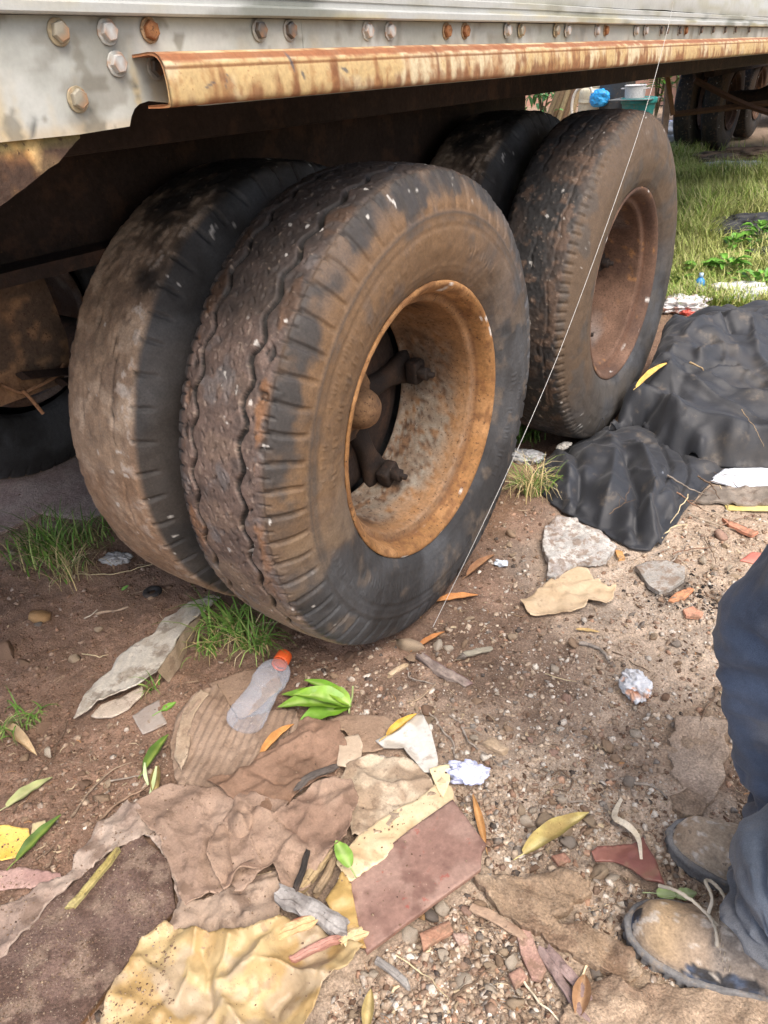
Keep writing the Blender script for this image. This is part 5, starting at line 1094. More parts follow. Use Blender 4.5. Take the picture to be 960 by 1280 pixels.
for i, (lab, pts, r, col, sd) in enumerate([
    ('curved grey root twig beside the broken plastic plate', [(525, 885), (545, 900), (555, 915), (568, 932), (568, 950)], .0026, GT, 0),
    ('long grey twig running toward the tan wood chunk', [(562, 895), (575, 905), (590, 928), (615, 948), (640, 960)], .0024, GT, 1),
    ('thin grey root curving around the short mauve stake', [(510, 836), (516, 850), (530, 852), (545, 855)], .0018, GT, 0),
    ('tan forked twig on dark soil above the plastic plate', [(508, 880), (526, 874), (545, 856)], .0024, (.36, .27, .18), 1),
    ('bent brown twig crossing the soil beside the pale green leaf', [(16, 1022), (30, 1000), (52, 965), (70, 935), (84, 898)], .0018, BT, 0),
    ('long brown twig beside the tan stone and leaf litter', [(90, 1025), (105, 1000), (125, 975), (150, 958), (166, 952)], .0024, (.27, .20, .14), 0),
    ('thick brown twig lying on the top of the brown paper sheet', [(124, 1028), (150, 1005), (175, 990), (196, 976)], .0028, (.28, .19, .13), 1),
    ('short grey twig behind the thick brown twig', [(138, 975), (160, 972), (182, 969)], .0022, GT, 0),
    ('short forked brown twig beside the dark green leaf', [(48, 1080), (62, 1070), (72, 1062)], .0024, BT, 1),
    ('small brown twig under the short forked brown twig', [(58, 1090), (68, 1076), (74, 1064)], .0022, BT, 0),
    ('white bare straw across the rubble beside the mauve slats', [(646, 1212), (665, 1238), (700, 1276)], .0022, (.68, .58, .42), 0),
    ('pale straw standing by the big white stone', [(724, 1218), (736, 1196), (744, 1174)], .0022, (.66, .54, .36), 0),
    ('grey bent stick on the gravel above the whitish wrap', [(722, 803), (740, 806), (755, 815), (764, 826)], .0050, (.30, .26, .22), 0),
    ('thin dark twig leaving the grey bent stick', [(765, 815), (790, 826), (812, 838)], .0016, BT, 0),
    ('dark twig standing near the knee on the gravel', [(868, 912), (880, 890), (896, 860), (903, 850)], .0018, BT, 0),
    ('grey twig ending at the sunken large tan stone', [(796, 976), (815, 980), (838, 995)], .0026, GT, 0),
    ('thin straw in the gravel behind the whitish wrap', [(680, 840), (700, 846), (722, 850)], .0012, ST, 0),
    ('fine brown twig along the lower rubble', [(570, 1250), (590, 1228), (612, 1208)], .0022, BT, 1),
    ('pair of dark rootlets beside the half buried plank', [(676, 1140), (684, 1120), (694, 1102)], .0014, BT, 1),
    ('straw lying across the lower rubble and grey stick end', [(494, 1196), (530, 1220), (560, 1248)], .0013, ST, 0),
    ('thin brown stem crossing the yellow plastic corner', [(98, 1250), (112, 1266), (120, 1290)], .0018, BT, 0),
    ('fine twig bent over the curled orange brown leaf', [(352, 938), (385, 930), (412, 932)], .0012, BT, 0),
    ('yellow grass stem bent on the brown paper sheet', [(278, 1128), (276, 1105), (282, 1085)], .0014, (.5, .36, .18), 0),
    ('pale straw wedged across the fold of the paper sack', [(300, 1108), (322, 1102), (338, 1096)], .0018, (.6, .48, .3), 0),
    ('pale straw beside the clump of grass and torn cardboard', [(100, 812), (118, 816), (136, 814)], .0016, ST, 0),
    ('pale splinter lying on the soil left of the tyres', [(104, 768), (112, 764), (120, 758)], .0022, (.6, .52, .42), 0),
    ('tan flat splinter on the soil before the rubber washer', [(118, 763), (138, 760), (156, 756)], .0042, (.34, .25, .18), 0),
    ('long straw reaching under the inner tyre', [(96, 716), (140, 716), (190, 706)], .0018, (.62, .50, .30), 0),
    ('dark root loop in the gravel by the yellow dry leaf', [(690, 968), (702, 962), (712, 970), (708, 984), (694, 984)], .0022, BT, 0),
    ('brown twig along the edge of the gravel strip', [(690, 990), (712, 996), (734, 1000)], .0022, GT, 0)]):
    twig(lab, pts, r, col, 200+i*5, side=sd)
# twig litter by the cloth
tl = ['pale thick twig', 'long pale twig', 'short grey twig', 'forked brown twig', 'bent brown twig', 'thin reddish twig', 'dark wiry twig', 'straight straw', 'knobbly grey twig', 'curved straw', 'thin black twig', 'short straw', 'crooked tan twig', 'tapering brown twig']
tpos = [[(862, 645), (890, 655), (918, 664)], [(880, 640), (905, 648), (935, 662)], [(826, 672), (838, 660), (858, 655)], [(845, 618), (868, 632), (880, 640)], [(835, 596), (860, 612), (884, 622)], [(872, 598), (890, 612), (900, 626)],
        [(900, 610), (905, 626), (912, 640)], [(840, 690), (866, 684), (890, 684)], [(830, 704), (845, 694), (862, 676)], [(880, 668), (890, 690), (896, 702)], [(860, 620), (850, 636), (838, 652)], [(900, 660), (918, 652), (940, 646)], [(818, 690), (840, 684), (852, 690)], [(886, 590), (910, 602), (930, 622)]]
wh = ['lowest in the twig litter by the cloth', 'in the litter by the cloth, nearest the yellow strip', 'touching the lower cloth fold', 'leaning on the cloth pleats', 'lying across the cloth pleats', 'lying over the hem of the cloth near the white patch', 'beside the grey dusty fabric', 'below the twig litter by the cloth',
      'between cloth tip and flat grey slab', 'crossing the gravel below the litter', 'on the cloth pleat edge', 'pointing to the yellow strip', 'just past the cloth tip', 'touching the white fabric patch']
for i in range(14): twig(tl[i]+' '+wh[i], tpos[i], rnd.uniform(.0014, .0028), [GT, BT, ST, (.25, .15, .10)][i % 4] if 'pale' not in tl[i] else (.45, .37, .28), 400+i*5, z=.012 if i not in (3, 4, 5, 10) else .05, side=i % 2)
twig('short tan stick piece resting on the upper black cloth', [(862, 458, .225), (870, 462, .225), (879, 467, .222)], .004, (.42, .31, .18), 520, z=.22)
twig('thin straw curling on the right of the black cloth', [(925, 520, .15), (940, 535, .14), (956, 556, .12)], .0016, (.34, .25, .16), 525, z=.14)
twig('thin rootlet tangle lying on the lower cloth fold', [(762, 640, .075), (780, 628, .085), (786, 612, .09)], .0012, BT, 530, z=.08, side=3)
# ------------------------------------------------------------------ stones: each one a thing
LAND = [(515, 1095, 'the red board'), (300, 1230, 'the yellow plastic'), (320, 870, 'the plastic bottle'), (180, 825, 'the torn cardboard'), (190, 738, 'the rubber washer'), (60, 690, 'the grass tuft'), (710, 745, 'the beige paper'), (725, 685, 'the foam slab'),
        (825, 715, 'the grey slab'), (795, 855, 'the whitish wrap'), (695, 1035, 'the yellow dry leaf'), (790, 1065, 'the red leather scrap'), (880, 1060, 'the far boot'), (850, 1170, 'the near boot'), (690, 1140, 'the buried plank'), (665, 1190, 'the pinkish shard'),
        (720, 1240, 'the mauve slats'), (586, 970, 'the bluish tissue'), (555, 838, 'the mauve stake'), (470, 790, 'the front tyre'), (40, 990, 'the pale green leaf'), (40, 1060, 'the orange yellow paper'), (870, 950, 'the sunken tan stone'), (400, 885, 'the green sprig'), (540, 1170, 'the oblong shard'), (910, 650, 'the twig litter'), (930, 780, 'the knee'), (605, 930, 'the wood chunk')]
SHP = []
for k in range(7):
    V, F = ico(2); rr = np.random.RandomState(100+k)
    for q in range(9):
        nrm = rr.randn(3); nrm /= np.linalg.norm(nrm); dcut = rr.uniform(.28, .62); over = np.maximum(0, V@nrm-dcut); V = V-over[:, None]*nrm*.98
    V = V*(1+.10*fbm(V, 2.5, 3, 50+k))[:, None]; V *= [1, rr.uniform(.65, .95), rr.uniform(.5, .75)]; V /= np.abs(V[:, 0]).max(); SHP.append((V, F))
SCOL = {'white': (.50, .43, .34), 'pale tan': (.42, .325, .225), 'tan': (.34, .24, .16), 'brown': (.22, .14, .095), 'grey': (.27, .24, .205), 'orange tan': (.46, .28, .13), 'pinkish': (.40, .26, .20), 'dark grey': (.14, .125, .11)}
SM = {}
def stone_mesh(col, k):
    if (col, k) not in SM:
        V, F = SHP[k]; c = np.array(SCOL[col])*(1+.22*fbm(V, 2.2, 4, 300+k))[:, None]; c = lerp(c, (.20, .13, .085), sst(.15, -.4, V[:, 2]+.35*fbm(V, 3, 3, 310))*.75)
        SM[(col, k)] = mesh('stone', V, F, m_stone, c, smooth=False)
    return SM[(col, k)]
stones = []
man = [(506, 806, 15, 'pale tan', 1), (546, 807, 12, 'white', 2), (558, 810, 9, 'white', 3), (576, 822, 8, 'grey', 0), (514, 824, 9, 'tan', 4), (489, 828, 8, 'brown', 5), (520, 770, 8, 'orange tan', 6), (550, 793, 8, 'tan', 2), (46, 768, 13, 'orange tan', 1), (49, 778, 9, 'dark grey', 3),
       (131, 1001, 15, 'tan', 2), (107, 985, 12, 'brown', 3), (135, 981, 8, 'pale tan', 5), (104, 967, 8, 'brown', 6), (60, 942, 8, 'white', 0), (188, 746, 7, 'tan', 4), (16, 690, 8, 'white', 2), (8, 816, 16, 'brown', 1), (28, 828, 9, 'brown', 2), (120, 784, 8, 'pale tan', 3), (92, 820, 8, 'pale tan', 5),
       (680, 1025, 15, 'pale tan', 4), (707, 1028, 10, 'pale tan', 1), (736, 1034, 9, 'tan', 2), (668, 1010, 8, 'white', 3), (701, 996, 8, 'white', 4), (650, 1012, 9, 'pale tan', 6), (660, 1024, 7, 'white', 1), (690, 1000, 7, 'tan', 2), (648, 1060, 7, 'grey', 5), (712, 1050, 9, 'grey', 4), (738, 1022, 11, 'pale tan', 5),
       (749, 1088, 11, 'pale tan', 1), (766, 1092, 11, 'white', 2), (670, 1098, 8, 'tan', 3), (668, 1082, 7, 'brown', 0), (757, 1233, 17, 'white', 2), (748, 1210, 18, 'grey', 3), (712, 1184, 12, 'pale tan', 4), (726, 1192, 8, 'dark grey', 6), (578, 1232, 12, 'white', 1), (612, 1240, 11, 'white', 2), (624, 1205, 11, 'tan', 3),
       (552, 1135, 13, 'white', 5), (578, 1172, 9, 'pinkish', 2), (555, 1195, 9, 'white', 4), (556, 1202, 7, 'white', 0), (606, 1185, 9, 'pale tan', 3), (612, 1210, 9, 'pale tan', 6), (640, 1200, 10, 'white', 1), (643, 1258, 13, 'pale tan', 2), (650, 1243, 8, 'white', 3), (510, 1170, 16, 'white', 5), (505, 1155, 10, 'grey', 4), (535, 1142, 9, 'dark grey', 1),
       (528, 1146, 8, 'orange tan', 2), (585, 1140, 11, 'pinkish', 3), (600, 1130, 9, 'tan', 6), (745, 706, 7, 'brown', 2), (846, 804, 6, 'grey', 4), (900, 670, 9, 'pinkish', 1), (905, 748, 9, 'pale tan', 3), (878, 700, 8, 'white', 2), (920, 720, 8, 'pale tan', 5), (794, 728, 7, 'grey', 3), (660, 760, 7, 'tan', 2), (792, 1130, 6, 'tan', 1), (843, 905, 8, 'grey', 2), (856, 930, 8, 'pale tan', 6),
       (612, 900, 8, 'brown', 2), (632, 905, 7, 'pale tan', 3), (596, 878, 8, 'tan', 5), (634, 914, 7, 'tan', 0), (535, 905, 9, 'pale tan', 4), (535, 890, 8, 'brown', 1), (620, 868, 6, 'white', 3), (455, 1222, 7, 'white', 2), (470, 1222, 9, 'white', 3), (443, 1270, 8, 'pale tan', 4), (540, 830, 6, 'tan', 3), (760, 1180, 8, 'tan', 1), (700, 1082, 9, 'tan', 2)]
BLOCK = []   # outlines of flat things, so that loose stones do not poke through them
for o in list(COL.objects):
    if o.get('category') in ('paper', 'cardboard', 'board', 'card', 'plastic sheet', 'plate', 'foam slab', 'stone', 'plank', 'scrap', 'fabric', 'bottle', 'cloth', 'wood', 'slat'):
        for m_ in ([o] if o.type == 'MESH' else [c for c in o.children if c.type == 'MESH']):
            co = np.empty(len(m_.data.vertices)*3); m_.data.vertices.foreach_get('co', co); co = co.reshape(-1, 3)[::3, :2]
            off = np.array(m_.location)[:2]+(np.array(o.location)[:2] if m_ is not o else 0); BLOCK.append(co+off)
cell = .009; OCC = set()
for B in BLOCK:
    for q in np.unique(np.floor(B/cell).astype(int), axis=0): OCC.add((q[0], q[1]))
def blocked(x, y): return (int(math.floor(x/cell)), int(math.floor(y/cell))) in OCC
BOOTS = [G(870, 1065), G(870, 1170)]
def free(x, y, r=.0):
    if blocked(x, y) or (r and (blocked(x+r, y) or blocked(x-r, y) or blocked(x, y+r) or blocked(x, y-r))): return False
    for t0 in (0, -.32):
        if abs(x-t0+.11) < .135 and (abs(y) < .12 or abs(y-AXLE) < .12): return False
    return True
for px, py, r, col, k in man: stones.append((px, py, r, col, k))
sr = random.Random(5); tries = 0
names = ['white', 'pale tan', 'tan', 'brown', 'grey', 'pinkish']
while len(stones) < 250 and tries < 6000:
    tries += 1; px, py = sr.uniform(0, 960), sr.uniform(640, 1275)
    p = G(px, py); dn = .25+.75*float(sst(-.35, .3, np.array(p[0])))
    if 480 < px < 760 and py > 1110: dn = 1.6
    if sr.random() > dn*.8 or not free(p[0], p[1], .012): continue
    if min((px-a[0])**2+(py-a[1])**2 for a in stones) < 12**2: continue
    wts = [1.2, 3, 3, 1.2, 1.4, .8] if px > 450 else [.4, 1.6, 2, 4, .5, .3]
    stones.append((px, py, 3.6+5*sr.random()**2, sr.choices(names, wts)[0], sr.randrange(7)))
SP = []
used_lab = {}
for px, py, r, col, k in stones:
    p = G(px, py); dist = float((p-CAM)@_f); R = r/FPX*dist
    o = link('stone', stone_mesh(col, k)); o.scale = (R, R*sr.uniform(.8, 1.05), R*sr.uniform(.8, 1.1)); o.rotation_euler = (sr.uniform(-.25, .25), sr.uniform(-.25, .25), sr.uniform(0, 6.28))
    o.location = (p[0], p[1], g1(p[0], p[1])+R*.10+.003); SP.append((p[0], p[1], R))
    size = 'large' if r > 14 else 'medium' if r > 9.5 else 'small' if r > 6 else 'tiny'
    d = sorted(LAND, key=lambda a: (a[0]-px)**2+(a[1]-py)**2)[:2]; a = d[0]; dx, dy = px-a[0], py-a[1]
    side = ('in front of' if dy > 0 else 'behind') if abs(dy) > abs(dx)*1.1 else ('to the right of' if dx > 0 else 'to the left of')
    lab = f'{size} {col} stone {side} {a[2]}, toward {d[1][2]}'
    used_lab.setdefault(lab, []).append((math.hypot(dx, dy), o)); tag(o, lab, 'stone', 'loose stones scattered on the ground')
for lab, L_ in used_lab.items():
    if len(L_) > 1:
        L_.sort(key=lambda t: t[0]); an = ['nearest it', 'second from it', 'third from it', 'fourth from it', 'fifth from it', 'sixth from it', 'seventh from it', 'eighth from it']
        for i, (_, o) in enumerate(L_):
            h_, t_ = lab.split(', toward'); o['label'] = f'{h_}, {an[i]}, toward{t_}'
    for _, o in L_:
        w_ = o['label'].split()
        if len(w_) > 16: o['label'] = o['label'].replace(' to the left of', ' left of').replace(' to the right of', ' right of').replace(' from it', '').replace(', toward the', ', toward')
# ---- countless grit and gravel
def scatter_stuff(name, n, rmin, rmax, octa, seed, dens, cols, flat=.7):
    rr = np.random.RandomState(seed)
    if octa: bv = np.array([(1, 0, 0), (-1, 0, 0), (0, 1, 0), (0, -1, 0), (0, 0, 1), (0, 0, -1)], float); bf = np.array([(0, 2, 4), (2, 1, 4), (1, 3, 4), (3, 0, 4), (2, 0, 5), (1, 2, 5), (3, 1, 5), (0, 3, 5)])
    else: bv, bf = ico(1)[0], ico(1)[1]
    if not octa:
        a = (1+5**.5)/2; bv = np.array([(-1, a, 0), (1, a, 0), (-1, -a, 0), (1, -a, 0), (0, -1, a), (0, 1, a), (0, -1, -a), (0, 1, -a), (a, 0, -1), (a, 0, 1), (-a, 0, -1), (-a, 0, 1)])/1.9
        bf = np.array([(0, 11, 5), (0, 5, 1), (0, 1, 7), (0, 7, 10), (0, 10, 11), (1, 5, 9), (5, 11, 4), (11, 10, 2), (10, 7, 6), (7, 1, 8), (3, 9, 4), (3, 4, 2), (3, 2, 6), (3, 6, 8), (3, 8, 9), (4, 9, 5), (2, 4, 11), (6, 2, 10), (8, 6, 7), (9, 8, 1)])
    P = []
    while len(P) < n:
        px, py = rr.uniform(-60, 1020, 4000), rr.uniform(560, 1330, 4000)**1.0
        for x_, y_ in zip(px, py):
            if y_ < 640 and rr.rand() > .5: continue
            p = G(x_, y_)
            if rr.rand() < dens(x_, y_, p) and free(p[0], p[1], .004): P.append(p[:2])
            if len(P) >= n: break
    P = np.array(P); m = len(P); R = rmin+(rmax-rmin)*rr.rand(m)**2.2
    Z = gl(P[:, 0], P[:, 1])+ground_fine(P[:, 0], P[:, 1])+R*.05
    k = len(bv); A = rr.rand(m)*6.28; ca, sa = np.cos(A), np.sin(A)
    J = bv[None]*(1+1.1*(rr.rand(m, k, 1)-.5)); J = J*np.stack([R, R*rr.uniform(.6, 1, m), R*flat*rr.uniform(.7, 1.2, m)], 1)[:, None, :]
    X = J[..., 0]*ca[:, None]-J[..., 1]*sa[:, None]; Y = J[..., 0]*sa[:, None]+J[..., 1]*ca[:, None]
    V = np.stack([X+P[:, 0, None], Y+P[:, 1, None], J[..., 2]+Z[:, None]], -1).reshape(-1, 3)
    F = (bf[None]+(np.arange(m)*k)[:, None, None]).reshape(-1, 3)
    ci = rr.choice(len(cols), m, p=np.array([c[1] for c in cols])/sum(c[1] for c in cols)); C = np.array([c[0] for c in cols])[ci]*rr.uniform(.75, 1.2, (m, 1))
    red = sst(.1, -.5, P[:, 0]+.15*fbm(np.c_[P, np.zeros(m)], 3, 2, 5)); C = lerp(C, np.array([.22, .13, .09]), red*.65)
    o = mk(name, V, F, m_stone, None, np.repeat(C, k, 0), False); tag(o, name.replace('_', ' ')+' strewn over the bare soil', None, None, 'stuff'); return o
def dens_gravel(px, py, p):
    d = .16+.5*float(sst(-.25, .35, np.array(p[0])))
    nz = .5+.5*math.sin(px*.021+math.sin(py*.017)*2)*math.sin(py*.026+1.3)
    d *= .45+.8*nz
    if 560 < px < 760 and 970 < py < 1060: d = 1
    if 470 < px < 720 and py > 1130: d = 1
    if 740 < px < 960 and 640 < py < 780: d = .9
    return d
GC = [((.50, .40, .30), 3.4), ((.43, .33, .24), 3.4), ((.29, .20, .145), 2.0), ((.62, .56, .48), 2.8), ((.28, .25, .215), 1), ((.40, .25, .17), .9), ((.09, .075, .065), .6)]
scatter_stuff('gravel', 9000, .0018, .0085, False, 41, dens_gravel, GC)
scatter_stuff('grit', 32000, .0009, .0026, True, 42, dens_gravel, GC)
def dens_clod(px, py, p): return .25+.75*float(sst(.35, -.3, np.array(p[0])))
scatter_stuff('soil_clods', 6500, .0012, .0062, False, 43, dens_clod, [((.17, .10, .068), 4), ((.10, .062, .042), 3), ((.26, .17, .115), 2), ((.36, .26, .18), .8)])
def crumbs_on_sheets():
    from mathutils.bvhtree import BVHTree
    bpy.context.view_layer.update(); vs, fs = [], []; n0 = 0
    for o in COL.objects:
        if o.type == 'MESH' and o.get('category') in ('paper', 'cardboard', 'board', 'card', 'plastic sheet') and o.location.y < 1:
            co = np.empty(len(o.data.vertices)*3); o.data.vertices.foreach_get('co', co); co = co.reshape(-1, 3)+np.array(o.location); vs.append(co)
            fs += [[i+n0 for i in p.vertices] for p in o.data.polygons]; n0 += len(co)
    tree = BVHTree.FromPolygons([Vector(v) for v in np.concatenate(vs)], fs); rr = np.random.RandomState(71); P = []
    while len(P) < 2600:
        px, py = rr.uniform(-30, 620), rr.uniform(850, 1300); p = G(px, py)
        w_ = 1.0 if (px < 225 and py > 1050) else .04 if py > 1165 and px < 450 else .2
        if .5+.5*math.sin(px*.04+2*math.sin(py*.03)) < rr.rand()*.8 or rr.rand() > w_: continue
        h_ = tree.ray_cast(Vector((p[0], p[1], .5)), Vector((0, 0, -1)))
        if h_[0] is not None: P.append(tuple(h_[0]))
    P = np.array(P); m = len(P); R_ = .0005+.0020*rr.rand(m)**3; bv = np.array([(1, 0, 0), (-1, 0, 0), (0, 1, 0), (0, -1, 0), (0, 0, 1), (0, 0, -1)], float); bf = np.array([(0, 2, 4), (2, 1, 4), (1, 3, 4), (3, 0, 4), (2, 0, 5), (1, 2, 5), (3, 1, 5), (0, 3, 5)])
    J = bv[None]*(1+.8*(rr.rand(m, 6, 1)-.5))*R_[:, None, None]*[1, 1, .7]; V = (J+P[:, None, :]+[0, 0, .0004]).reshape(-1, 3); F = (bf[None]+(np.arange(m)*6)[:, None, None]).reshape(-1, 3)
    cols = np.array([(.19, .125, .085), (.14, .09, .06), (.30, .22, .15), (.45, .36, .26), (.07, .05, .04)])[rr.choice(5, m, p=[.35, .2, .27, .14, .04])]
    o = mk('soil_crumbs', V, F, m_stone, None, np.repeat(cols, 6, 0), False); tag(o, 'soil crumbs fallen on the papers and boards', None, None, 'stuff')
crumbs_on_sheets()
def fibres():
    rr = np.random.RandomState(83); b = []; f = []; c = []; n0 = 0; k = 0
    while k < 1500:
        px, py = rr.uniform(-20, 980), rr.uniform(600, 1300); p = G(px, py)
        dn = .35+.65*(math.sin(px*.017+1)*math.sin(py*.013+.6) > -.1); dn = 1.4 if (820 < px < 960 and 590 < py < 700) else dn
        if rr.rand() > dn*.7 or not free(p[0], p[1], .003): continue
        k += 1; a = rr.rand()*6.28; L_ = .006+.030*rr.rand()**2; d = np.array([math.cos(a), math.sin(a), 0]); q = np.array([-d[1], d[0], 0]); chip = rr.rand() < .3; wd = (.0012+.003*rr.rand()) if chip else .0004+.0006*rr.rand(); L_ *= .45 if chip else 1
        z = g1(p[0], p[1])+.0045; o_ = np.array([p[0], p[1], z]); bend = rr.uniform(-.3, .3)*L_; m_ = o_+q*bend+[0, 0, .002*rr.rand()]
        P = [o_-d*L_/2, m_, o_+d*L_/2+[0, 0, .004*rr.rand()]]; V = []
        for w_, t in zip((.5, 1, .35), P): V += [t-q*wd*w_, t+q*wd*w_+[0, 0, wd*.4], t+[0, 0, wd*.9]]
        b.append(np.array(V)); f += [[n0+i for i in F_] for F_ in ((0, 3, 5, 2), (2, 5, 4, 1), (3, 6, 8, 5), (5, 8, 7, 4), (0, 1, 4, 3), (3, 4, 7, 6))]; n0 += 9
        col = [(.34, .26, .17), (.20, .135, .09), (.50, .40, .26), (.12, .085, .06), (.36, .20, .10)][rr.choice(5, p=[.3, .28, .17, .15, .1])]; c.append(np.tile(np.array(col)*rr.uniform(.8, 1.2), (9, 1)))
    o = mk('plant_litter', np.concatenate(b), f, m_wood, None, np.concatenate(c), False); tag(o, 'fine dry plant litter strewn over the bare soil', None, None, 'stuff')
fibres()
scatter_stuff('charcoal_crumbs', 420, .0012, .006, False, 44, lambda x, y, p: float(np.exp(-((x-850)/45)**2-((y-735)/22)**2)+.8*np.exp(-((x-905)/25)**2-((y-748)/14)**2)), [((.03, .028, .027), 3), ((.06, .05, .045), 1)])

# ------------------------------------------------------------------ grass
def blades(P, H, lean, wd, cols, seed, nseg=4, bend=(.3, .9)):
    """P (n,3) roots; returns V, F, C for curved tapering blades"""
    rr = np.random.RandomState(seed); n = len(P); az = rr.rand(n)*6.283; le = lean*(.3+rr.rand(n)); h = H*(.55+.6*rr.rand(n)); bd = rr.uniform(*bend, n)
    dx, dy = np.cos(az), np.sin(az); sx, sy = -dy, dx; w0 = wd*(.6+.7*rr.rand(n)); V = np.zeros((n, (nseg+1)*2, 3))
    for i in range(nseg+1):
        t = i/nseg; a = le*t+bd*t*t; hor = h*(np.sin(a)*t)*.9; ver = h*t*np.cos(a*.75); w_ = w0*(1-t**1.6)*.5+.0002
        for k, sg in ((0, -1), (1, 1)): V[:, i*2+k] = P+np.stack([dx*hor+sx*w_*sg, dy*hor+sy*w_*sg, ver], 1)
    f0 = np.array([[2*i, 2*i+1, 2*i+3, 2*i+2] for i in range(nseg)]); F = (f0[None]+(np.arange(n)*(nseg+1)*2)[:, None, None]).reshape(-1, 4)
    ci = rr.choice(len(cols), n, p=np.array([c[1] for c in cols])/sum(c[1] for c in cols)); C = np.array([c[0] for c in cols])[ci]*rr.uniform(.7, 1.25, (n, 1))
    return V.reshape(-1, 3), F, np.repeat(C, (nseg+1)*2, 0)
GG = [((.11, .22, .035), 4), ((.17, .30, .06), 3), ((.28, .36, .11), 1.6)]; GD = [((.52, .41, .20), 3), ((.42, .33, .16), 2), ((.60, .51, .30), 1)]
def tuft(label, px, py, rad, ng, nd, hg, hd, seed, lean=.5, wd=.0042, sx=1.0, phrase=None, dl=1.2):
    c = G(px, py); z = g1(*c[:2]); o = thing('grass_tuft', label, 'grass tuft', (c[0], c[1], z), 0, 'grass tufts around the wheels'); rr = np.random.RandomState(seed)
    for nm, n, h, cols, ln in (('green_blades', ng, hg, GG, lean), ('dry_stalks', nd, hd, GD, dl)):
        if not n: continue
        q = rr.randn(n, 2)*rad*.5*[sx, 1]; V, F, C = blades(np.c_[q, np.zeros(n)], h, ln, wd if nm[0] == 'g' else wd*.55, cols, seed+3, 5)
        V[:, 2] = np.maximum(V[:, 2], .002); mk(nm, V, F, m_grass, o, C)
    return o
tuft('large green grass tuft with straw at its base near the rubber washer', 62, 692, .085, 150, 110, .135, .11, 1, .55, .0045, 1.3)
tuft('dry straw clump beside the large green tuft', 92, 720, .05, 14, 46, .08, .13, 2, .8, .004)
tuft('shaded green grass close behind the large tuft and inner tyre', 118, 672, .06, 60, 8, .08, .09, 3, .7, .004, 1.4)
tuft('sprawling green grass squeezed below the front tyres', 288, 792, .055, 80, 30, .13, .12, 4, 1.0, .0055, 1.2, dl=1.4)
tuft('small green grass shoots by the plastic bottle neck', 320, 812, .035, 34, 22, .12, .10, 5, 1.2, .005, dl=1.5)
tuft('yellowing dry grass clump between the two outer wheels', 664, 618, .055, 60, 120, .11, .13, 6, .9, .0042, .8)
tuft('dark green grass in the shade behind the front wheel', 655, 545, .06, 90, 6, .09, .08, 7, .7, .004)
tuft('thin grass wisps at the curled beige leaf', 14, 912, .035, 26, 6, .06, .06, 8, 1.2, .004)
tuft('pale grass sprig lying above the curled beige leaf', 42, 898, .02, 16, 2, .05, .05, 9, 1.3, .0045)
tuft('few green blades beside the torn pale cardboard edge', 188, 862, .018, 12, 2, .05, .05, 10, 1.0, .0045)
tuft('weedy green shoots below the short dark stem by the bottle', 262, 812, .03, 26, 10, .08, .07, 11, 1.1, .0045)
def lawn():
    rr = np.random.RandomState(9); P = []; Hh = []
    while len(P) < 30000:
        n = 6000; px = rr.uniform(812, 1010, n); py = rr.uniform(176, 392, n)
        for x_, y_ in zip(px, py):
            p = G(x_, y_); 
            if p[1] > 9.0 or abs(p[0]+.11) < .16 and p[1] < 1.75: continue
            # bare litter patches
            if ((x_-940)/70)**2+((y_-205)/22)**2 < 1.0 and rr.rand() < .93: continue
            if ((x_-945)/60)**2+((y_-312)/30)**2 < 1.0 and rr.rand() < .85: continue
            if ((x_-848)/25)**2+((y_-290)/8)**2 < 1.0 and rr.rand() < .8: continue
            if ((x_-930)/60)**2+((y_-372)/18)**2 < 1.0 and rr.rand() < .6: continue
            P.append((p[0], p[1], 0)); Hh.append(.20 if p[1] > 3.8 else .14)
            if len(P) >= 30000: break
    P = np.array(P); P[:, 2] = gl(P[:, 0], P[:, 1])-.005
    cl = fbm(P, 1.4, 3, 77); cols = [((.21, .32, .06), 3), ((.33, .45, .10), 3.5), ((.48, .50, .18), 3.0), ((.60, .54, .29), 2.2)]
    V, F, C = blades(P, (np.array(Hh)*(1+.45*cl)), .35, .009, cols, 5, 3, (.1, .8)); C = lerp(C, (.42, .43, .15), np.repeat(sst(-.1, .5, fbm(P, .9, 2, 81)), 8)*.5)
    o = mk('grass', V, F, m_grass, None, C); tag(o, 'tall light green grass growing beyond the second wheel', None, None, 'stuff')
lawn()
def weed(label, px, py, n, h, rad, seed, lw=.05, dark=1.0):
    c = G(px, py); o = thing('weed_plant', label, 'weed', (c[0], c[1], g1(*c[:2])), 0, 'broad leaved weeds in the grass'); rr = np.random.RandomState(seed); b = MB(); 
    for k in range(max(3, n//6)):
        a = rr.rand()*6.28; e = np.array([math.cos(a)*rad*.5*rr.rand(), math.sin(a)*rad*.5*rr.rand(), h*(.6+.4*rr.rand())]); V, F = tube(smoothpath([(0, 0, 0), e*.5+[0, 0, h*.12], e], 6), .003, 5); b.add(V, F, (.16, .22, .07))
    b.build('stem', m_leaf, o)
    for k in range(n):
        a = rr.rand()*6.28; r0 = rad*(rr.rand()**.6)*.8; z0 = h*(.25+.75*rr.rand()); B = np.array([math.cos(a)*r0*.4, math.sin(a)*r0*.4, z0*.8]); T_ = B+np.array([math.cos(a), math.sin(a), rr.uniform(-.25, .55)])*lw*rr.uniform(1.1, 1.9)
        g_ = np.array([.13, .30, .045])*rr.uniform(.7, 1.35)*dark; V, F, C = leaf_mesh(B, T_, lw*rr.uniform(.7, 1), .35, .10, (tuple(g_), tuple(g_*1.4)), seed*50+k, nl=7); mk('leaf', V, F, m_leaf, o, C)
weed('low bright green weed right behind the black cloth', 905, 352, 34, .17, .22, 1)
weed('bright weed beside the dark rag pile', 945, 318, 26, .22, .18, 2)
weed('weed at the pale litter on the cloth top', 945, 368, 26, .15, .2, 3)
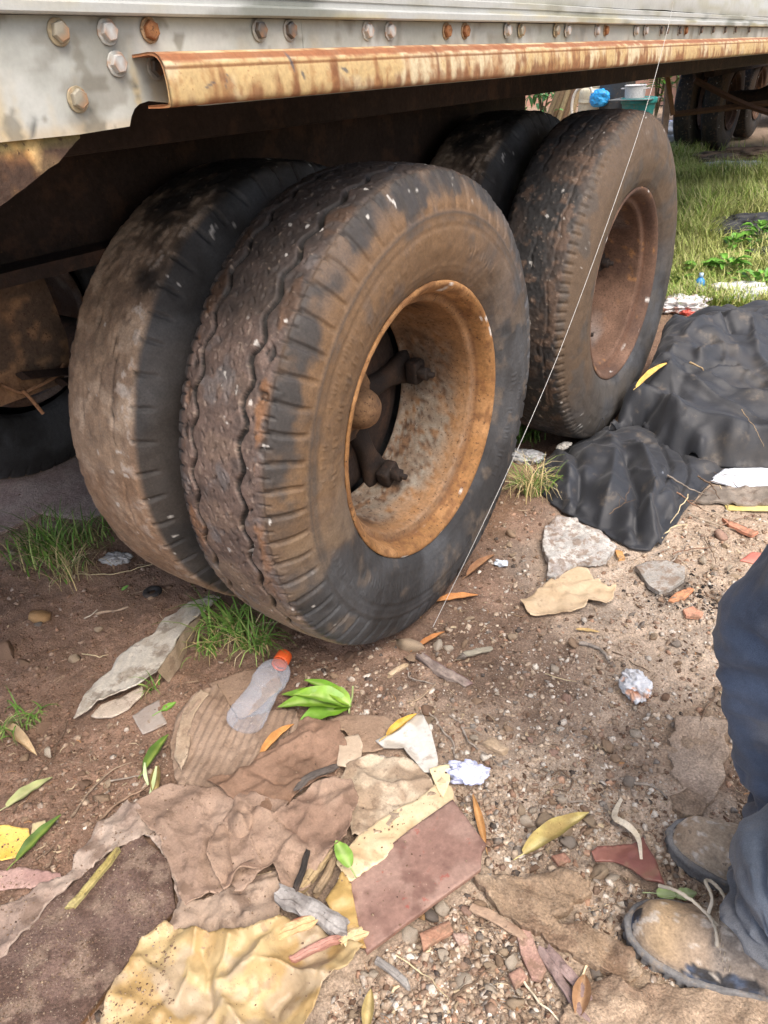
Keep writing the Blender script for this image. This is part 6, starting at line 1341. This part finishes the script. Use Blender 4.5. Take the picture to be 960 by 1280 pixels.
weed('small weed beside the blue plastic bottle', 872, 352, 20, .13, .13, 4)
weed('weed growing at the grey wood offcuts', 912, 328, 18, .16, .12, 5)
weed('leafy weed in the grass beside the second wheel', 846, 364, 18, .12, .14, 6, .04, .8)
# far litter
def lump(name, label, cat, px, py, r, cols, seed, m, stretch=(1, 1), ang=0, flat=.5, h=.75): return crumple(name, label, cat, px, py, r, flat, cols, seed, m, stretch, ang, 0, h)
lump('rag_pile', 'dark rag pile lying in the grass beyond the weeds', 'rags', 935, 296, .24, ((.035, .036, .042), (.07, .068, .07)), 31, m_tarp, (1.9, .7), .55, .35)
lump('rag_pile', 'small black rag beside the pale litter and weeds', 'rags', 958, 326, .10, ((.03, .03, .035), (.06, .06, .06)), 33, m_tarp, (1.3, .8), .3, .4)
lump('plastic_bag', 'white crumpled plastic bag between the second wheel and cloth', 'plastic bag', 850, 388, .09, ((.62, .62, .62), (.72, .72, .72), (.5, .3, .25)), 35, m_plastic, (1.4, .7), .5, .55)
lump('plastic_bag', 'white plastic sheet scrap on top of the black cloth edge', 'plastic bag', 915, 372, .10, ((.64, .65, .66), (.74, .75, .76)), 37, m_plastic, (1.7, .6), .5, .5)
lump('plastic_bag', 'long whitish plastic film behind the cloth', 'plastic bag', 950, 378, .12, ((.62, .64, .66), (.74, .76, .78)), 39, m_plastic, (1.6, .5), .8, .45)
lump('plastic_bag', 'bluish white rag lying on the far bare litter patch', 'rags', 925, 209, .22, ((.42, .46, .52), (.5, .52, .55)), 41, m_cloth, (1.5, .6), .3, .2)
lump('litter_clump', 'brown leaf litter clump on the far bare patch', 'litter', 945, 200, .35, ((.19, .13, .10), (.30, .21, .15)), 43, m_card, (1.6, .6), .3, .22)
lump('litter_clump', 'dark litter clump at the front of the far bare patch', 'litter', 918, 202, .22, ((.12, .10, .09), (.22, .18, .15)), 45, m_card, (1.6, .6), .6, .25)
lump('litter_clump', 'grey litter clump near the dark tyre pair', 'litter', 842, 186, .22, ((.40, .37, .32), (.5, .46, .4)), 47, m_cloth, (1.2, .7), .2, .4)
lump('red_plastic', 'small red plastic scrap in the white litter by the second wheel', 'scrap', 860, 391, .035, ((.55, .07, .05), (.6, .12, .09)), 49, m_plastic, (1.2, .8), .2, .6)
for i, (pix, lab) in enumerate([([(884, 326), (900, 318), (916, 322), (912, 332), (890, 336)], 'flat grey wood offcut below the weeds and rag pile'), ([(880, 336), (910, 330), (916, 338), (890, 344)], 'lower brown wood offcut under the flat grey offcut')]):
    sheet('wood_offcut', lab, 'wood', pix, .04, .03+.0*i, m_wood, ((.30, .26, .21), (.38, .33, .27)), ('soft', .004, 6), .03, .004, seed=90+i)
# blue bottle standing in the grass
p = G(872, 372); t = thing('blue_bottle', 'small blue plastic bottle standing in the grass behind the cloth', 'bottle', (p[0], p[1], g1(*p[:2])))
t.scale = (.75, .75, .75)
V, F = lathe(smoothpath([(0, 0), (0, .03), (.02, .034), (.09, .033), (.125, .03), (.145, .014), (.155, .012)], 30), 24, 'z'); mk('body', V, F, M('blue_plastic', .35, (.05, .27, .62)), t)
V, F = lathe([(.15, 0), (.15, .015), (.175, .0145), (.176, 0)], 20, 'z'); mk('cap', V, F, M('pale_blue_cap', .4, (.45, .60, .78)), t)
# ------------------------------------------------------------------ far truck under the trailer nose
truck = thing('parked_truck', 'dark truck with dual rear tyres standing beyond the grass', 'truck', (-1.0, 9.0, 0))
def twheel(x, y):
    wl = part_empty('wheel', truck, (x+1.0, y-9.0, .5)); t = link('tyre', me_t2, wl, (-.11, 0, 0)); t.scale = (.86, 1, 1); r = link('rim', me_r2, wl)
for x, y in ((-1.98, 9.05), (-1.67, 9.05), (-.10, 9.05), (.21, 9.05), (-1.98, 10.35), (-1.67, 10.35), (-.10, 10.35), (.21, 10.35)): twheel(x+.11, y)
V, F = tube([(-.88, .05, .5), (-.3, .05, .52), (-.1, .05, .52), (.1, .05, .52), (.3, .05, .52), (1.0, .05, .5)], [.09, .1, .2, .22, .15, .09], 14); mk('axle', V, F, m_rust_dark, truck)
for xx in (-.55, .35):
    V, F = box(xx-.05, xx+.05, -1.2, 4.5, .80, 1.02, .01); mk('chassis_beam', V, F, m_rust_dark, truck, None, False)
V, F = box(-1.3, 1.2, 2.6, 4.6, .55, 2.7, .08); mk('cab', V, F, m_wall, truck, np.tile([.12, .13, .14], (len(V), 1)), False)
# ------------------------------------------------------------------ yard beyond
YB = 12.0
def yb(px, py, y=YB): return PY(px, py, y)
# salmon wall and pale sheds close the yard
def wallbox(name, label, x0, x1, y, h, col, th=.2):
    V2 = np.array([(x0+(x1-x0)*i/40, j*h/16) for i in range(41) for j in range(17)]); V = np.concatenate([np.c_[V2[:, 0], np.full(len(V2), y), V2[:, 1]], np.c_[V2[:, 0], np.full(len(V2), y+th), V2[:, 1]]]); n = len(V2)
    F0 = gridfaces(41, 17); rim = [j for j in range(17)]+[i*17+16 for i in range(1, 41)]+[40*17+j for j in range(15, -1, -1)]
    F = F0.tolist()+[[a+n for a in f[::-1]] for f in F0.tolist()]+[[a, b_, b_+n, a+n] for a, b_ in zip(rim[:-1], rim[1:])]
    c = np.array(col)*(1+.15*fbm(V, 1.5, 3, 4))[:, None]; o = mk(name, V, F, m_wall, None, c, False); tag(o, label, 'wall')
wallbox('yard_wall', 'salmon painted yard wall far behind the trailer', -9.5, -3.6, 16.0, 2.6, (.56, .33, .24)); wallbox('yard_wall', 'cream yard wall beyond the far truck', -3.4, 6.5, 17.0, 2.6, (.60, .52, .36))
wallbox('yard_wall', 'pinkish low wall at the far end of the litter patch', -1.2, 1.6, 13.8, .5, (.58, .40, .30))
# unseen bushes added on the far side keep the space beneath the trailer dim
def solid_lathe(name, prof, k, m, col, parent, loc, tilt_=None):
    V, F = lathe(smoothpath(prof, 26), k, 'z'); o = mk(name, V, F, m, parent, np.array(col)*(1+.15*fbm(V, 4, 3, 6))[:, None], True, loc); return o
a = yb(722, 150); b = yb(772, 150); w_ = np.linalg.norm((b-a)[:2])/2*.95; cx = (a+b)/2; ht = yb(746, 114)[2]+.05
dr = thing('drum', 'big cream plastic drum in the yard beyond the trailer', 'drum', (cx[0], cx[1], 0))
solid_lathe('body', [(0, 0), (0, w_*.9), (.05, w_*.96), (ht*.3, w_), (ht*.32, w_*1.03), (ht*.34, w_), (ht*.62, w_), (ht*.64, w_*1.03), (ht*.66, w_), (ht*.93, w_*.97), (ht, w_*.8), (ht, 0)], 32, m_plastic, (.62, .56, .40), dr, (0, 0, 0))
solid_lathe('lid', [(ht-.01, 0), (ht-.01, w_*.5), (ht+.04, w_*.5), (ht+.045, 0)], 24, m_plastic, (.55, .50, .38), dr, (0, 0, 0))
p = yb(750, 118, YB-.35); lump2 = crumple('blue_bag', 'bright blue plastic bag hung over the cream drum', 'bag', 751, 117, .17, .9, ((.02, .30, .72), (.04, .40, .82)), 51, m_plastic, (1, .6), 0, soft=.4); lump2.location = (p[0], p[1], p[2]-.05); lump2.scale = (.9, .9, .8)
a = yb(776, 150, 11.4); b = yb(817, 150, 11.4); w_ = np.linalg.norm((b-a)[:2])/2; cx = (a+b)/2; ht = yb(797, 124, 11.4)[2]
tb = thing('tub', 'teal green plastic tub standing beside the cream drum', 'tub', (cx[0], cx[1], 0))
solid_lathe('bowl', [(0, 0), (0, w_*.72), (.03, w_*.76), (ht-.05, w_*.98), (ht-.05, w_*1.04), (ht, w_*1.05), (ht, w_*.97), (.06, w_*.72), (.05, 0)], 36, m_plastic, (.02, .22, .21), tb, (0, 0, 0))
a = yb(781, 124, 11.4); b = yb(806, 124, 11.4); w_ = np.linalg.norm((b-a)[:2])/2; cx = yb(793, 124, 11.4); h2 = yb(794, 108, 11.4)[2]-ht
pot = thing('cooking_pot', 'dented aluminium pot standing on the teal tub', 'pot', (cx[0], cx[1], ht+.012))
solid_lathe('pot_body', [(0, 0), (0, w_*.85), (.02, w_*.95), (h2*.9, w_), (h2, w_*1.06), (h2*1.02, w_*1.06), (h2, w_*.94), (.03, w_*.9), (.02, 0)], 32, m_metal, (.52, .53, .53), pot, (0, 0, 0))
for sg in (-1, 1):
    V, F = tube([(sg*w_*.98, -.05, h2*.75), (sg*(w_+.05), -.04, h2*.78), (sg*(w_+.05), .04, h2*.78), (sg*w_*.98, .05, h2*.75)], .01, 6); mk('handle', V, F, m_metal, pot, np.tile([.4, .4, .4], (len(V), 1)))
V, F = box(cx[0]-w_*2.0, cx[0]+w_*2.1, cx[1]-.28, cx[1]+.28, ht+.001, ht+.011, .002); tag(mk('board', V, F, m_wood, None, np.tile([.16, .17, .17], (len(V), 1)), False, tuple(cx*[1, 1, 0]+[0, 0, ht]), rel=True), 'dark board laid over the teal tub under the pot', 'board')
a = yb(768, 150, 11.9); V, F = box(-.22, .22, -.2, .2, 0, .72, .04); tag(mk('crate', V, F, m_plastic, None, np.tile([.045, .05, .055], (len(V), 1)), False, (a[0], a[1], 0)), 'dark plastic crate between the cream drum and teal tub', 'crate')
for i, (p0, p1, col, lab) in enumerate([((690, 152), (704, 116), (.22, .16, .10), 'brown'), ((698, 152), (711, 114), (.34, .27, .16), 'straw coloured'), ((705, 152), (718, 113), (.20, .13, .08), 'dark brown'), ((711, 153), (724, 112), (.40, .31, .19), 'pale tan'), ((684, 150), (696, 120), (.24, .19, .12), 'grey brown')]):
    A, B = yb(*p0, 12.6), yb(*p1, 12.6); A = A+(B-A)*(-A[2]/(B[2]-A[2])); B = B+(B-A)*.4; o = bar('leaning_pole', [A, (A+B)/2, B], .055, m_wood, col, 8, None, 1.0); tag(o, lab+' leaning wooden pole behind the cream drum', 'pole', 'poles leaning in the yard')
hose = [yb(717, 152, 11.3)*[1, 1, 0], yb(715, 130, 11.3), yb(722, 112, 11.3), yb(736, 108, 11.3), yb(741, 116, 11.3)]; V, F = tube(smoothpath(hose, 24), .022, 8); tag(mk('hose', V, F, m_plastic, None, np.tile([.62, .60, .54], (len(V), 1))), 'white hose arching in front of the cream drum', 'hose')
def bush(label, px, py, y, n, rad, h, seed, lw=.16, col=(.15, .34, .05)):
    c = PY(px, py, y); o = thing('leafy_plant', label, 'plant', (c[0], c[1], 0), 0, 'plants growing in the yard'); rr = np.random.RandomState(seed); b = MB(); bl = MB()
    for k in range(6):
        a = rr.rand()*6.28; e = np.array([math.cos(a)*rad*.4, math.sin(a)*rad*.4, h*.8]); V, F = tube(smoothpath([(0, 0, 0), e*.5, e], 6), .015, 5); b.add(V, F, (.16, .13, .07))
    b.build('stem', m_leaf, o)
    for k in range(n):
        q = rr.randn(3)*[rad*.5, rad*.5, h*.22]+[0, 0, h*.65]; q[2] = max(.1, q[2]); d = rr.randn(3); d[2] *= .4; d /= np.linalg.norm(d); g_ = np.array(col)*rr.uniform(.6, 1.5)
        V, F, C = leaf_mesh(q, q+d*lw*1.7, lw*.55, .3, .1, (tuple(g_), tuple(g_*1.3)), seed*99+k, nl=5); bl.add(V, F.tolist(), C)
    f = bl.build('foliage', m_leaf, o); f['kind'] = 'stuff'
bush('bright green plant right of the aluminium pot', 820, 140, 12.8, 160, .42, 1.35, 1); bush('green plant at the foot of the leaning poles', 678, 140, 12.8, 120, .4, .9, 2, .14, (.12, .30, .10)); bush('green shrub against the cream wall past the truck', 852, 90, 16.0, 160, .8, 2.4, 3, .2)
bush('green shrub beside the pinkish low wall', 905, 80, 16.2, 160, .9, 2.0, 4, .2)
for i, (px, col, lab) in enumerate([(838, (.55, .58, .62), 'grey white'), (850, (.40, .44, .60), 'bluish')]):
    crumple('laundry_heap', lab+' heap of rags by the landing leg', 'rags', px, 172, .20, .7, (col, tuple(np.array(col)*1.15)), 61+i, m_cloth, (1.1, .8), .3*i)
# unseen bushes added on the far side to block light, each its own
for i in range(9):
    bush(f'added light-blocking bush on the far side of the trailer, {["first","second","third","fourth","fifth","sixth","seventh","eighth","ninth"][i]} counted from the poles', 480, 300, 3.0, 130, .9, 2.4, 20+i, .26, (.055, .11, .03))
    o = [q for q in COL.objects if q.name.startswith('leafy_plant') and q.parent is None][-1]; o.location = (-5.4-.2*(i % 3), 9.0-1.35*i, 0); o['group'] = 'added light-blocking bushes on the far side'
# ------------------------------------------------------------------ thin line from the trailer to the soil
LP = [PX(840, -6, .075), PX(838, 22, .073), PX(806, 140, .07), PX(763, 268, .068), PX(704, 428, .066), PX(654, 546, .065)]; e0 = G(541, 784, .004); LP += [PX(600, 663, .062), e0]
V, F = tube(smoothpath(LP, 90), .00062, 6); m_line = M('pale_line', .4, (.55, .55, .53), spec=.5)
tag(mk('string', V, F, m_line), 'thin pale string stretched from the trailer side down to the soil', 'string')
# ------------------------------------------------------------------ crouching person at the picture's edge
per = thing('person', 'person in dusty blue trousers and muddy lace up boots facing the wheels', 'person', (.86, -.38, 0)); per_l = np.array(per.location)
HIP = {0: (1.10, -.25, .80), 1: (1.13, -.46, .80)}
KNEE = {0: (.735, -.225, .465), 1: (1.03, -.50, .46)}; ANK = {0: (.868, -.292, .09), 1: (.885, -.435, .09)}
def leg(k, seed):
    H, Kn, A = (np.array(q[k]) for q in (HIP, KNEE, ANK))
    if k == 0: path = [H, H*.55+Kn*.45+[0, 0, .02], Kn+[.02, 0, .015], Kn*.72+A*.28+[-.012, 0, 0], Kn*.4+A*.6+[-.006, .004, 0], A+[-.004, 0, .065], A+[-.012, 0, .022]]; rad = [.125, .105, .084, .082, .078, .075, .080]
    else: path = [H, H*.5+Kn*.5, Kn, Kn*.65+A*.35, Kn*.35+A*.65+[-.01, 0, 0], A+[-.005, 0, .075], A+[-.018, -.004, .020]]; rad = [.125, .105, .092, .090, .092, .094, .098]
    n = 90; P = smoothpath(path, n); R = np.interp(np.linspace(0, len(rad)-1, n), range(len(rad)), rad); kk = 64
    V, F = tube(P, R, kk, caps=False); t = np.repeat(np.linspace(0, 1, n), kk); th = np.tile(np.linspace(0, 2*np.pi, kk, endpoint=False), n); ctr = P.repeat(kk, 0); nr = (V-ctr)/R.repeat(kk)[:, None]
    Q = np.stack([np.cos(th)*.09, np.sin(th)*.09, t*.9], 1); tw = Q+[[0, 0, 0]]
    hem = sst(.70, .95, t); kn = np.exp(-((t-.33)/.12)**2)
    d = .016*(np.maximum(0, 1-1.7*np.abs(fbm(tw*[1, 1, 2.2], 9, 3, seed)))-.3)*(.5+hem+.5*kn)+.009*fbm(tw*[1, 1, .5], 12, 3, seed+4)+.004*creases(th*.09, t*.9, .10, seed+30)+.007*np.sin(t*120+3*np.sin(th+seed)+2*fbm(Q, 8, 2, seed+6))*hem*.6
    d += .003*fbm(Q, 40, 2, seed+8)
    if k == 1: d += .030*np.exp(-((t-.80)/.10)**2)*np.exp(-((((th-4.2+np.pi) % (2*np.pi))-np.pi)/.9)**2)-.016*np.exp(-((t-.90)/.04)**2)
    V = V+nr*d[:, None]; n0 = len(V); Vi = V-nr*.004; F2 = F if isinstance(F, list) else F.tolist(); Fi = [[a_+n0 for a_ in f[::-1]] for f in F2]; hemf = [[(n-1)*kk+j, (n-1)*kk+(j+1) % kk, (n-1)*kk+(j+1) % kk+n0, (n-1)*kk+j+n0] for j in range(kk)]
    base = np.array([.068, .092, .142]) if k == 0 else np.array([.115, .138, .175]); f = fbm(Q, 7, 4, seed+12)
    c = lerp(base*.8, base*1.35, sst(-.4, .5, f)); c = lerp(c, (.20, .20, .20), sst(.25, .7, fbm(Q, 12, 4, seed+15))*.45); c = lerp(c, (.17, .145, .12), sst(.82, 1.0, t)*.35)
    return np.concatenate([V, Vi]), F2+Fi+hemf, np.concatenate([c, c])
b = MB()
for k in (0, 1):
    V, F, c = leg(k, 5+20*k); b.add(V, F, c)
V, F = tube(smoothpath([(1.10, -.36, .70), (1.12, -.355, .82), (1.10, -.355, .95), (1.09, -.355, 1.0)], 14), [.12, .14, .155, .165, .17, .175, .175, .175, .172, .17, .168, .165, .16, .155], 32); b.add(V, F, (.07, .09, .14))
tr_ = b.build('trousers', m_denim, per); tr_.data.transform(Matrix.Translation(-Vector(per_l)))
def boot(toe, ang, L, W, seed, style):
    """toe: ground point of the toe tip; the foot points to -x turned by ang"""
    ca, sa = math.cos(ang), math.sin(ang); ex = np.array([ca, sa, 0]); ey = np.array([-sa, ca, 0]); o = np.array([toe[0], toe[1], 0]); gz = g1(*toe[:2])+.002
    def sole_half(u):   # half widths at u in 0..1 from toe to heel
        w_ = np.interp(u, [0, .03, .08, .16, .30, .45, .60, .75, .88, .96, 1], [.0, .40, .66, .87, 1.0, .93, .78, .72, .70, .55, .0]); return w_*W/2
    us = 1-np.cos(np.linspace(0, np.pi, 60)); us = us/2; ctr = .010*np.sin(us*np.pi)*0
    # upper
    NU, NV = 70, 44; U = (1-np.cos(np.linspace(0, np.pi, NU)))/2; V = []
    hgt = 1.08*np.interp(U, [0, .02, .06, .13, .22, .32, .42, .52, .62, .75, .9, .98, 1], [.012, .034, .050, .060, .063, .068, .080, .098, .118, .128, .13, .128, .12]); hgt = np.convolve(np.pad(hgt, 3, 'edge'), np.ones(7)/7, 'valid')
    for i, u in enumerate(U):
        hw = sole_half(u)*.965+.001; h = hgt[i]; top = np.interp(u, [0, .35, .55, 1], [.85, .62, .52, .62])
        for j in range(NV):
            a_ = math.pi*j/(NV-1); y = math.cos(a_); z = math.sin(a_); y = np.sign(y)*abs(y)**.72; z = z**.62; yy = hw*y*(1-(1-top)*z**2.2); V.append((u*L, yy, .022+(h-.022)*z if h > .022 else .022*z))
    V = np.array(V); Q = V.copy(); f = fbm(Q, 35, 3, seed); f2 = fbm(Q, 12, 3, seed+3); V[:, 2] += .0022*f*(V[:, 2] > .026)+.004*f2*(V[:, 2] > .03); V[:, 1] += .0012*f
    u = V[:, 0]/L; hz = V[:, 2]
    seam = np.exp(-((u-.36-.22*(V[:, 1]/W)**2*2)/.010)**2)*(style == 1); V[:, 2] -= .005*seam*(hz > .03); V[:, 2] += .0035*sst(.36, .38, u-.22*(V[:, 1]/W)**2*2)*(style == 1)*(hz > .03)
    for cu, am in ((.42, .005), (.47, .004), (.39, .003)): V[:, 2] -= am*np.exp(-((u-cu-.04*f2)/.008)**2)*(hz > .04)
    if style == 1:
        c = np.tile([.36, .275, .20], (len(V), 1)); c = lerp(c, (.42, .30, .18), np.exp(-((u-.16)/.10)**2)*sst(.03, .05, hz)*.9); c = lerp(c, (.24, .215, .19), sst(.34, .42, u)*.7*sst(-.4, .3, f2))
        blk = sst(.10, .30, fbm(Q, 30, 4, seed+11)+.80*np.exp(-((hz-.038)/.018)**2)-.42)*(V[:, 1] < .012); c = lerp(c, (.035, .037, .042), blk*.95); c = lerp(c, (.10, .14, .22), sst(.3, .5, fbm(Q, 45, 3, seed+14))*blk*.6)
    else:
        c = np.tile([.34, .255, .18], (len(V), 1)); c = lerp(c, (.42, .33, .24), sst(-.2, .5, f2)); c = lerp(c, (.27, .22, .18), sst(.3, .5, u)*.6); c = lerp(c, (.04, .04, .045), sst(.55, .7, fbm(Q, 30, 3, seed+12))*.9)
    c = lerp(c, (.55, .49, .42), sst(.5, .68, fbm(Q, 90, 2, seed+17))*.8)
    F = gridfaces(NU, NV)
    def W3(V): return o+V[:, :1]*ex+V[:, 1:2]*ey+np.array([0, 0, 1])*(V[:, 2:3]+gz)-per_l
    bo = mk('boot', W3(V), F, m_boot, per, c)
    # sole with a lugged edge and a welt
    b = MB(); pts = [(x*L*1.03-.005, y) for x, y in zip(us, [sole_half(q)*1.06+.0015 for q in us])]; out = pts+[(x, -y) for x, y in pts[::-1]]; out = np.array(out); keep = [0]
    for i in range(1, len(out)):
        if np.hypot(*(out[i]-out[keep[-1]])) > .002: keep.append(i)
    out = out[keep]; dens = []
    for p0, p1 in zip(out, np.roll(out, -1, 0)):
        m_ = max(1, int(np.hypot(*(p1-p0))/.0025)); dens += [p0+(p1-p0)*q/m_ for q in range(m_)]
    out = np.array(dens); n = len(out); cen = np.array([L*.5, 0]); prof = [(1.0, .000), (1.0, .006), (1.0, .014), (1.016, .019), (1.020, .024), (1.012, .030), (.985, .031), (.90, .030)]; V = []
    s_ = np.arange(n)*.0025
    for q, (sc_, z) in enumerate(prof):
        lug = .0034*np.sign(np.sin(s_*2*np.pi/.013))*(q < 3) if style == 1 else .0010*np.sin(s_*2*np.pi/.02)*(q < 3); dv = out-cen; nl = np.linalg.norm(dv, axis=1)[:, None]; r_ = .0011*fbm(np.c_[out, np.full(n, z)], 60, 2, seed+q); P = cen+dv*sc_+dv/nl*(lug+r_)[:, None]; V.append(np.c_[P, np.full(n, z)])
    V = np.concatenate(V); F = [[q*n+j, q*n+(j+1) % n, (q+1)*n+(j+1) % n, (q+1)*n+j] for q in range(len(prof)-1) for j in range(n)]+[list(range(n))[::-1]]
    so_ = mk('sole', W3(V)-0, F, m_sole, bo, None, True); 
    return bo, W3, hgt, U, L, W
b_far = boot((.668, -.318), .10, .295, .105, 3, 0); b_near = boot((.662, -.505), .20, .30, .112, 9, 1)
def lace(bt, pts, r, col, name='lace'):
    bo, W3 = bt[0], bt[1]; V, F = tube(smoothpath([W3(np.array([p]))[0] for p in pts], 10*len(pts)), r, 7); V += (.0006*fbm(V, 160, 2, 7))[:, None]; mk(name, V, F, m_cloth, bo, np.tile(col, (len(V), 1)))
for i, xx in enumerate((.118, .134, .150)):
    lace(b_far, [(xx-.004, -.030, .066+.010*i), (xx, -.012, .082+.010*i), (xx+.004, .012, .082+.010*i), (xx+.002, .030, .066+.010*i)], .0026, (.10, .045, .04))
lace(b_far, [(.150, -.02, .09), (.132, -.036, .075), (.118, -.040, .064)], .0024, (.10, .045, .04))
def stitches(bt, off):
    bo, W3, hgt, U, L, W = bt; mb = MB(); V = np.array([v.co[:] for v in bo.data.vertices])
    for q in range(17):
        y = -.045+.09*q/16; uu = (.36+.44*(y/W)**2+off)*L; loc_ = []
        for dy in (-.0016, .0016):
            t = W3(np.array([[uu, y+dy, .0]]))[0]; i = np.argsort(np.hypot(V[:, 0]-t[0], V[:, 1]-t[1]))[:4]; loc_.append([t[0], t[1], V[i, 2].max()+.0006])
        Vt, Ft = tube(loc_, .0007, 4); mb.add(Vt, Ft, (.42, .36, .28))
    mb.build('stitching', m_cloth, bo)
stitches(b_near, .012); stitches(b_near, .030)
CRM = (.58, .52, .42)
lace(b_near, [(.036, .060, .050), (.062, .040, .078), (.094, .018, .088), (.126, -.010, .090), (.146, -.028, .082)], .0028, CRM)
lace(b_near, [(.103, .010, .092), (.106, .032, .100), (.096, .060, .094), (.108, .068, .086), (.124, .044, .092), (.118, .014, .098)], .0026, CRM)
lace(b_near, [(.106, .006, .092), (.114, -.012, .094), (.118, -.032, .086)], .0026, CRM)
# the rest of the body, outside the frame: torso bent forward, arms on the knees, head turned to the wheels
def skin_body():
    vs, es, rs = [], [], []
    def chain(pts, rad, start=None):
        prev = start
        for p_, r_ in zip(pts, rad):
            vs.append(p_); rs.append(r_); i = len(vs)-1
            if prev is not None: es.append((prev, i))
            prev = i
        return prev
    pel = chain([(1.11, -.355, .84)], [.14]); ch = chain([(1.08, -.355, 1.0), (1.02, -.355, 1.16), (.97, -.355, 1.29)], [.13, .145, .13], pel); nk = chain([(.93, -.355, 1.38), (.90, -.355, 1.43)], [.055, .052], ch)
    hd = chain([(.875, -.355, 1.50), (.865, -.355, 1.57), (.875, -.355, 1.63)], [.085, .098, .07], nk); chain([(.775, -.355, 1.50), (.752, -.355, 1.495)], [.02, .010], hd-1)
    for sg in (-1, 1):
        sh = chain([(.97, -.355+sg*.17, 1.27), (.93, -.355+sg*.21, 1.10), (.96, -.355+sg*.22, .97)], [.062, .048, .042], ch); hnd = chain([(.99, -.355+sg*.22, .80), (.985, -.355+sg*.22, .72), (.98, -.355+sg*.215, .66)], [.034, .026, .030], sh)
        for q in range(4): chain([(.95+.016*q, -.355+sg*.215, .625), (.948+.017*q, -.355+sg*.21, .595), (.948+.017*q, -.355+sg*.20, .570-.004*abs(q-1))], [.009, .0085, .0075], hnd)
        chain([(.945, -.355+sg*.20, .67), (.93, -.355+sg*.195, .645), (.925, -.355+sg*.19, .62)], [.011, .0095, .008], hnd)
        H, Kn, A = (np.array(q[0 if sg > 0 else 1]) for q in (HIP, KNEE, ANK)); chain([tuple(H), tuple(H*.5+Kn*.5), tuple(Kn), tuple(Kn*.5+A*.5), tuple(A+[.01, 0, -.02])], [.085, .07, .055, .048, .034], pel)
    me = bpy.data.meshes.new('body'); me.from_pydata([tuple(np.array(v)-per_l) for v in vs], es, []); o = link('body', me, per); sk = o.modifiers.new('skin', 'SKIN'); sk.use_smooth_shade = True
    for v, r_ in zip(me.skin_vertices[0].data, rs): v.radius = (r_, r_); v.use_root = False
    me.skin_vertices[0].data[0].use_root = True; ss = o.modifiers.new('sub', 'SUBSURF'); ss.levels = ss.render_levels = 2; me.materials.append(m_skin)
    b = MB(); V, F = tube(smoothpath([(1.10, -.355, .92), (1.08, -.355, 1.0), (1.02, -.355, 1.16), (.975, -.355, 1.28), (.945, -.355, 1.34)], 20), [.178, .178, .176, .175, .175, .176, .178, .18, .18, .18, .178, .176, .172, .168, .16, .15, .135, .115, .095, .075], 32, caps=False); b.add(V+.008*fbm(V, 12, 3, 3)[:, None], F)
    for sg in (-1, 1):
        V, F = tube(smoothpath([(.97, -.355+sg*.12, 1.27), (.955, -.355+sg*.19, 1.20), (.93, -.355+sg*.21, 1.10), (.96, -.355+sg*.22, .97), (.98, -.355+sg*.22, .87)], 18), np.linspace(.088, .055, 18), 20, caps=False); b.add(V+.005*fbm(V, 16, 3, 5)[:, None], F)
    s_ = b.build('shirt', m_cloth, per); s_.data.transform(Matrix.Translation(-Vector(per_l))); a_ = s_.data.attributes.new('Col', 'FLOAT_COLOR', 'POINT'); a_.data.foreach_set('color', np.tile([.22, .24, .27, 1.0], len(s_.data.vertices)))
    V, F = ico(4); keep = V[:, 2]-.5*V[:, 0]*-1 > -.15; V = V*(1+.03*fbm(V, 6, 3, 4))[:, None]; idx = -np.ones(len(V), int); idx[keep] = np.arange(keep.sum()); F = [list(idx[f]) for f in F if all(keep[f])]
    mk('hair', V[keep]*[.112, .104, .10]+np.array([.885, -.355, 1.60])-per_l, F, m_dark, per)
    for sg in (-1, 1):
        V, F = ico(2); mk('eye', V*.012+np.array([.777, -.355+sg*.033, 1.545])-per_l, F, m_dark, per)
skin_body()
# __NEXT__
